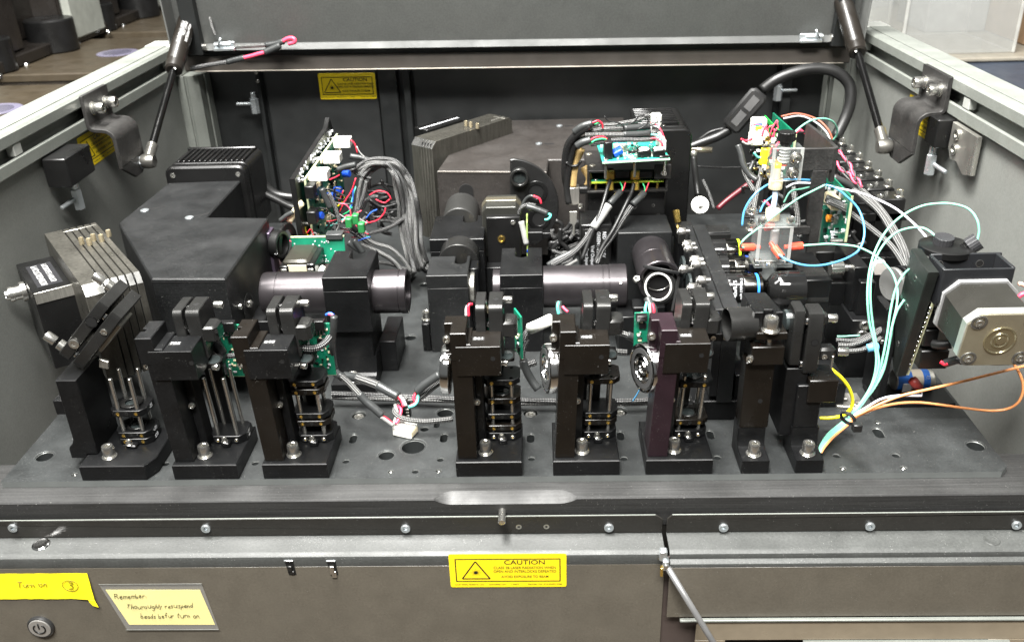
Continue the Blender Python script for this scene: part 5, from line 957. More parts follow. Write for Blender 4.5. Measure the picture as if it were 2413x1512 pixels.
cable('cable', [(-320.3, 470, 103.4), (-310.4, 470, 90.9), (-297.8, 470, 85), (-279.3, 470, 82.3), (-258.1, 470, 79.6)], 5.5, rubber, 'thick black cable leaving the finned camera at the left'); cable('cable', [(-318.2, 460, 92.8), (-303.5, 460, 84.2), (-288.6, 460, 75.4), (-278.5, 460, 71.3)], 4.5, rubber, 'second black cable sagging behind the finned camera')
# unsorted wiring that nobody could count
def tangle(lab, lst, r, mt):
    m = MB()
    for p in lst: m.tube(p, r, 8, 4)
    o = solo('wire_tangle', m, mt, lab, 'wiring'); o['kind'] = 'stuff'
tangle('tangled black wiring inside the arching cable loop', ([(-170, 375, 111), (-164, 375, 105), (-161, 375, 100), (-159, 375, 95), (-154, 375, 90)], [(-167, 392, 95), (-171, 392, 90), (-177, 392, 84), (-176, 392, 80), (-184, 392, 74)], [(-147, 383, 103), (-140, 383, 105), (-135, 383, 108), (-136, 383, 114), (-136, 383, 120)], [(-153, 381, 113), (-155, 381, 106), (-160, 381, 104), (-165, 381, 97), (-165, 381, 92)], [(-147, 398, 87), (-146, 398, 96), (-141, 398, 104), (-137, 398, 108), (-136, 398, 113)], [(-174, 393, 114), (-167, 393, 115), (-160, 393, 112), (-154, 393, 112), (-147, 393, 111)], [(-159, 382, 91), (-160, 382, 86), (-160, 382, 80), (-155, 382, 72), (-152, 382, 72)], [(-172, 397, 118), (-161, 397, 122), (-151, 397, 121), (-143, 397, 119), (-136, 397, 120)], [(-156, 386, 88), (-150, 386, 93), (-137, 386, 94), (-137, 386, 89), (-137, 386, 90)], [(-156, 392, 97), (-158, 392, 93), (-164, 392, 88), (-169, 392, 80), (-177, 392, 76)], [(-150, 386, 103), (-149, 386, 110), (-148, 386, 118), (-153, 386, 124), (-155, 386, 131)], [(-148, 378, 113), (-157, 378, 110), (-159, 378, 101), (-161, 378, 93), (-165, 378, 86)], [(-150, 396, 113), (-154, 396, 107), (-157, 396, 98), (-160, 396, 94), (-167, 396, 88)], [(-168, 399, 86), (-159, 399, 91), (-153, 399, 96), (-145, 399, 99), (-138, 399, 98)], [(-168, 375, 124), (-167, 375, 133), (-168, 375, 137), (-168, 375, 137), (-164, 375, 136)], [(-147, 393, 84), (-138, 393, 81), (-139, 393, 76), (-140, 393, 67), (-140, 393, 67)]), 1.9, rubber)
tangle('tangled dark braided leads inside the arching cable loop', ([(-166, 388, 105), (-171, 388, 98), (-168, 388, 90), (-161, 388, 87), (-151, 388, 85)], [(-159, 375, 85), (-152, 375, 85), (-142, 375, 83), (-140, 375, 85), (-139, 375, 89)], [(-159, 376, 114), (-166, 376, 114), (-174, 376, 109), (-176, 376, 104), (-179, 376, 100)], [(-156, 380, 110), (-160, 380, 101), (-156, 380, 95), (-150, 380, 90), (-149, 380, 82)], [(-167, 380, 87), (-162, 380, 82), (-162, 380, 76), (-158, 380, 69), (-148, 380, 66)], [(-172, 367, 94), (-178, 367, 89), (-182, 367, 89), (-183, 367, 86), (-183, 367, 81)], [(-172, 371, 84), (-184, 371, 85), (-183, 371, 91), (-183, 371, 92), (-183, 371, 92)], [(-176, 384, 91), (-167, 384, 90), (-160, 384, 85), (-149, 384, 85), (-141, 384, 82)], [(-174, 370, 86), (-181, 370, 86), (-183, 370, 86), (-183, 370, 87), (-182, 370, 93)]), 2.3, braid)
tangle('tangled thin black wires in front of the upright left board', ([(-200, 357, 91), (-204, 357, 96), (-208, 357, 102), (-206, 357, 108), (-206, 357, 115)], [(-196, 353, 118), (-191, 353, 122), (-196, 353, 126), (-206, 353, 131), (-218, 353, 132)], [(-190, 339, 94), (-194, 339, 98), (-201, 339, 100), (-209, 339, 96), (-215, 339, 90)], [(-189, 352, 123), (-186, 352, 117), (-183, 352, 114), (-183, 352, 114), (-183, 352, 120)], [(-195, 352, 120), (-203, 352, 123), (-203, 352, 129), (-201, 352, 133), (-194, 352, 132)], [(-198, 336, 92), (-185, 336, 91), (-183, 336, 91), (-183, 336, 88), (-183, 336, 89)], [(-193, 353, 99), (-199, 353, 103), (-200, 353, 109), (-191, 353, 116), (-185, 353, 122)], [(-212, 358, 84), (-209, 358, 78), (-202, 358, 75), (-198, 358, 74), (-198, 358, 74)], [(-206, 350, 95), (-204, 350, 88), (-205, 350, 81), (-201, 350, 77), (-202, 350, 78)], [(-211, 355, 90), (-201, 355, 96), (-194, 355, 100), (-185, 355, 100), (-186, 355, 98)], [(-208, 353, 100), (-210, 353, 104), (-216, 353, 109), (-224, 353, 110), (-225, 353, 107)], [(-209, 344, 126), (-204, 344, 120), (-193, 344, 118), (-186, 344, 117), (-181, 344, 119)]), 1.1, rubber)
tangle('tangled thin red wires around the green terminals', ([(-177, 331, 103), (-182, 331, 108), (-183, 331, 116), (-188, 331, 122), (-194, 331, 122)], [(-182, 348, 91), (-181, 348, 83), (-185, 348, 78), (-183, 348, 76), (-189, 348, 76)], [(-189, 344, 94), (-177, 344, 94), (-168, 344, 95), (-168, 344, 96), (-168, 344, 96)], [(-199, 344, 88), (-188, 344, 87), (-177, 344, 89), (-170, 344, 93), (-168, 344, 97)], [(-200, 349, 82), (-188, 349, 81), (-181, 349, 76), (-173, 349, 75), (-171, 349, 75)], [(-199, 334, 99), (-190, 334, 102), (-183, 334, 107), (-176, 334, 110), (-171, 334, 113)], [(-174, 334, 89), (-177, 334, 95), (-180, 334, 103), (-184, 334, 107), (-190, 334, 107)]), 0.7, pinkr)
tangle('tangled pale wires around the green terminals', ([(-188, 338, 105), (-194, 338, 100), (-198, 338, 96), (-202, 338, 89), (-205, 338, 82)], [(-203, 344, 102), (-208, 344, 106), (-210, 344, 107), (-210, 344, 108), (-210, 344, 106)], [(-198, 339, 108), (-190, 339, 103), (-179, 339, 104), (-172, 339, 99), (-167, 339, 96)], [(-193, 344, 99), (-200, 344, 94), (-210, 344, 95), (-211, 344, 98), (-211, 344, 97)], [(-174, 330, 98), (-174, 330, 102), (-182, 330, 107), (-188, 330, 106), (-194, 330, 100)], [(-184, 340, 90), (-179, 340, 86), (-172, 340, 87), (-169, 340, 84), (-169, 340, 81)]), 0.7, whitew)
tangle('black cable mass left of the marked module', ([(47, 338, 69), (43, 338, 65), (40, 338, 60), (41, 338, 54), (39, 338, 49)], [(69, 360, 82), (66, 360, 78), (63, 360, 74), (60, 360, 68), (57, 360, 64)], [(58, 344, 74), (50, 344, 70), (42, 344, 66), (38, 344, 66), (38, 344, 60)], [(64, 360, 62), (56, 360, 67), (50, 360, 74), (51, 360, 82), (44, 360, 87)], [(61, 349, 88), (59, 349, 84), (55, 349, 80), (49, 349, 76), (44, 349, 68)], [(53, 363, 50), (50, 363, 45), (51, 363, 37), (54, 363, 37), (60, 363, 37)], [(45, 358, 51), (47, 358, 58), (48, 358, 65), (43, 358, 69), (38, 358, 70)], [(44, 353, 54), (44, 353, 48), (45, 353, 41), (39, 353, 41), (39, 353, 41)], [(68, 340, 72), (73, 340, 71), (74, 340, 64), (74, 340, 61), (74, 340, 53)], [(66, 359, 54), (73, 359, 52), (75, 359, 51), (75, 359, 54), (75, 359, 49)], [(49, 342, 84), (49, 342, 76), (49, 342, 68), (56, 342, 61), (58, 342, 55)], [(68, 347, 74), (74, 347, 76), (74, 347, 84), (74, 347, 89), (74, 347, 87)], [(61, 362, 64), (72, 362, 66), (75, 362, 70), (75, 362, 75), (75, 362, 84)], [(54, 350, 54), (62, 350, 56), (68, 350, 58), (75, 350, 59), (75, 350, 57)]), 2.4, rubber)
tangle('dark braided mass left of the marked module', ([(63, 336, 52), (55, 336, 57), (49, 336, 56), (42, 336, 59), (39, 336, 59)], [(65, 348, 74), (71, 348, 78), (73, 348, 84), (73, 348, 86), (73, 348, 86)], [(53, 349, 77), (65, 349, 78), (73, 349, 76), (73, 349, 73), (73, 349, 71)], [(48, 354, 55), (40, 354, 56), (40, 354, 56), (40, 354, 60), (40, 354, 62)], [(45, 347, 61), (53, 347, 67), (60, 347, 70), (63, 347, 74), (64, 347, 81)], [(66, 350, 75), (73, 350, 70), (73, 350, 69), (73, 350, 70), (73, 350, 77)], [(57, 355, 62), (52, 355, 66), (44, 355, 67), (40, 355, 71), (40, 355, 78)], [(68, 336, 59), (63, 336, 53), (60, 336, 47), (51, 336, 44), (45, 336, 44)]), 2.4, braid)
tangle('tangled black wiring at the right rear behind the yellow sleeve', ([(287, 391, 152), (294, 391, 146), (295, 391, 145), (295, 391, 145), (295, 391, 142)], [(269, 378, 157), (275, 378, 155), (285, 378, 154), (291, 378, 152), (292, 378, 147)], [(290, 391, 126), (288, 391, 121), (282, 391, 117), (280, 391, 110), (270, 391, 107)], [(266, 385, 111), (259, 385, 113), (258, 385, 111), (259, 385, 106), (259, 385, 107)], [(278, 371, 148), (277, 371, 144), (277, 371, 138), (278, 371, 131), (281, 371, 127)], [(280, 398, 117), (277, 398, 122), (271, 398, 128), (261, 398, 131), (259, 398, 139)], [(279, 398, 147), (285, 398, 148), (294, 398, 149), (296, 398, 153), (295, 398, 161)], [(266, 384, 151), (267, 384, 143), (266, 384, 138), (267, 384, 129), (263, 384, 122)], [(278, 388, 159), (284, 388, 166), (291, 388, 166), (292, 388, 165), (292, 388, 160)], [(282, 381, 151), (272, 381, 149), (266, 381, 143), (256, 381, 140), (255, 381, 140)], [(269, 392, 155), (270, 392, 160), (274, 392, 164), (283, 392, 165), (291, 392, 162)], [(287, 394, 125), (290, 394, 117), (295, 394, 109), (291, 394, 102), (294, 394, 95)], [(285, 388, 155), (293, 388, 154), (292, 388, 160), (292, 388, 164), (292, 388, 163)], [(276, 391, 153), (275, 391, 148), (275, 391, 140), (280, 391, 136), (291, 391, 134)]), 1.6, rubber)
tangle('tangled grey leads behind the clear blocks', ([(288, 292, 123), (292, 292, 118), (296, 292, 114), (298, 292, 107), (296, 292, 99)], [(278, 310, 103), (274, 310, 108), (263, 310, 109), (261, 310, 113), (261, 310, 117)], [(274, 304, 105), (276, 304, 112), (278, 304, 117), (274, 304, 124), (271, 304, 131)], [(272, 304, 129), (276, 304, 122), (280, 304, 115), (281, 304, 106), (288, 304, 100)], [(278, 306, 116), (276, 306, 109), (276, 306, 100), (276, 306, 94), (280, 306, 87)], [(284, 308, 127), (278, 308, 131), (274, 308, 136), (275, 308, 140), (271, 308, 140)], [(305, 307, 100), (313, 307, 102), (314, 307, 107), (314, 307, 108), (314, 307, 111)], [(281, 300, 117), (283, 300, 121), (292, 300, 123), (295, 300, 127), (294, 300, 134)]), 1.8, braid)
tangle('tangled red wires at the right rear boards', ([(264, 363, 171), (273, 363, 171), (279, 363, 174), (282, 363, 178), (281, 363, 186)], [(276, 376, 164), (279, 376, 170), (277, 376, 178), (278, 376, 184), (283, 376, 186)], [(279, 368, 163), (286, 368, 163), (289, 368, 160), (289, 368, 160), (289, 368, 158)], [(279, 372, 174), (280, 372, 180), (282, 372, 186), (285, 372, 192), (286, 372, 192)], [(281, 372, 166), (278, 372, 161), (278, 372, 156), (283, 372, 150), (291, 372, 149)], [(280, 367, 174), (283, 367, 182), (286, 367, 186), (285, 367, 189), (285, 367, 193)], [(276, 369, 175), (276, 369, 182), (272, 369, 186), (262, 369, 190), (257, 369, 188)]), 0.7, pinkr)
tangle('loose wires over the control board', ([(118, 340, 194), (115, 340, 200), (109, 340, 203), (100, 340, 205), (96, 340, 210)], [(98, 353, 197), (88, 353, 200), (86, 353, 199), (86, 353, 199), (86, 353, 201)], [(118, 343, 194), (120, 343, 187), (125, 343, 185), (125, 343, 185), (119, 343, 185)], [(116, 366, 184), (110, 366, 184), (103, 366, 185), (93, 366, 186), (87, 366, 184)], [(131, 339, 195), (139, 339, 199), (142, 339, 203), (140, 339, 208), (132, 339, 210)], [(129, 345, 192), (129, 345, 186), (133, 345, 184), (136, 345, 184), (143, 345, 184)], [(127, 350, 197), (135, 350, 195), (144, 350, 196), (150, 350, 199), (158, 350, 200)], [(122, 348, 198), (129, 348, 202), (133, 348, 207), (137, 348, 207), (145, 348, 207)], [(108, 341, 199), (113, 341, 195), (120, 341, 190), (122, 341, 186), (126, 341, 185)]), 0.8, rubber)
tangle('loose pale wires over the control board', ([(136, 347, 200), (138, 347, 196), (141, 347, 189), (148, 347, 186), (156, 347, 186)], [(146, 343, 197), (147, 343, 190), (152, 343, 185), (157, 343, 184), (158, 343, 184)], [(131, 357, 186), (125, 357, 181), (126, 357, 181), (127, 357, 181), (135, 357, 181)], [(130, 361, 186), (125, 361, 183), (119, 361, 180), (119, 361, 180), (119, 361, 180)], [(148, 350, 199), (152, 350, 195), (149, 350, 190), (152, 350, 187), (162, 350, 182)]), 0.7, whitew)
tangle('dark wiring below the valve row', ([(351, 294, 79), (347, 294, 85), (338, 294, 89), (338, 294, 88), (338, 294, 87)], [(354, 306, 94), (347, 306, 92), (340, 306, 94), (340, 306, 98), (340, 306, 100)], [(357, 294, 93), (357, 294, 89), (361, 294, 83), (367, 294, 77), (371, 294, 69)], [(364, 308, 88), (361, 308, 82), (352, 308, 80), (350, 308, 72), (346, 308, 67)], [(376, 311, 66), (371, 311, 64), (371, 311, 57), (370, 311, 54), (368, 311, 54)], [(360, 310, 70), (353, 310, 73), (347, 310, 76), (344, 310, 77), (344, 310, 76)], [(370, 288, 83), (361, 288, 79), (360, 288, 74), (353, 288, 70), (347, 288, 69)], [(366, 289, 76), (363, 289, 72), (356, 289, 70), (347, 289, 67), (341, 289, 66)], [(355, 295, 69), (353, 295, 63), (345, 295, 61), (342, 295, 61), (342, 295, 61)], [(346, 288, 98), (339, 288, 97), (335, 288, 95), (335, 288, 96), (336, 288, 92)]), 2.2, rubber)
# ---------------------------------------------------------------- stacked control boards, centre right
t = thing('control_box', 'open-fronted black box with gold sockets under a teal board', 'electronics box', (122, 360, 95))
m = MB().box(79, 165, 336, 338, 129, 132, .3).box(79, 165, 336, 410, 149.5, 152, .5).box(79, 81.5, 336, 410, 129, 149.4, .4).box(162.5, 165, 336, 410, 129, 149.4, .4)
for args, nm in (((78.5, 165.5, 336, 412, 149.6, 152), 'top_plate'), ((78.5, 165.5, 336, 412, 126.5, 129), 'bottom_plate'), ((78.5, 81, 336, 412, 129.1, 149.5), 'side_plate'), ((163, 165.5, 336, 412, 129.1, 149.5), 'side_plate'), ((81.2, 162.8, 405, 408, 129.1, 149.5), 'rear_plate')): part(nm, MB().box(*args, .4), mat('scuffed_black_sheet', (.022, .021, .02), .33, .2, .1, 1200, .8, .3), t)
part('corner_tab', MB().box(150, 168, 333, 336, 142, 158, .8), rough, t); screw(t, (160, 333, 149), (0, -1, 0), 3.2, 1.6, steel)
part('inner_board', MB().box(83, 161, 338, 398, 137.5, 139, .2), pcb, t); part('board_edge', MB().box(83, 161, 337.4, 338, 137.2, 139.2, 0), mat('lime_board_edge', (.45, .6, .05), .4), t)
for p in ((102.7, 334, 145), (130.2, 334, 144.3)): part('gold_socket', MB().box(p[0]-5, p[0]+5, 334, 344, p[2]-3, p[2]+7, .8).cyl((p[0], 334, p[2]-5), (0, -.3, -1), 4.2, 9, .4, 16), gold, t)
for p in ((116.4, 334, 147.5), (141.5, 334, 146.9)): part('socket', MB().box(p[0]-8, p[0]+7, 334, 342, p[2]-4, p[2]+4, .5), black, t)
for x in (88, 155): part('standoff', MB().cyl((x, 342, 129), (0, 0, 1), 1.6, 8), brass, t); bead(t, (x, 342, 139), (0, 0, 1), 2.4, steel, 'screw', 1.5)
part('lower_module', MB().box(79.5, 165, 345, 400, 66, 126, .8), black, t)
for x, z in ((115, 118), (120, 106), (152, 108), (158, 97), (132, 106)): hole(t, (x, 345, z), (0, -1, 0), 1.6, rim=steel)
part('side_bracket', MB().box(58, 70, 340, 352, 112, 132, .6), alu, t); part('silver_blade', MB().prism([(59, 108), (67, 108), (67, 96), (64.6, 92), (64.6, 80), (62.4, 80), (62.4, 92), (59, 96)], 'y', 330, 331.6, .3), alu, t); part('side_cylinder', MB().cyl((70, 346, 128), (1, 0, 0), 5, 12), black, t); screw(t, (72, 338, 112), (-.4, -1, 0), 3, 4, steel)
for p in ((84.5, 352.1, 152), (83.1, 395, 152)): button(t, (p[0], p[1], 152), (0, 0, 1), 3.6, mat('warm_steel'and'old_screw', (.35, .33, .28), .35, .8), 1.4)
t = thing('control_board', 'teal circuit board on standoffs above the control box, loaded with parts', 'circuit board', (128, 350, 168))
TP_ = Matrix(((.998, -.03, 0, 92.4), (.03, .998, 0, 306.5), (0, 0, 1, 169), (0, 0, 0, 1)))
part('board', MB().prism([(0, 0), (71, 6), (71, 70), (0, 70)], 'z', 0, 1.6, .1, TP_), pcbt, t); part('board_edge', MB().prism([(-.1, -.5), (71.1, 5.5), (71.1, 6), (-.1, 0)], 'z', -.1, 1.7, 0, TP_), mat('mint_board_edge', (.5, .75, .55), .4), t)
def cb(x0, x1, y0, y1, z1, mt, nm, ch=.5): part(nm, MB().box(x0, x1, y0, y1, 1.7, z1, ch, TP_), mt, t)
cb(3, 11, 7, 26, 20, black, 'tall_plug'); cb(38, 52, 10, 20, 9, black, 'black_trimmer'); cb(54, 67, 10, 20, 9, black, 'black_trimmer'); cb(60, 70, 6, 9, 4, black, 'plug_row')
for x in (45, 60.5): part('white_dial', MB().cyl(TP_ @ Vector((x, 15, 9)), (0, 0, 1), 5.4, 1.4, .3), white, t)
for y in (10, 14, 18): part('blue_capacitor', MB().cyl(TP_ @ Vector((13, y+3, 5)), (1, .1, .5), 3.4, 10, .5, 16), blue, t)
cb(57, 62, 24, 30, 6, orange, 'orange_part'); cb(30, 44, 26, 32, 3.4, black, 'long_chip'); cb(64, 70, 26, 60, 15, white, 'white_plug_row'); cb(24, 30, 34, 42, 9, mat('clear_coil', (.5, .6, .55), .2), 'coil'); cb(16, 26, 30, 48, 7, cream, 'pale_part')
rnd = random.Random(17); mw = MB(); md = MB(); mg = MB()
for i in range(150):
    x, y = rnd.uniform(2, 68), rnd.uniform(7, 66); a, b = rnd.choice(((2, 1), (1, 2), (3, 2), (1.4, 1.4), (4, 1.2))); rnd.choice((mw, mw, md, mg)).box(x, x+a, y, y+b, 1.65, 2+rnd.uniform(.3, 3), .1, TP_)
part('small_parts', mw, white, t, kind='stuff'); part('small_parts', md, black, t, kind='stuff'); part('small_parts', mg, alu, t, kind='stuff')
for x, y in ((4, 5), (35, 8), (67, 12)): part('standoff', MB().cyl(TP_ @ Vector((x, y, -18)), (0, 0, 1), 1.5, 17.9, .3, 6), steel, t); bead(t, TP_ @ Vector((x, y, 1.6)), (0, 0, 1), 3, steel, 'screw', 1.4)
cable('ribbon_cable', [(71.5, 345, 174.4), (66.5, 345, 162.7), (63.3, 345, 148.5), (62, 345, 131.6)], 6.5, rib, 'tan ribbon cable dropping at the left of the control box', 'ribbon cable', seg=4); cable('ribbon_cable', [(75.2, 352, 150.8), (81.4, 352, 138.6), (77.7, 352, 126.4)], 5, rib, 'second tan ribbon fold between the ribbon and the box', 'ribbon cable', seg=4)
cable('cable_tie', [(55.3, 338, 161.4), (60.8, 338, 157.4), (67.6, 338, 157.8), (71.3, 338, 162.4)], 1.6, rubber, 'black tie round the tan ribbon cable', 'cable tie')
TOPS = [('62.6,350,115.1 55,345,141.5 56.3,340,173.9 65.2,335,191.3 80.6,332,202.6', rubber, 'thick black cable rising left of the control board', 4.4), ('58.5,340,113.8 56.7,342,132.7 60.8,340,166.7 67.5,338,183.5 85.4,336,188.2', rubber, 'second black cable rising left of the control board', 3.8), ('63.9,360,146.1 64.5,352,177.2 73.2,345,195.2 85.5,340,203.1', rubber, 'inner black cable rising left of the control board', 3.6)]
for s_, mt, lab, r in TOPS: cable('cable', pts3(s_), r, mt, lab)
for i, (s_, mt, r, lab) in enumerate((
    ('90.3,345,198.9 104.2,350,197.7 117.9,352,199.1 131.8,355,200.7 145.7,360,204.6', braidl, 3.6, 'highest braided cable crossing over the control board'),
    ('78.6,335,194.6 94.5,340,196 112.7,342,196 130.9,345,195.2 151.6,350,197.9', braidl, 3.8, 'second braided cable over the control board'),
    ('75.2,330,193.3 94.1,332,192.3 116.7,335,190.9 134.9,338,190.6 151.4,345,190.1', braidl, 3.8, 'third braided cable over the control board'),
    ('81.3,325,184.6 93.9,328,185.7 111.9,330,187 134.5,333,185.6 148.8,340,184.2', braid, 3.4, 'lowest braided cable over the control board'),
    ('117.1,341,196.1 130.8,344,195.9 144.7,348,195.9', shrink, 4.3, 'grey sleeve on the second cable over the board'), ('115.7,334,191.2 130.3,337,190.5 144.2,341,190.5', shrink, 4.3, 'grey sleeve on the third cable over the board'),
    ('63.8,334,195.2 72.6,332,201.9 82.8,332,204.8', shrink, 4.6, 'grey sleeve at the upper left bend of the cables'), ('66.2,326,182.4 72.3,325,186.6 81.2,325,189.1', shrink, 4.8, 'grey sleeve low at the left of the control board'))):
    cable('braided_cable' if 'sleeve' not in lab else 'heatshrink_sleeve', pts3(s_), r, mt, lab)
for s_, mt, lab in (('82.8,332,205.2 88.6,333,207.1 93.1,334,203.6 94.2,335,198.3', red, 'red wire loop at the upper left of the control board'), ('85.1,334,202.9 90.5,335,204.3 94.2,336,200.7', green, 'green wire loop beside the upper red one'), ('78.1,324,186.8 84.7,325,191.3 93.7,327,191.4 98.3,328,188.8', red, 'red wire arch over the tall black plug'), ('79.4,323,185.2 86.5,324,189.3 95.5,326,189.4 99.2,327,186.3', green, 'green wire arch over the tall black plug'),
    ('145.5,358,205.1 151.9,355,205.7 154.6,350,201.5 154.7,345,195.5', whitew, 'white wire bundle curling down at the upper right of the board'), ('145.7,350,199 152.7,347,196.9 156.8,342,191.7 160.3,338,183.6', red, 'red wire dropping to the white plug row'), ('147.4,348,196.7 154.3,345,194.6 158.5,340,187.6 160.9,335,180.7', whitew, 'white wire dropping to the white plug row'), ('139.6,338,184.1 149.1,336,186.2 156,332,182.6 157.8,330,176.7', red, 'red wire near the front of the white plug row'), ('144.1,340,188.9 150.6,338,189.3 157,334,184.8', teal_w, 'teal wire near the front of the white plug row')):
    cable('wire', pts3(s_), 1.5, mt, lab, 'wire', seg=6)
t = thing('white_plug', 'white plug cluster standing behind the right end of the control board', 'plug', (160, 360, 180)); p = (152.3, 355, 197.5); part('plug_body', MB().box(p[0]-5, p[0]+6, p[1], p[1]+10, p[2]-4, p[2]+9, 1.5), white, t)
# cables from the sockets to the lower left
for s_, mt, r, lab in (('103.1,332,142.3 99.9,325,137.5 94.7,312,125.5 88.7,300,113.3 79.3,290,93.3 70,280,72.3', rubber, 2.1, 'thin black coax from the left gold socket'), ('128.1,330,139 124.9,322,130.8 118.7,312,122.6 104.4,296,100 92.9,288,84.1 83.6,280,68.1', rubber, 2.1, 'thin black coax from the right gold socket'),
    ('113.7,325,131.5 107.8,318,127.8 101.5,312,122.9', shrink, 4.4, 'grey sleeve below the left black socket'), ('138.9,325,129.5 132.8,318,125.9 125.6,312,121.5', shrink, 4.6, 'grey sleeve below the right black socket'), ('100.1,310,121.8 91.1,302,111.5 82.7,296,101.9', whitew, 4.6, 'glossy white sleeve on the left slanting cable'),
    ('81.8,295,100.9 72.6,290,88.6 58.8,284,76.7 38.3,280,66.5', braid, 4.2, 'braided cable slanting down left past the marked module'), ('124.5,310,120.3 113.9,304,106.4 102.4,296,90.4 92,288,79.2 85.8,280,67', braid, 4.4, 'braided cable slanting down to the long lens tube'),
    ('33.9,290,62.2 43.1,292,67.6 57,296,72.6 67.2,300,77.2', shrink, 3.6, 'grey cable behind the start of the long lens tube'), ('36,284,61.3 52.1,286,62.1 65.8,288,68.9', whitew, 1.6, 'pale wire low behind the long lens tube')):
    cable('cable' if 'sleeve' not in lab else 'sleeve', pts3(s_), r, mt, lab)
for s_, mt, lab in (('113.6,331,140 115.7,328,135.2 114.3,326,131.1', green, 'green wire under the left socket'), ('119.1,331,139.9 117.5,328,135.2 114.8,326,130.6', red, 'red wire under the left socket'), ('137.8,331,138.5 139.9,328,133.7 139,326,129.1', green, 'green wire under the right socket'), ('144.2,331,139.3 142.2,328,134.6 139.5,326,128.7', red, 'red wire under the right socket')):
    cable('wire', pts3(s_), 1.2, mt, lab, 'wire', seg=6)
t = thing('detector_module', 'black module printed RED GREEN BLACK in white below the control box', 'module', (88, 320, 60)); part('module_body', MB().box(70, 103, 300, 345, 40, 104, .8), black, t)
part('module_frame', MB().box(72.5, 100.5, 299.6, 300, 56, 99, .2), satin, t)
for i, s_ in enumerate(('RED    : +11.5V', 'GREEN : -11.5V', '            Vref Output', 'BLACK : Cont Input')): text(t, s_, 5.2, (95-i*6.2, 299.3, 96), (0, 0, -1), (1, 0, 0), whitep, th=.2, cx=False, sx_=.9)
cable('black_wiring', [(39.5, 360, 50.1), (49.4, 360, 65.7), (64, 360, 75.8), (71.2, 360, 86)], 6, rubber, 'dark tangle of cables left of the marked module'); cable('black_wiring', [(41.7, 350, 41.1), (53.9, 350, 54), (70.9, 350, 61.5)], 5, braid, 'dark braided cable left of the marked module')
# wheel motor wiring
for s_, mt, r, lab in (('3.5,318,110.8 6.5,316,118.8 14.4,314,123.2 22.1,312,122.3', braid, 3, 'braided lead bending over the wheel motor board'), ('12.1,312,122 22.1,310,119.6 34.7,308,114.8', shrink, 4, 'grey sleeve pointing right across the filter wheel'), ('6.5,318,119 11.2,318,127.6 16.8,316,132 22.3,315,130.3', shrink, 2, 'thin grey lead above the wheel motor board'), ('19.6,315,132.3 25.9,314,129.6 28.1,313,124.2', red, 1.2, 'red wire above the wheel motor board'), ('33.8,308,114.8 37.9,307,113.2 35.5,306,109.3 31.4,306,108.4', teal_w, 1.3, 'teal wire at the tip of the grey sleeve'), ('6.2,310,105.5 8.7,308,93.4 11.2,306,80.8', whitew, 3.2, 'white printed cable tag hanging by the wheel motor')):
    cable('cable', pts3(s_), r, mt, lab)
# ---------------------------------------------------------------- power cord with ferrite, right rear
cable('mains_cable', [(312.3, 560, 182.2), (329.7, 560, 195.2), (355.3, 560, 204.6), (381.6, 560, 207.1), (403.9, 558, 201.7), (418.9, 552, 187.8), (421.1, 545, 168), (415.4, 540, 147.8), (403.6, 530, 126.1)], 7.2, rubber, 'thick black power cord arching at the right rear')
cable('mains_cable', [(223.4, 560, 108.9), (241.3, 560, 115.9), (260.2, 560, 122.8), (276, 560, 132)], 6, rubber, 'thick black cord end between the ferrite and the metal plug'); cable('cord_wire', [(233.9, 565, 114.6), (250.8, 565, 127.3), (270.3, 565, 132.5)], 2, rubber, 'thin black lead above the thick cord end')
t = thing('ferrite_clamp', 'black two-window ferrite clamp on the power cord', 'ferrite', (293.1, 560, 155.5)); a = Vector((274.8, 560, 133.1)); b = Vector((311.5, 560, 179.6)); d = (b-a).normalized()
side = d.cross(Vector((0, -1, .45)).normalized()).normalized(); n = side.cross(d); n = -n if n.y > 0 else n
TF = Matrix(((d.x, side.x, n.x, a.x), (d.y, side.y, n.y, a.y), (d.z, side.z, n.z, a.z), (0, 0, 0, 1))); Lf = (b-a).length
part('clamp_shell', MB().prism([(0, -9), (4, -13), (Lf-5, -13), (Lf, -8), (Lf, 8), (Lf-5, 13), (4, 13), (0, 9)], 'z', -11, 11, 3, TF), rubber, t)
for k in (.14, .54): part('window', MB().box(Lf*k, Lf*(k+.32), -5, 5, 11.05, 11.7, .4, TF), mat('ferrite_window', (.07, .07, .07), .3), t)
t = thing('metal_plug', 'silver right-angled plug on the end of the cord', 'plug', (233.2, 558, 108.1)); part('plug_bar', MB().tube([(222.1, 558, 107.2), (253.3, 555, 106.2)], 4, 12, 1), mat('warm_steel', (.62, .55, .42), .25, .9), t); part('plug_neck', MB().tube([(229.7, 556, 105.9), (230.3, 556, 96.1)], 4.4, 12, 1), alu, t)
cable('cable', [(229.1, 550, 99.1), (230.3, 545, 86.3), (232.9, 540, 67.5), (234.5, 530, 52.2)], 4.2, rubber, 'dark cable hanging straight below the silver plug'); cable('cable', [(237.8, 520, 77), (243.7, 505, 64.8), (248.8, 490, 48.8)], 2.6, braid, 'thin brown-black cable left of the red lead'); cable('cable', [(251, 480, 52.4), (264.5, 485, 62.8), (282, 490, 74.7), (296.6, 495, 83.9)], 3.4, mat('dark_red_cable', (.10, .012, .018), .4), 'dark red lead rising to the right rear'); cable('cable', [(242.2, 600, 70.4), (277.2, 600, 67.8), (312, 600, 67.6)], 1.4, rubber, 'thin black wire level across the rear')
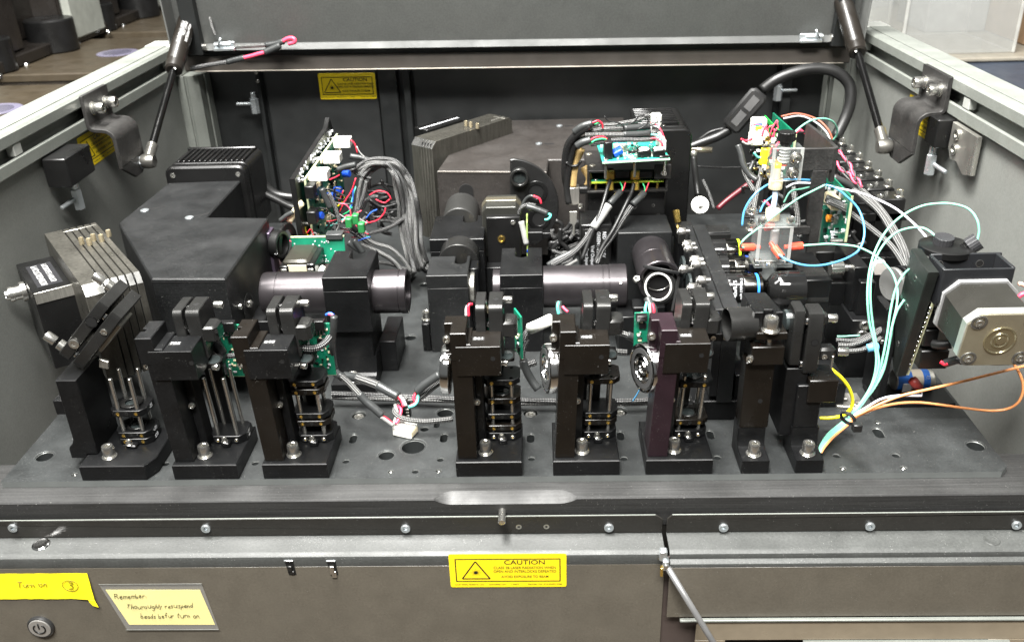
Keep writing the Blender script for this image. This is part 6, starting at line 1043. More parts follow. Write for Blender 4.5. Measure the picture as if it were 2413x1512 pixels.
# ---------------------------------------------------------------- right rear boards and valve row
t = thing('circuit_board', 'pair of upright green boards at the right rear behind the clear block', 'circuit board', (305, 430, 120))
part('board', MB().prism([(380, 150), (380, 176), (482, 172.6), (482, 120), (380, 120)], 'x', 308.5, 310, .1), pcb, t); part('board_edge', MB().box(308.2, 310.6, 379, 380, 120, 177, 0), pcbe, t)
part('board', MB().prism([(406, 171), (481, 170), (481, 110), (418, 110)], 'x', 298.5, 300, .1), mat('bright_green_board', (.02, .30, .05), .35), t); part('board_edge', MB().prism([(404.8, 171), (406, 171), (418, 110), (416.8, 110)], 'x', 298, 300.6, 0), pcbe, t)
rnd = random.Random(33); mw = MB(); mr_ = MB(); md = MB()
for i in range(110):
    y, z = rnd.uniform(330, 400), rnd.uniform(128, 182); rnd.choice((mw, md, mr_)).box(*(lambda x: (x, x+rnd.uniform(2, 6)))(rnd.uniform(262, 292)), y, y+rnd.uniform(2, 6), z, z+rnd.uniform(1.5, 5), .3)
part('loose_parts', mw, white, t, kind='stuff'); part('loose_parts', md, black, t, kind='stuff'); part('loose_parts', mr_, brass, t, kind='stuff')
for p, w, h in (((258.8, 370, 177.8), 16, 17), ((255.7, 360, 168), 20, 14), ((269.4, 375, 174.3), 6, 12)): part('white_plug', MB().box(p[0], p[0]+w, p[1], p[1]+12, p[2], p[2]+h, 1.5), white, t)
p = (262, 369, 180.9)
for k, mt in enumerate((red, orange, t_yellow, green, bluew)): part('colour_stripe', MB().box(p[0], p[0]+7, p[1]-.6, p[1], p[2]+k*2, p[2]+k*2+1.8, 0), mt, t)
t = thing('valve_row', 'receding row of black valve blocks topped with cap screws along the right wall', 'valve block', (400, 430, 0))
for k in range(7):
    y = 316+k*33.5; part('valve_block', MB().box(386, 416, y, y+27, 60, 120, 1.2), black, t); part('valve_rail', MB().box(370, 420, y, y+28, 95, 104, .6), black, t)
    screw(t, (411, y+8, 120), (0, 0, 1), 4, 6, steel, washer=True)
    if k < 4: screw(t, (391, y+8, 116), (0, 0, 1), 3.6, 6, steel)
part('valve_base', MB().box(366, 420, 300, 560, .1, 60, .8), anod, t)
cable('sleeve', [(269.4, 350, 150.3), (271.2, 350, 159.8), (271.7, 350, 168.2)], 5.6, cap_y, 'bright yellow sleeve on an upright cable at the right rear', 'sleeve', seg=6)
for s_, mt, r, lab in (('268.6,350,149.4 266.8,345,141.5 262.9,335,130.5 257.8,322,115.9 253.9,310,101.1', braidl, 4, 'braided cable below the yellow sleeve'), ('242.8,360,169.7 246.2,355,160.3 248.8,350,149.8 255,345,140.8 262.6,340,136', shrink, 4.2, 'grey sleeve cable sweeping down at the left of the yellow sleeve'), ('247.7,356,156.6 249.3,350,145 253.7,345,134.6 259.6,338,124.7', braidl, 4, 'braided cable hanging left of the yellow sleeve'), ('252.5,330,103.4 256.2,330,113.1 260.9,330,121.7', braid, 4.2, 'dark braided cable rising behind the blue tube'),
    ('287.2,290,145.2 289,285,133.2 291.7,280,121.1 292.7,275,109 294.5,270,96.8', braidl, 4, 'braided cable hanging behind the clear blocks'), ('262.6,365,149.7 258.1,360,141.7 253.7,355,137.6', shrink, 3, 'short grey lead beside the yellow sleeve'),
    ('340.1,330,140.9 353.4,330,134.9 365.8,330,127', shrink, 4.6, 'grey sleeve at the upper right of the upright board'), ('356.3,360,140.4 367.9,345,129.6 380.5,330,119 387.3,300,111.6 391.5,270,101.8 387.2,230,97.4 378.8,190,92.5', braidl, 4.4, 'long braided cable sweeping down right beside the valve row'), ('362.9,328,127.3 373.8,310,120.1 381.5,290,113.1 381.8,250,105.3 379.8,215,99.4 373.1,180,92.7', braidl, 4.4, 'second long braided cable sweeping down right'),
    ('310.6,250,143.3 326.9,250,135.9 341.3,245,126.2 356.1,235,116.4 366.9,215,108.6 371.7,190,99.3 369,170,95.1', braidl, 4.2, 'third braided cable crossing the upright board'), ('313.2,262,142.6 324.8,258,138.4 334,252,134.1', shrink, 4.2, 'dark sleeve on the third braided cable')):
    cable('braided_cable' if 'braided' in lab else 'sleeve', pts3(s_), r, mt, lab)
def twist(pts, lab, r=1.3):
    t = thing('twisted_wires', lab, 'wire', pts[0]); m1, m2 = MB(), MB(); 
    P_ = []
    for i in range(len(pts)-1):
        a, b = Vector(pts[i]), Vector(pts[i+1]); n = max(2, int((b-a).length/2.2)); P_ += [a.lerp(b, k/n) for k in range(n)]
    A1, A2 = [], []
    for i, p in enumerate(P_):
        an = i*.75; o = Vector((math.cos(an), math.sin(an)*.5, math.sin(an)))*1.35; A1.append(p+o); A2.append(p-o)
    part('red_strand', m1.tube(A1, r, 6, 1), pinkr, t); part('black_strand', m2.tube(A2, r, 6, 1), rubber, t)
for s_, lab in (('273,340,159.5 275.6,340,170.1 280.8,340,180.2 291.4,342,185.8 303.9,345,187.8 317.3,348,183.9 329.8,350,181.7', 'red and black twisted pair arching behind the clear block'), ('311.6,330,175.4 315.5,330,180.4 320.7,330,180.7', 'short red and black twisted pair inside the black bracket'), ('350.8,360,160.6 357.5,350,155.9 362.1,340,146.6 366.6,330,137 371.6,320,130.3', 'outer red and black twisted pair beside the valve row'), ('346.2,350,152.3 351.9,342,146.2 359.4,335,141.6 365.4,325,134.4', 'inner red and black twisted pair beside the valve row'), ('260.1,300,126.6 264.2,298,124.4 268.4,296,122.2 270.2,294,117.3', 'red and black twisted pair right of the lower sleeve')): twist(pts3(s_), lab)
for s_, mt, lab in (('245.4,360,176.3 251.5,360,174.2 257.7,360,176.9', red, 'red wire tips at the far rear plugs'), ('246.6,358,174 252.3,358,171 258.5,358,172.8', whitew, 'white wire tips at the far rear plugs'), ('267.9,360,179.5 269.5,360,186.4 271.8,360,191', pinkr, 'pink-red wire rising at the far rear plugs'), ('258.5,350,163.8 262.6,350,159 268.2,350,157.9', teal_w, 'teal wire curl near the yellow sleeve'), ('315.9,470,170.9 335.6,470,173.9 357.5,465,167.6 368.3,455,158.3 374.3,450,146.8', mat('brown_red_wires', (.35, .1, .06), .4), 'brown-red flat wires arching at the right rear'), ('318.1,468,168.8 337.9,468,171.4 354.5,462,165.4 365.2,452,156.6 370.8,448,146.4', greyp, 'grey flat wires arching at the right rear')):
    cable('wire', pts3(s_), 1.8, mt, lab, 'wire', seg=6)
t = thing('driver_board', 'tall upright board with a pale plug seen beside the black bracket', 'circuit board', (330, 270, 60))
part('board', MB().prism([(240, 60), (240, 151), (325, 151), (325, 60)], 'x', 330, 331.6, .1), pcb, t); part('board_edge', MB().box(329.6, 332, 239, 240, 60, 152, 0), pcbe, t)
part('pale_plug', MB().box(320, 330, 262, 290, 128, 140, 1.2), cream, t); part('orange_part', MB().cyl((329, 284, 112), (-1, 0, 0), 4, 5), orange, t)
rnd = random.Random(44); mw = MB(); md = MB(); mg = MB()
for i in range(170):
    y, z = rnd.uniform(242, 320), rnd.uniform(66, 146); a, b = rnd.choice(((2, 1), (1, 2), (4, 2), (2, 5), (5, 5), (1.4, 1.4))); rnd.choice((mw, md, mg)).box(330-rnd.uniform(.8, 4), 330, y, y+a, z, z+b, .1)
part('small_parts', mw, whitep, t, kind='stuff'); part('small_parts', md, black, t, kind='stuff'); part('small_parts', mg, alu, t, kind='stuff')
part('long_chip', MB().box(324, 330, 296, 308, 70, 118, .5), mat('dark_green_chip', (.02, .12, .08), .3), t); part('chip_pins', MB().box(319, 324, 297, 299, 72, 116, .2).box(319, 324, 305, 307, 72, 116, .2), alu, t, kind='stuff')
part('lower_module', MB().box(300, 336, 236, 262, 82, 95, 1), black, t); part('standoff', MB().cyl((316, 240, 104), (1, 0, 0), 3, 12), steel, t)
# ---------------------------------------------------------------- flow cell in clear blocks
t = thing('bent_bracket', 'rough black bent bracket standing behind the clear blocks', 'bracket', (300, 235, 0))
part('front_wing', MB().box(268, 304, 228, 232, 182, 203.5, .5), rough, t); part('rounded_corner', MB().prism([(304, 228), (307, 229), (308.5, 232), (308.5, 260), (304.5, 262), (304.5, 233), (303, 232.4)], 'z', 170, 203.5, .4), rough, t)
part('side_wing', MB().prism([(262, 203.5), (262, 170), (330, 168), (330, 200)], 'x', 304.6, 308.4, .4), rough, t)
part('leg', MB().prism([(286, 182), (300, 182), (300, 40), (290, 40), (290, 120), (286, 130)], 'y', 228, 233, .5), rough, t); part('lower_arm', MB().box(262, 290, 226, 231, 118, 126, .5), rough, t); part('rear_hook', MB().box(262, 268, 228, 233, 150, 203, .5), rough, t)
def clearblock(lab, x0, x1, y0, y1, z0, z1, nm='clear_block'):
    t = thing(nm, lab, 'acrylic block', ((x0+x1)/2, (y0+y1)/2, z0)); part('acrylic_body', MB().box(x0, x1, y0, y1, z0, z1, 1), glass, t)
    e = mat('frosted_edge', (.5, .51, .49), .35, var=.1, alpha=.55)
    for a in ((x0-.1, x0+3, y0-.2, y0+.6), (x1-3, x1+.1, y0-.2, y0+.6)): part('frosted_edge', MB().box(a[0], a[1], a[2], a[3], z0, z1, .1), e, t)
    part('frosted_edge', MB().box(x0, x1, y0-.25, y0+.5, z1-.8, z1+.15, .1), e, t); part('frosted_edge', MB().box(x0, x1, y0-.25, y0+.5, z0, z0+.8, .1), e, t); return t
ca = clearblock('upper clear acrylic block screwed to the black bracket, a black knurled cap on top', 238, 266, 196, 214, 183, 214)
for p in ((259, 195.6, 205), (258, 195.6, 191)): inst('bigw', 'washer', lambda: MB().cyl((0, 0, 0), (0, 0, 1), 5.6, 1.4, .3), steel, ca, p, (0, -1, 0)); screw(ca, Vector(p)+Vector((0, -1.4, 0)), (0, -1, 0), 3.6, 5, steel)
part('inner_thread', MB().cyl((251, 204, 198), (0, 0, 1), 4.4, 16, .5, 16), mat('milky_thread', (.34, .35, .34), .3), ca)
for k in range(5): part('thread_ridge', MB().cyl((251, 204, 199+k*3), (0, 0, 1), 5, 1, .3, 16), MATS['milky_thread'], ca)
part('red_seal', MB().cyl((251, 204, 195.5), (0, 0, 1), 3.4, 2), redf, ca)
t = thing('knurled_fitting', 'black knurled tube fitting on top of the upper clear block', 'fitting', (251, 204, 214)); m = knurl(MB(), 8, 4, 12, 44); m.v = [(x+251, y+204, z+215) for x, y, z in m.v]; part('knurled_cap', m, black, t); part('neck', MB().lathe([(5, 0), (5.6, 1), (5.6, 3.9), (4, 4)], (251, 204, 215), (0, 0, 1), 24), black, t)
t = thing('cream_nut', 'cream knurled nut under the upper clear block', 'fitting', (246, 203, 172)); m = knurl(MB(), 6.4, 0, 9, 40); m.v = [(x+245.5, y+203, z+174) for x, y, z in m.v]; part('nut', m, cream, t); part('ferrule', MB().cyl((245.5, 203, 183), (0, 0, 1), 3.6, 14), cream, t); part('yellow_tip', MB().cyl((245.5, 203, 194), (0, 0, 1), 3.8, 4), mat('amber_tip', (.9, .6, .05), .3), t)
cable('flow_tube', [(245.5, 203, 174), (244.8, 198, 166), (243, 194, 158)], 2.6, mat('pale_blue_clear_tube', (.55, .65, .85), .15, trans=.4), 'pale clear tube joining the two cream nuts', 'tube')
t = thing('cream_nut', 'cream knurled nut on top of the lower clear block', 'fitting', (243, 192, 148)); m = knurl(MB(), 6.6, 0, 10, 40); m.v = [(x+242.5, y+191, z+148) for x, y, z in m.v]; part('nut', m, cream, t)
cbk = clearblock('lower clear acrylic flow block with red fittings beside the objectives', 227, 259, 176, 200, 112, 146)
part('top_flange', MB().box(228, 262, 174, 202, 146.2, 149, .6), glass, cbk); part('bottom_flange', MB().box(226, 262, 174, 202, 106, 109.8, .6), glass, cbk); part('clear_tip', MB().lathe([(6.5, 14), (6.5, 4), (3, 0), (.3, -.5)], (243, 182, 90), (0, 0, 1), 20), glass, cbk); part('black_cradle', MB().box(224, 237, 185, 203, 97, 105.8, .6), black, cbk); part('black_cradle', MB().box(249, 266, 185, 203, 97, 105.8, .6), black, cbk); part('thread_core', MB().cyl((245, 186, 122), (0, 0, 1), 4, 18, .5, 16), MATS['milky_thread'], cbk)
for p in ((231, 180, 149), (257, 180, 149)): screw(cbk, p, (0, 0, 1), 4.2, 5, steel)
for p in ((230, 180, 110), (240, 178, 108), (256, 180, 110)): screw(cbk, p, (0, 0, 1), 3.6, 3, steel)
def redfit(p, a, lab, ln=13):
    t = thing('red_fitting', lab, 'fitting', p); q = Vector((0, 0, 1)).rotation_difference(Vector(a).normalized()); m = knurl(MB(), 3.7, 0, ln, 30); m.v = [tuple(Vector(p)+q @ Vector(v)) for v in m.v]; part('red_nut', m, redf, t); part('tip', MB().cyl(Vector(p)-Vector(a).normalized()*6, a, 2.2, 6), redf, t)
redfit((226, 182, 124), (-1, -.1, .05), 'red knurled fitting pointing left from the lower clear block'); redfit((260, 182, 124), (1, 0, .05), 'red knurled fitting pointing right from the lower clear block', 11); redfit((243, 176, 126), (.55, -.9, -.65), 'red knurled fitting slanting out of the front of the lower clear block', 12); redfit((240, 192, 140), (.1, -.6, .5), 'red fitting seen inside the top of the lower clear block', 8)
part('flow_mark', MB().box(256, 257, 175.5, 175.9, 108, 112, 0), black, cbk)
t = thing('small_knob_bracket', 'small black bracket with a steel screw left of the lower clear block', 'bracket', (215, 215, 100)); p = (229.6, 215, 145.2); part('tab', MB().prism([(p[0]-10, p[1]-8), (p[0]+8, p[1]-8), (p[0]+12, p[1]), (p[0]+8, p[1]+8), (p[0]-8, p[1]+8)], 'z', p[2]-2, p[2], .4), black, t); screw(t, p, (0, 0, 1), 4.4, 4, steel, washer=True); screw(t, (p[0]-1, p[1]-6, p[2]-14), (0, 0, 1), 4.4, 5, steel, washer=True)
def hose(s_, mt, r, lab, sub=8): return cable('tube', pts3(s_), r, mt, lab, 'tubing', sub=sub, seg=10)
hose('252.7,204,217.8 258.9,210,223.4 268,220,227.2 280.3,232,229.3 293.4,242,228 305,250,223.2 313,258,214.3 315.2,262,206.5 313.9,266,200.4', t_teal, 1.9, 'teal tube looping from the black knurled cap to behind the bracket')
hose('215.2,176,126.2 211.4,172,128.8 211.2,168,135.5 217,172,139.6 228.6,178,145.7 244.6,182,157.5 263.9,190,168.2 279.1,198,172.5 291.9,206,175.2', t_teal, 1.9, 'teal tube crossing diagonally in front of the clear blocks')
hose('268,182,124.7 279.2,178,127 290.7,172,130.1 302.2,166,131.5 312.9,158,132.5 323.3,148,129.8 331.2,136,125 336.2,126,117.9 337.6,116,108.1 334,104,99.7 328.2,92,89.4', t_teal, 1.9, 'teal tube leaving the right red fitting toward the pump')
hose('218.6,205,136.7 220.3,208,151.4 228.8,212,164.6 242.8,218,172.7 260,224,174.9 273.7,230,173 288.6,236,169.9', t_blue, 2.1, 'left half of the blue tube ring behind the clear blocks'); hose('295.6,215,172.1 303.4,210,170.7 312.6,205,164.3 323.1,200,154.2 326.9,190,143.2 325.7,180,132.4 319.5,172,123.1 307.9,166,118.3 292.9,160,116.1 278.7,157,115.2 264.9,156,116.7 252.1,160,119.9 245.1,166,123', t_blue, 2.1, 'right half of the blue tube ring ending at the front red fitting')
hose('261,222,168 270.9,226,170.6 287.7,232,168.3', t_white, 2, 'short white tube behind the upper clear block'); hose('309.4,240,161.7 322.2,238,159 337.6,234,156.2 353.9,226,150.9 364.3,214,147.3 372.5,196,142 376.1,178,138.4 377.4,160,135.3 375.7,140,133', t_white, 2.1, 'long white tube running right to the pump cap'); hose('260.3,222,152.7 266.7,226,162.3 278.8,230,163.6 287.9,234,164.2', t_teal, 1.8, 'short teal tube behind the upper clear block'); hose('236.7,215,146.3 240.7,218,153.7 248.5,220,160.5', t_blue, 2, 'short blue tube left of the pale clear tube')
# pump side loops
hose('397.5,118,151.2 398.6,120,160.8 396.1,124,170.8 390.3,130,177.5 379.8,136,179.8 367.3,140,179 354.2,142,175.5 338.6,140,167.2 324.8,132,156.5 314.2,120,145 306.6,106,131.5 304.5,96,112.2 307.1,89,91.3 310.7,83,78 313.2,76,61 309.8,68,44.7 301.1,62,29.2 289.6,57,15.3', t_teal, 2, 'longest teal tube looping over the pump and down to the cable tie')
hose('367.3,120,151.8 362.5,126,157.3 355.7,132,160.1 345.9,136,158.4 333.2,134,153.9 318.7,122,144.1 309.6,108,130.5 307.4,97,111.7 310.3,89,89.2 314.1,81,70.7 315.1,74,57.9 310,67,43.1 300.3,61,27.7 290.4,57,14.8', t_teal, 2, 'teal tube from the left knurled cap of the pump to the cable tie')
hose('341,100,138.6 335.5,104,129.8 328.5,99,118.4 324.8,93,101.2 322.6,86,82.4 319.1,78,64 313.9,70,47.6 303.3,62,29.2 291.7,58,15', t_teal, 2, 'teal tube emerging high behind the pump plate'); hose('334.3,92,111.2 329.3,91,100.1 325.5,86,86.4 322.9,79,69.6 318.9,72,52.7 310.2,66,37.3 297.7,60,23.2 290.8,57,13.9', t_teal, 2, 'teal tube emerging low behind the pump plate')
hose('329.9,96,87.3 327.4,89,74.5 322,79,59.1 313.4,69,44 301.4,62,27.1 291.2,58,13.7', t_teal, 2, 'lower run of the teal tube from the right red fitting')
for k, p in enumerate(([(290.3, 58.1, 15.0), (280.4, 51.6, 12.0), (269.8, 42.6, 10.0), (261.3, 31.8, 8.0), (255.2, 21.5, 5.0)], [(290.6, 56.7, 15.0), (281.1, 50.3, 12.0), (270.5, 41.3, 10.0), (261.6, 30.6, 8.0), (255.9, 21.5, 5.0)], [(290.9, 55.4, 15.0), (281.8, 49.0, 12.0), (271.2, 40.0, 10.0), (262.0, 29.3, 8.0), (256.6, 21.5, 5.0)], [(291.2, 54.1, 15.0), (282.5, 47.7, 12.0), (271.9, 38.7, 10.0), (262.3, 28.1, 8.0), (257.3, 21.4, 5.0)], [(291.6, 52.8, 15.0), (283.2, 46.4, 12.0), (272.6, 37.4, 10.0), (262.7, 26.8, 8.0), (258.0, 21.4, 5.0)])): cable('tube', p, 2, t_teal if k < 4 else t_orange, ['uppermost', 'second', 'third', 'fourth', 'lowest orange'][k]+' tube of the tied bundle ending at the rightmost post', 'tubing')
hose('291.7,57,13.1 301.3,58,18.8 315.7,60,23.8 332.2,62,26.6 351.1,64,25.9 373,67,21 396.7,69,15.9 416.6,68,14 429.5,66,17.3 435.7,64,25.8 437.6,66,37.4 435,70,47.7 428.1,75,58.8', t_orange, 2.1, 'lower orange tube curving right below the motor')
hose('290.8,57,14.4 302.4,57,21.6 317.2,57,30.9 333.8,57,38.3 354.7,58,43.2 379.3,60,48.3 407.6,63,54.4 443.1,67,61.9', t_orange, 2.1, 'upper orange tube rising right out of the picture'); hose('291.6,58,15.9 304,58,25.3 315.3,58,33.7 329.1,58,36.9 348.8,58,36.6', t_white, 2, 'white tube running beside the upper orange tube')
cable('tube', [(367.5, 98, 11.3), (368.6, 98, 11.7), (367.3, 98, 18.9)], 1.8, t_white, 'short white tube bent up to the maroon plug', 'tubing', sub=2)
hose('269.7,60,63.1 278.2,58,56.2 285.9,57,46.6 291.2,58,34.1 291.1,58,24.6 285.2,58,17.7 277.2,60,13.9 267.4,62,12.3', t_yellow, 1.5, 'thin yellow cable looping right of the rightmost post'); hose('172.4,97.2,3 182.1,97.7,3 192.6,102.5,3 199,105.2,3', t_yellow, 1.5, 'thin yellow cable right of the mount marked 405'); hose('229.2,110,13.8 236.1,110,11.4 250.2,112,3', t_yellow, 1.5, 'thin yellow cable between the two slim posts'); 
t = thing('cable_tie', 'black cable tie with its square head round the tied tubes', 'cable tie', (289, 52, 14)); c = Vector((272.7, 14, 43.9)) ; part('band', MB().ring(c+Vector((-1.5, -1.5, 0)), (.8, .8, .4), 6.6, 5.4, 3, .2, 24), rubber, t); part('tie_head', MB().box(c.x+1, c.x+8, c.y-12, c.y-6, c.z-6, c.z+1, .6), rubber, t)
# ---------------------------------------------------------------- pump with stepper motor
t = thing('pump_assembly', 'syringe pump with a dark slab, open channel frame and gold-backed stepper motor at the right', 'pump', (375, 60, 0))
part('dark_slab', MB().prism([(66, 148), (106, 152), (113, 60), (96, 40), (88, 38)], 'x', 338, 347, .8), mat('green_black_slab', (.012, .0138, .0125), .4, .1, .3, 700, .6, .3), t)
for y, z in ((88, 133), (93, 104), (97, 66)): hole(t, (338, y, z), (-1, 0, 0), 2.6, rim=steel)
ch_ = mat('black_channel', (.018, .019, .021), .3, .2)
for a in ((348, 404, 62, 64.5, 122, 152), (350, 408, 93, 95.5, 122, 152), (402.5, 405.5, 64.6, 92.9, 118, 152), (348, 351, 64.6, 92.9, 118, 152), (351.1, 402.4, 64.6, 92.9, 110, 113)): part('channel_wall', MB().box(*a, .5), ch_, t)
for x in (358, 391): hole(t, (x, 92.9, 143), (0, -1, 0), 3.2, rim=steel)
part('copper_patch', MB().box(384, 396, 80, 90, 113.1, 114, .3), mat('copper', (.7, .35, .15), .3, .9), t)  # small copper plate on the channel floor
CM = Vector((380, 20, 112)); ax = Vector((0, -1, -.12)).normalized(); xx = Vector((1, 0, 0)); yy = ax.cross(xx) * -1
yy = Vector((0, -.12, 1)).normalized()
def MT(d): c = CM-ax*d; return Matrix(((1, 0, -ax.x*0+ax.x, c.x), (0, yy.y, ax.y, c.y), (0, yy.z, ax.z, c.z), (0, 0, 0, 1)))
def oct_(w, h, c): return [(-w+c, -h), (w-c, -h), (w, -h+c), (w, h-c), (w-c, h), (-w+c, h), (-w, h-c), (-w, -h+c)]
part('flange', MB().prism(oct_(30, 26, 11), 'z', 0, 4, .5, MT(46)), mat('flange_grey', (.42, .42, .42), .4, .4), t)
part('motor_body', MB().prism(oct_(28, 24, 10), 'z', 4, 40, .5, MT(46)), mat('dark_motor_body', (.032, .031, .027), .35, .4, .1, 900, .3), t)
part('end_bell_side', MB().prism(oct_(28.5, 24.5, 9), 'z', 0, 8, .4, MT(6.5)), mat('pale_end_casting', (.55, .56, .52), .3, .7), t)
part('end_bell', MB().prism(oct_(28, 24, 9), 'z', 0, 1.2, .4, MT(-1.6)), motorb, t)
for x, y in ((-20, 17), (-20, -17), (20, -17), (20, 17)): screw(t, MT(-2.9) @ Vector((x, y, 0)), ax, 3.2, 1.8, steel); part('corner_boss', MB().ring(MT(-2.6) @ Vector((x, y, 0)), ax, 6.4, 4.2, 1, .4, 24), bladee, t)
part('bearing_ring', MB().lathe([(12.4, 0), (12.2, .9), (11.4, 1), (10.8, .3), (7.2, .2), (6.6, .9), (5.8, 1), (5.2, .4), (3.8, .3), (3.4, 1.2), (.3, 1.3)], MT(-2.8) @ Vector((0, 0, 0)), ax, 40), mat('bearing_gold', (.5, .45, .30), .22, .9), t)
part('pump_disc', MB().lathe([(20, 0), (22, 1), (22, 6), (20, 7), (.3, 7)], (370, 112, 146), (0, 0, 1), 44), black, t)
part('white_printed_plate', MB().box(352, 376, 84, 86, 60, 104, .5), mat('dull_silver', (.25, .26, .25), .35, .7), t)
def kfit(p, a, r, lab):
    t = thing('knurled_fitting', lab, 'fitting', p); q = Vector((0, 0, 1)).rotation_difference(Vector(a).normalized()); m = knurl(MB(), r, 5, 14, 40); m.v = [tuple(Vector(p)+q @ Vector(v)) for v in m.v]; part('knurled_cap', m, mat('grey_knurled_plastic', (.03, .03, .032), .25), t)
    m = MB().lathe([(r*.8, 0), (r*.62, 1), (r*.62, 5)], p, a, 20)
    for k in range(3): m.lathe([(r*.66, .5+k*1.4), (r*.76, 1.1+k*1.4), (r*.66, 1.7+k*1.4)], p, a, 20)
    part('threaded_neck', m, black, t)
kfit((367.1, 114, 145.7), (0, -.1, 1), 8.2, 'black knurled fitting upright on the pump disc'); kfit((382.5, 108, 148.7), (.75, -.1, .65), 7.4, 'black knurled fitting tilted right on the pump disc')
t = thing('sensor_board', 'narrow board on edge with black plugs below the motor', 'circuit board', (352, 78, 30)); T = Matrix.Translation(Vector((350, 0, 0))) 
part('board', MB().prism([(70, 118), (72, 118), (92, 38), (90, 38)], 'x', 348, 350, .1), mat('pale_edge_board', (.62, .64, .42), .4), t)
m = MB(); rnd = random.Random(2)
for k in range(14): z = 112-k*5.2; m.box(346.6, 348.4, 71+(118-z)*.25-2.4, 71+(118-z)*.25-.6, z, z+2.4, .3)
part('solder_joints', m, chrome, t, kind='stuff')
for z0, z1, d in ((92, 108, 14), (74, 90, 12), (52, 70, 24)): part('black_plug', MB().box(350.2, 350+d, 76, 92, z0, z1, .8), black, t)
for s_, mt, r, lab in (('359.6,60,68.6 362.6,58,67.2 364.6,56,69.1', red, 1.6, 'red wire end below the motor'), ('363.8,60,66.8 367.9,56,71.5 371.5,52,75 382.7,48,75.8', shrink, 4.2, 'grey sleeve below the motor'), ('370.8,52,75 383.4,50,76.7 399.2,50,75.2 417.9,50,75.7', rubber, 4.4, 'black cable running right below the motor'), ('357.9,75,77.4 361.6,70,79.2 368.2,66,82.1', rubber, 4, 'short black cable under the dark slab'), ('357.4,76,78.5 360.2,75,76.5', red, 1.4, 'tiny red wire beside the upper plug'), ('431.4,100,120.7 436,100,119 447.6,100,111.6', mat('salmon_tube', (.85, .45, .35), .3), 1.8, 'salmon tube entering from the right above the motor'), ('416.1,70,122.6 420.2,70,125.6 429.6,70,126.2', pinkr, 2, 'pinkish red wire at the right edge')):
    cable('cable', pts3(s_), r, mt, lab)
t = thing('inlet_filter', 'steel cylinder wrapped in a blue and white label lettered OUT', 'valve', (370, 122, 2)); c = Vector((352, 125, 12))
part('cylinder', MB().cyl(c, (1, 0, 0), 9.5, 36, 1, 32), alu, t); part('white_label', MB().lathe([(9.6, 0), (9.65, 0.1), (9.65, 24), (9.6, 24.1)], c+Vector((3, 0, 0)), (1, 0, 0), 36), mat('beige_label', (.6, .52, .42), .4), t); part('blue_patch', MB().lathe([(9.75, 0), (9.75, 13)], c+Vector((2, 0, 0)), (1, 0, 0), 36), mat('blue_label', (.02, .12, .45), .35), t); part('white_patch', MB().prism([(358, 5), (366, 5), (366, 14), (358, 14)], 'y', 114.6, 115, .1), whitep, t); part('blue_end_band', MB().lathe([(9.8, 0), (9.8, 6)], c+Vector((25, 0, 0)), (1, 0, 0), 36), MATS['blue_label'], t)
text(t, 'OUT', 5, c+Vector((28, -8.4, 5.6)), (0, -.35, .9), (-1, 0, 0), whitep, th=.1)
t = thing('maroon_plug', 'small maroon plug hanging above the orange tube', 'plug', (372, 98, 10)); a, b = Vector((357.9, 98, 28)), Vector((364.7, 98, 19)); part('plug_body', MB().tube([a, b], 4.6, 6, 1), maroon, t)
t = thing('slab_post', 'black upright post behind the teal tubes carrying the pump slab', 'post', (335, 120, 0)); part('post_body', MB().prism([(100, .1), (100, 60), (112, 92), (140, 92), (140, .1)], 'x', 330, 337, .8), anod, t); part('post_foot', MB().box(328, 400, 96, 132, .1, 4, .6), anod, t); bead(t, (330, 112, 60), (-1, 0, 0), 2.4, steel, 'screw', 1)
t = thing('slotted_foot', 'small slotted steel foot with a large washer screw behind the yellow cable', 'foot', (300, 96, 0)); part('foot_plate', MB().prism([(288, 118), (318, 118), (318, 84), (296, 84), (296, 88), (306, 90), (306, 94), (294, 96), (292, 102), (306, 104), (306, 108), (290, 110)], 'z', .2, 3, .4), alu, t); screw(t, (311, 94, 3), (0, 0, 1), 5, 3, steel, washer=True)
# ---------------------------------------------------------------- detector and dark blocks right of the flow cell
t = block('collection_block', 'black block with a glossy dome lens facing the objectives', 266, 292, 150, 215, 40, 104, None, anod); part('sloped_face', MB().prism([(149.4, 82), (149.4, 85), (158, 104.6), (186, 104.6), (186, 104.1), (159, 103.8)], 'x', 267, 291, .3), satin, t); part('dome_tube', MB().lathe([(9, 0), (14, 4), (16.5, 10), (17, 18), (17, 32)], (236, 158, 92), (1, 0, 0), 40), mat('glossy_black_tube', (.008, .008, .008), .1, coat=.6), t); part('lower_block', MB().box(262, 296, 156, 240, .1, 40, .8), anod, t)
t = thing('knurled_adjuster', 'chrome knurled adjuster screw between the dark right-hand blocks', 'adjuster', (300, 200, 90)); p = Vector((314.1, 190, 97.3)); m = knurl(MB(), 7, 0, 12, 36); q = Vector((0, 0, 1)).rotation_difference(Vector((-1, 0, 0))); m.v = [tuple(p+q @ Vector(v)) for v in m.v]; part('knob', m, steel, t); part('spindle', MB().cyl(p, (1, 0, 0), 4, 14), steel, t)
t = block('right_block', 'dark blocks on the right with two steel screws low on their face', 316, 346, 150, 250, .1, 62, None, anod, (322, 336, 160, 240, 62, 96)); 
for q in ((327.6, 150, 56.8), (326.6, 150, 47.3)): screw(t, q, (0, -1, 0), 5, 3, steel)
part('upper_block', MB().box(318, 330, 168, 230, 62.2, 108, .8), anod, t); part('cross_bar', MB().box(300, 322, 186, 214, 60, 84, .8), anod, t)
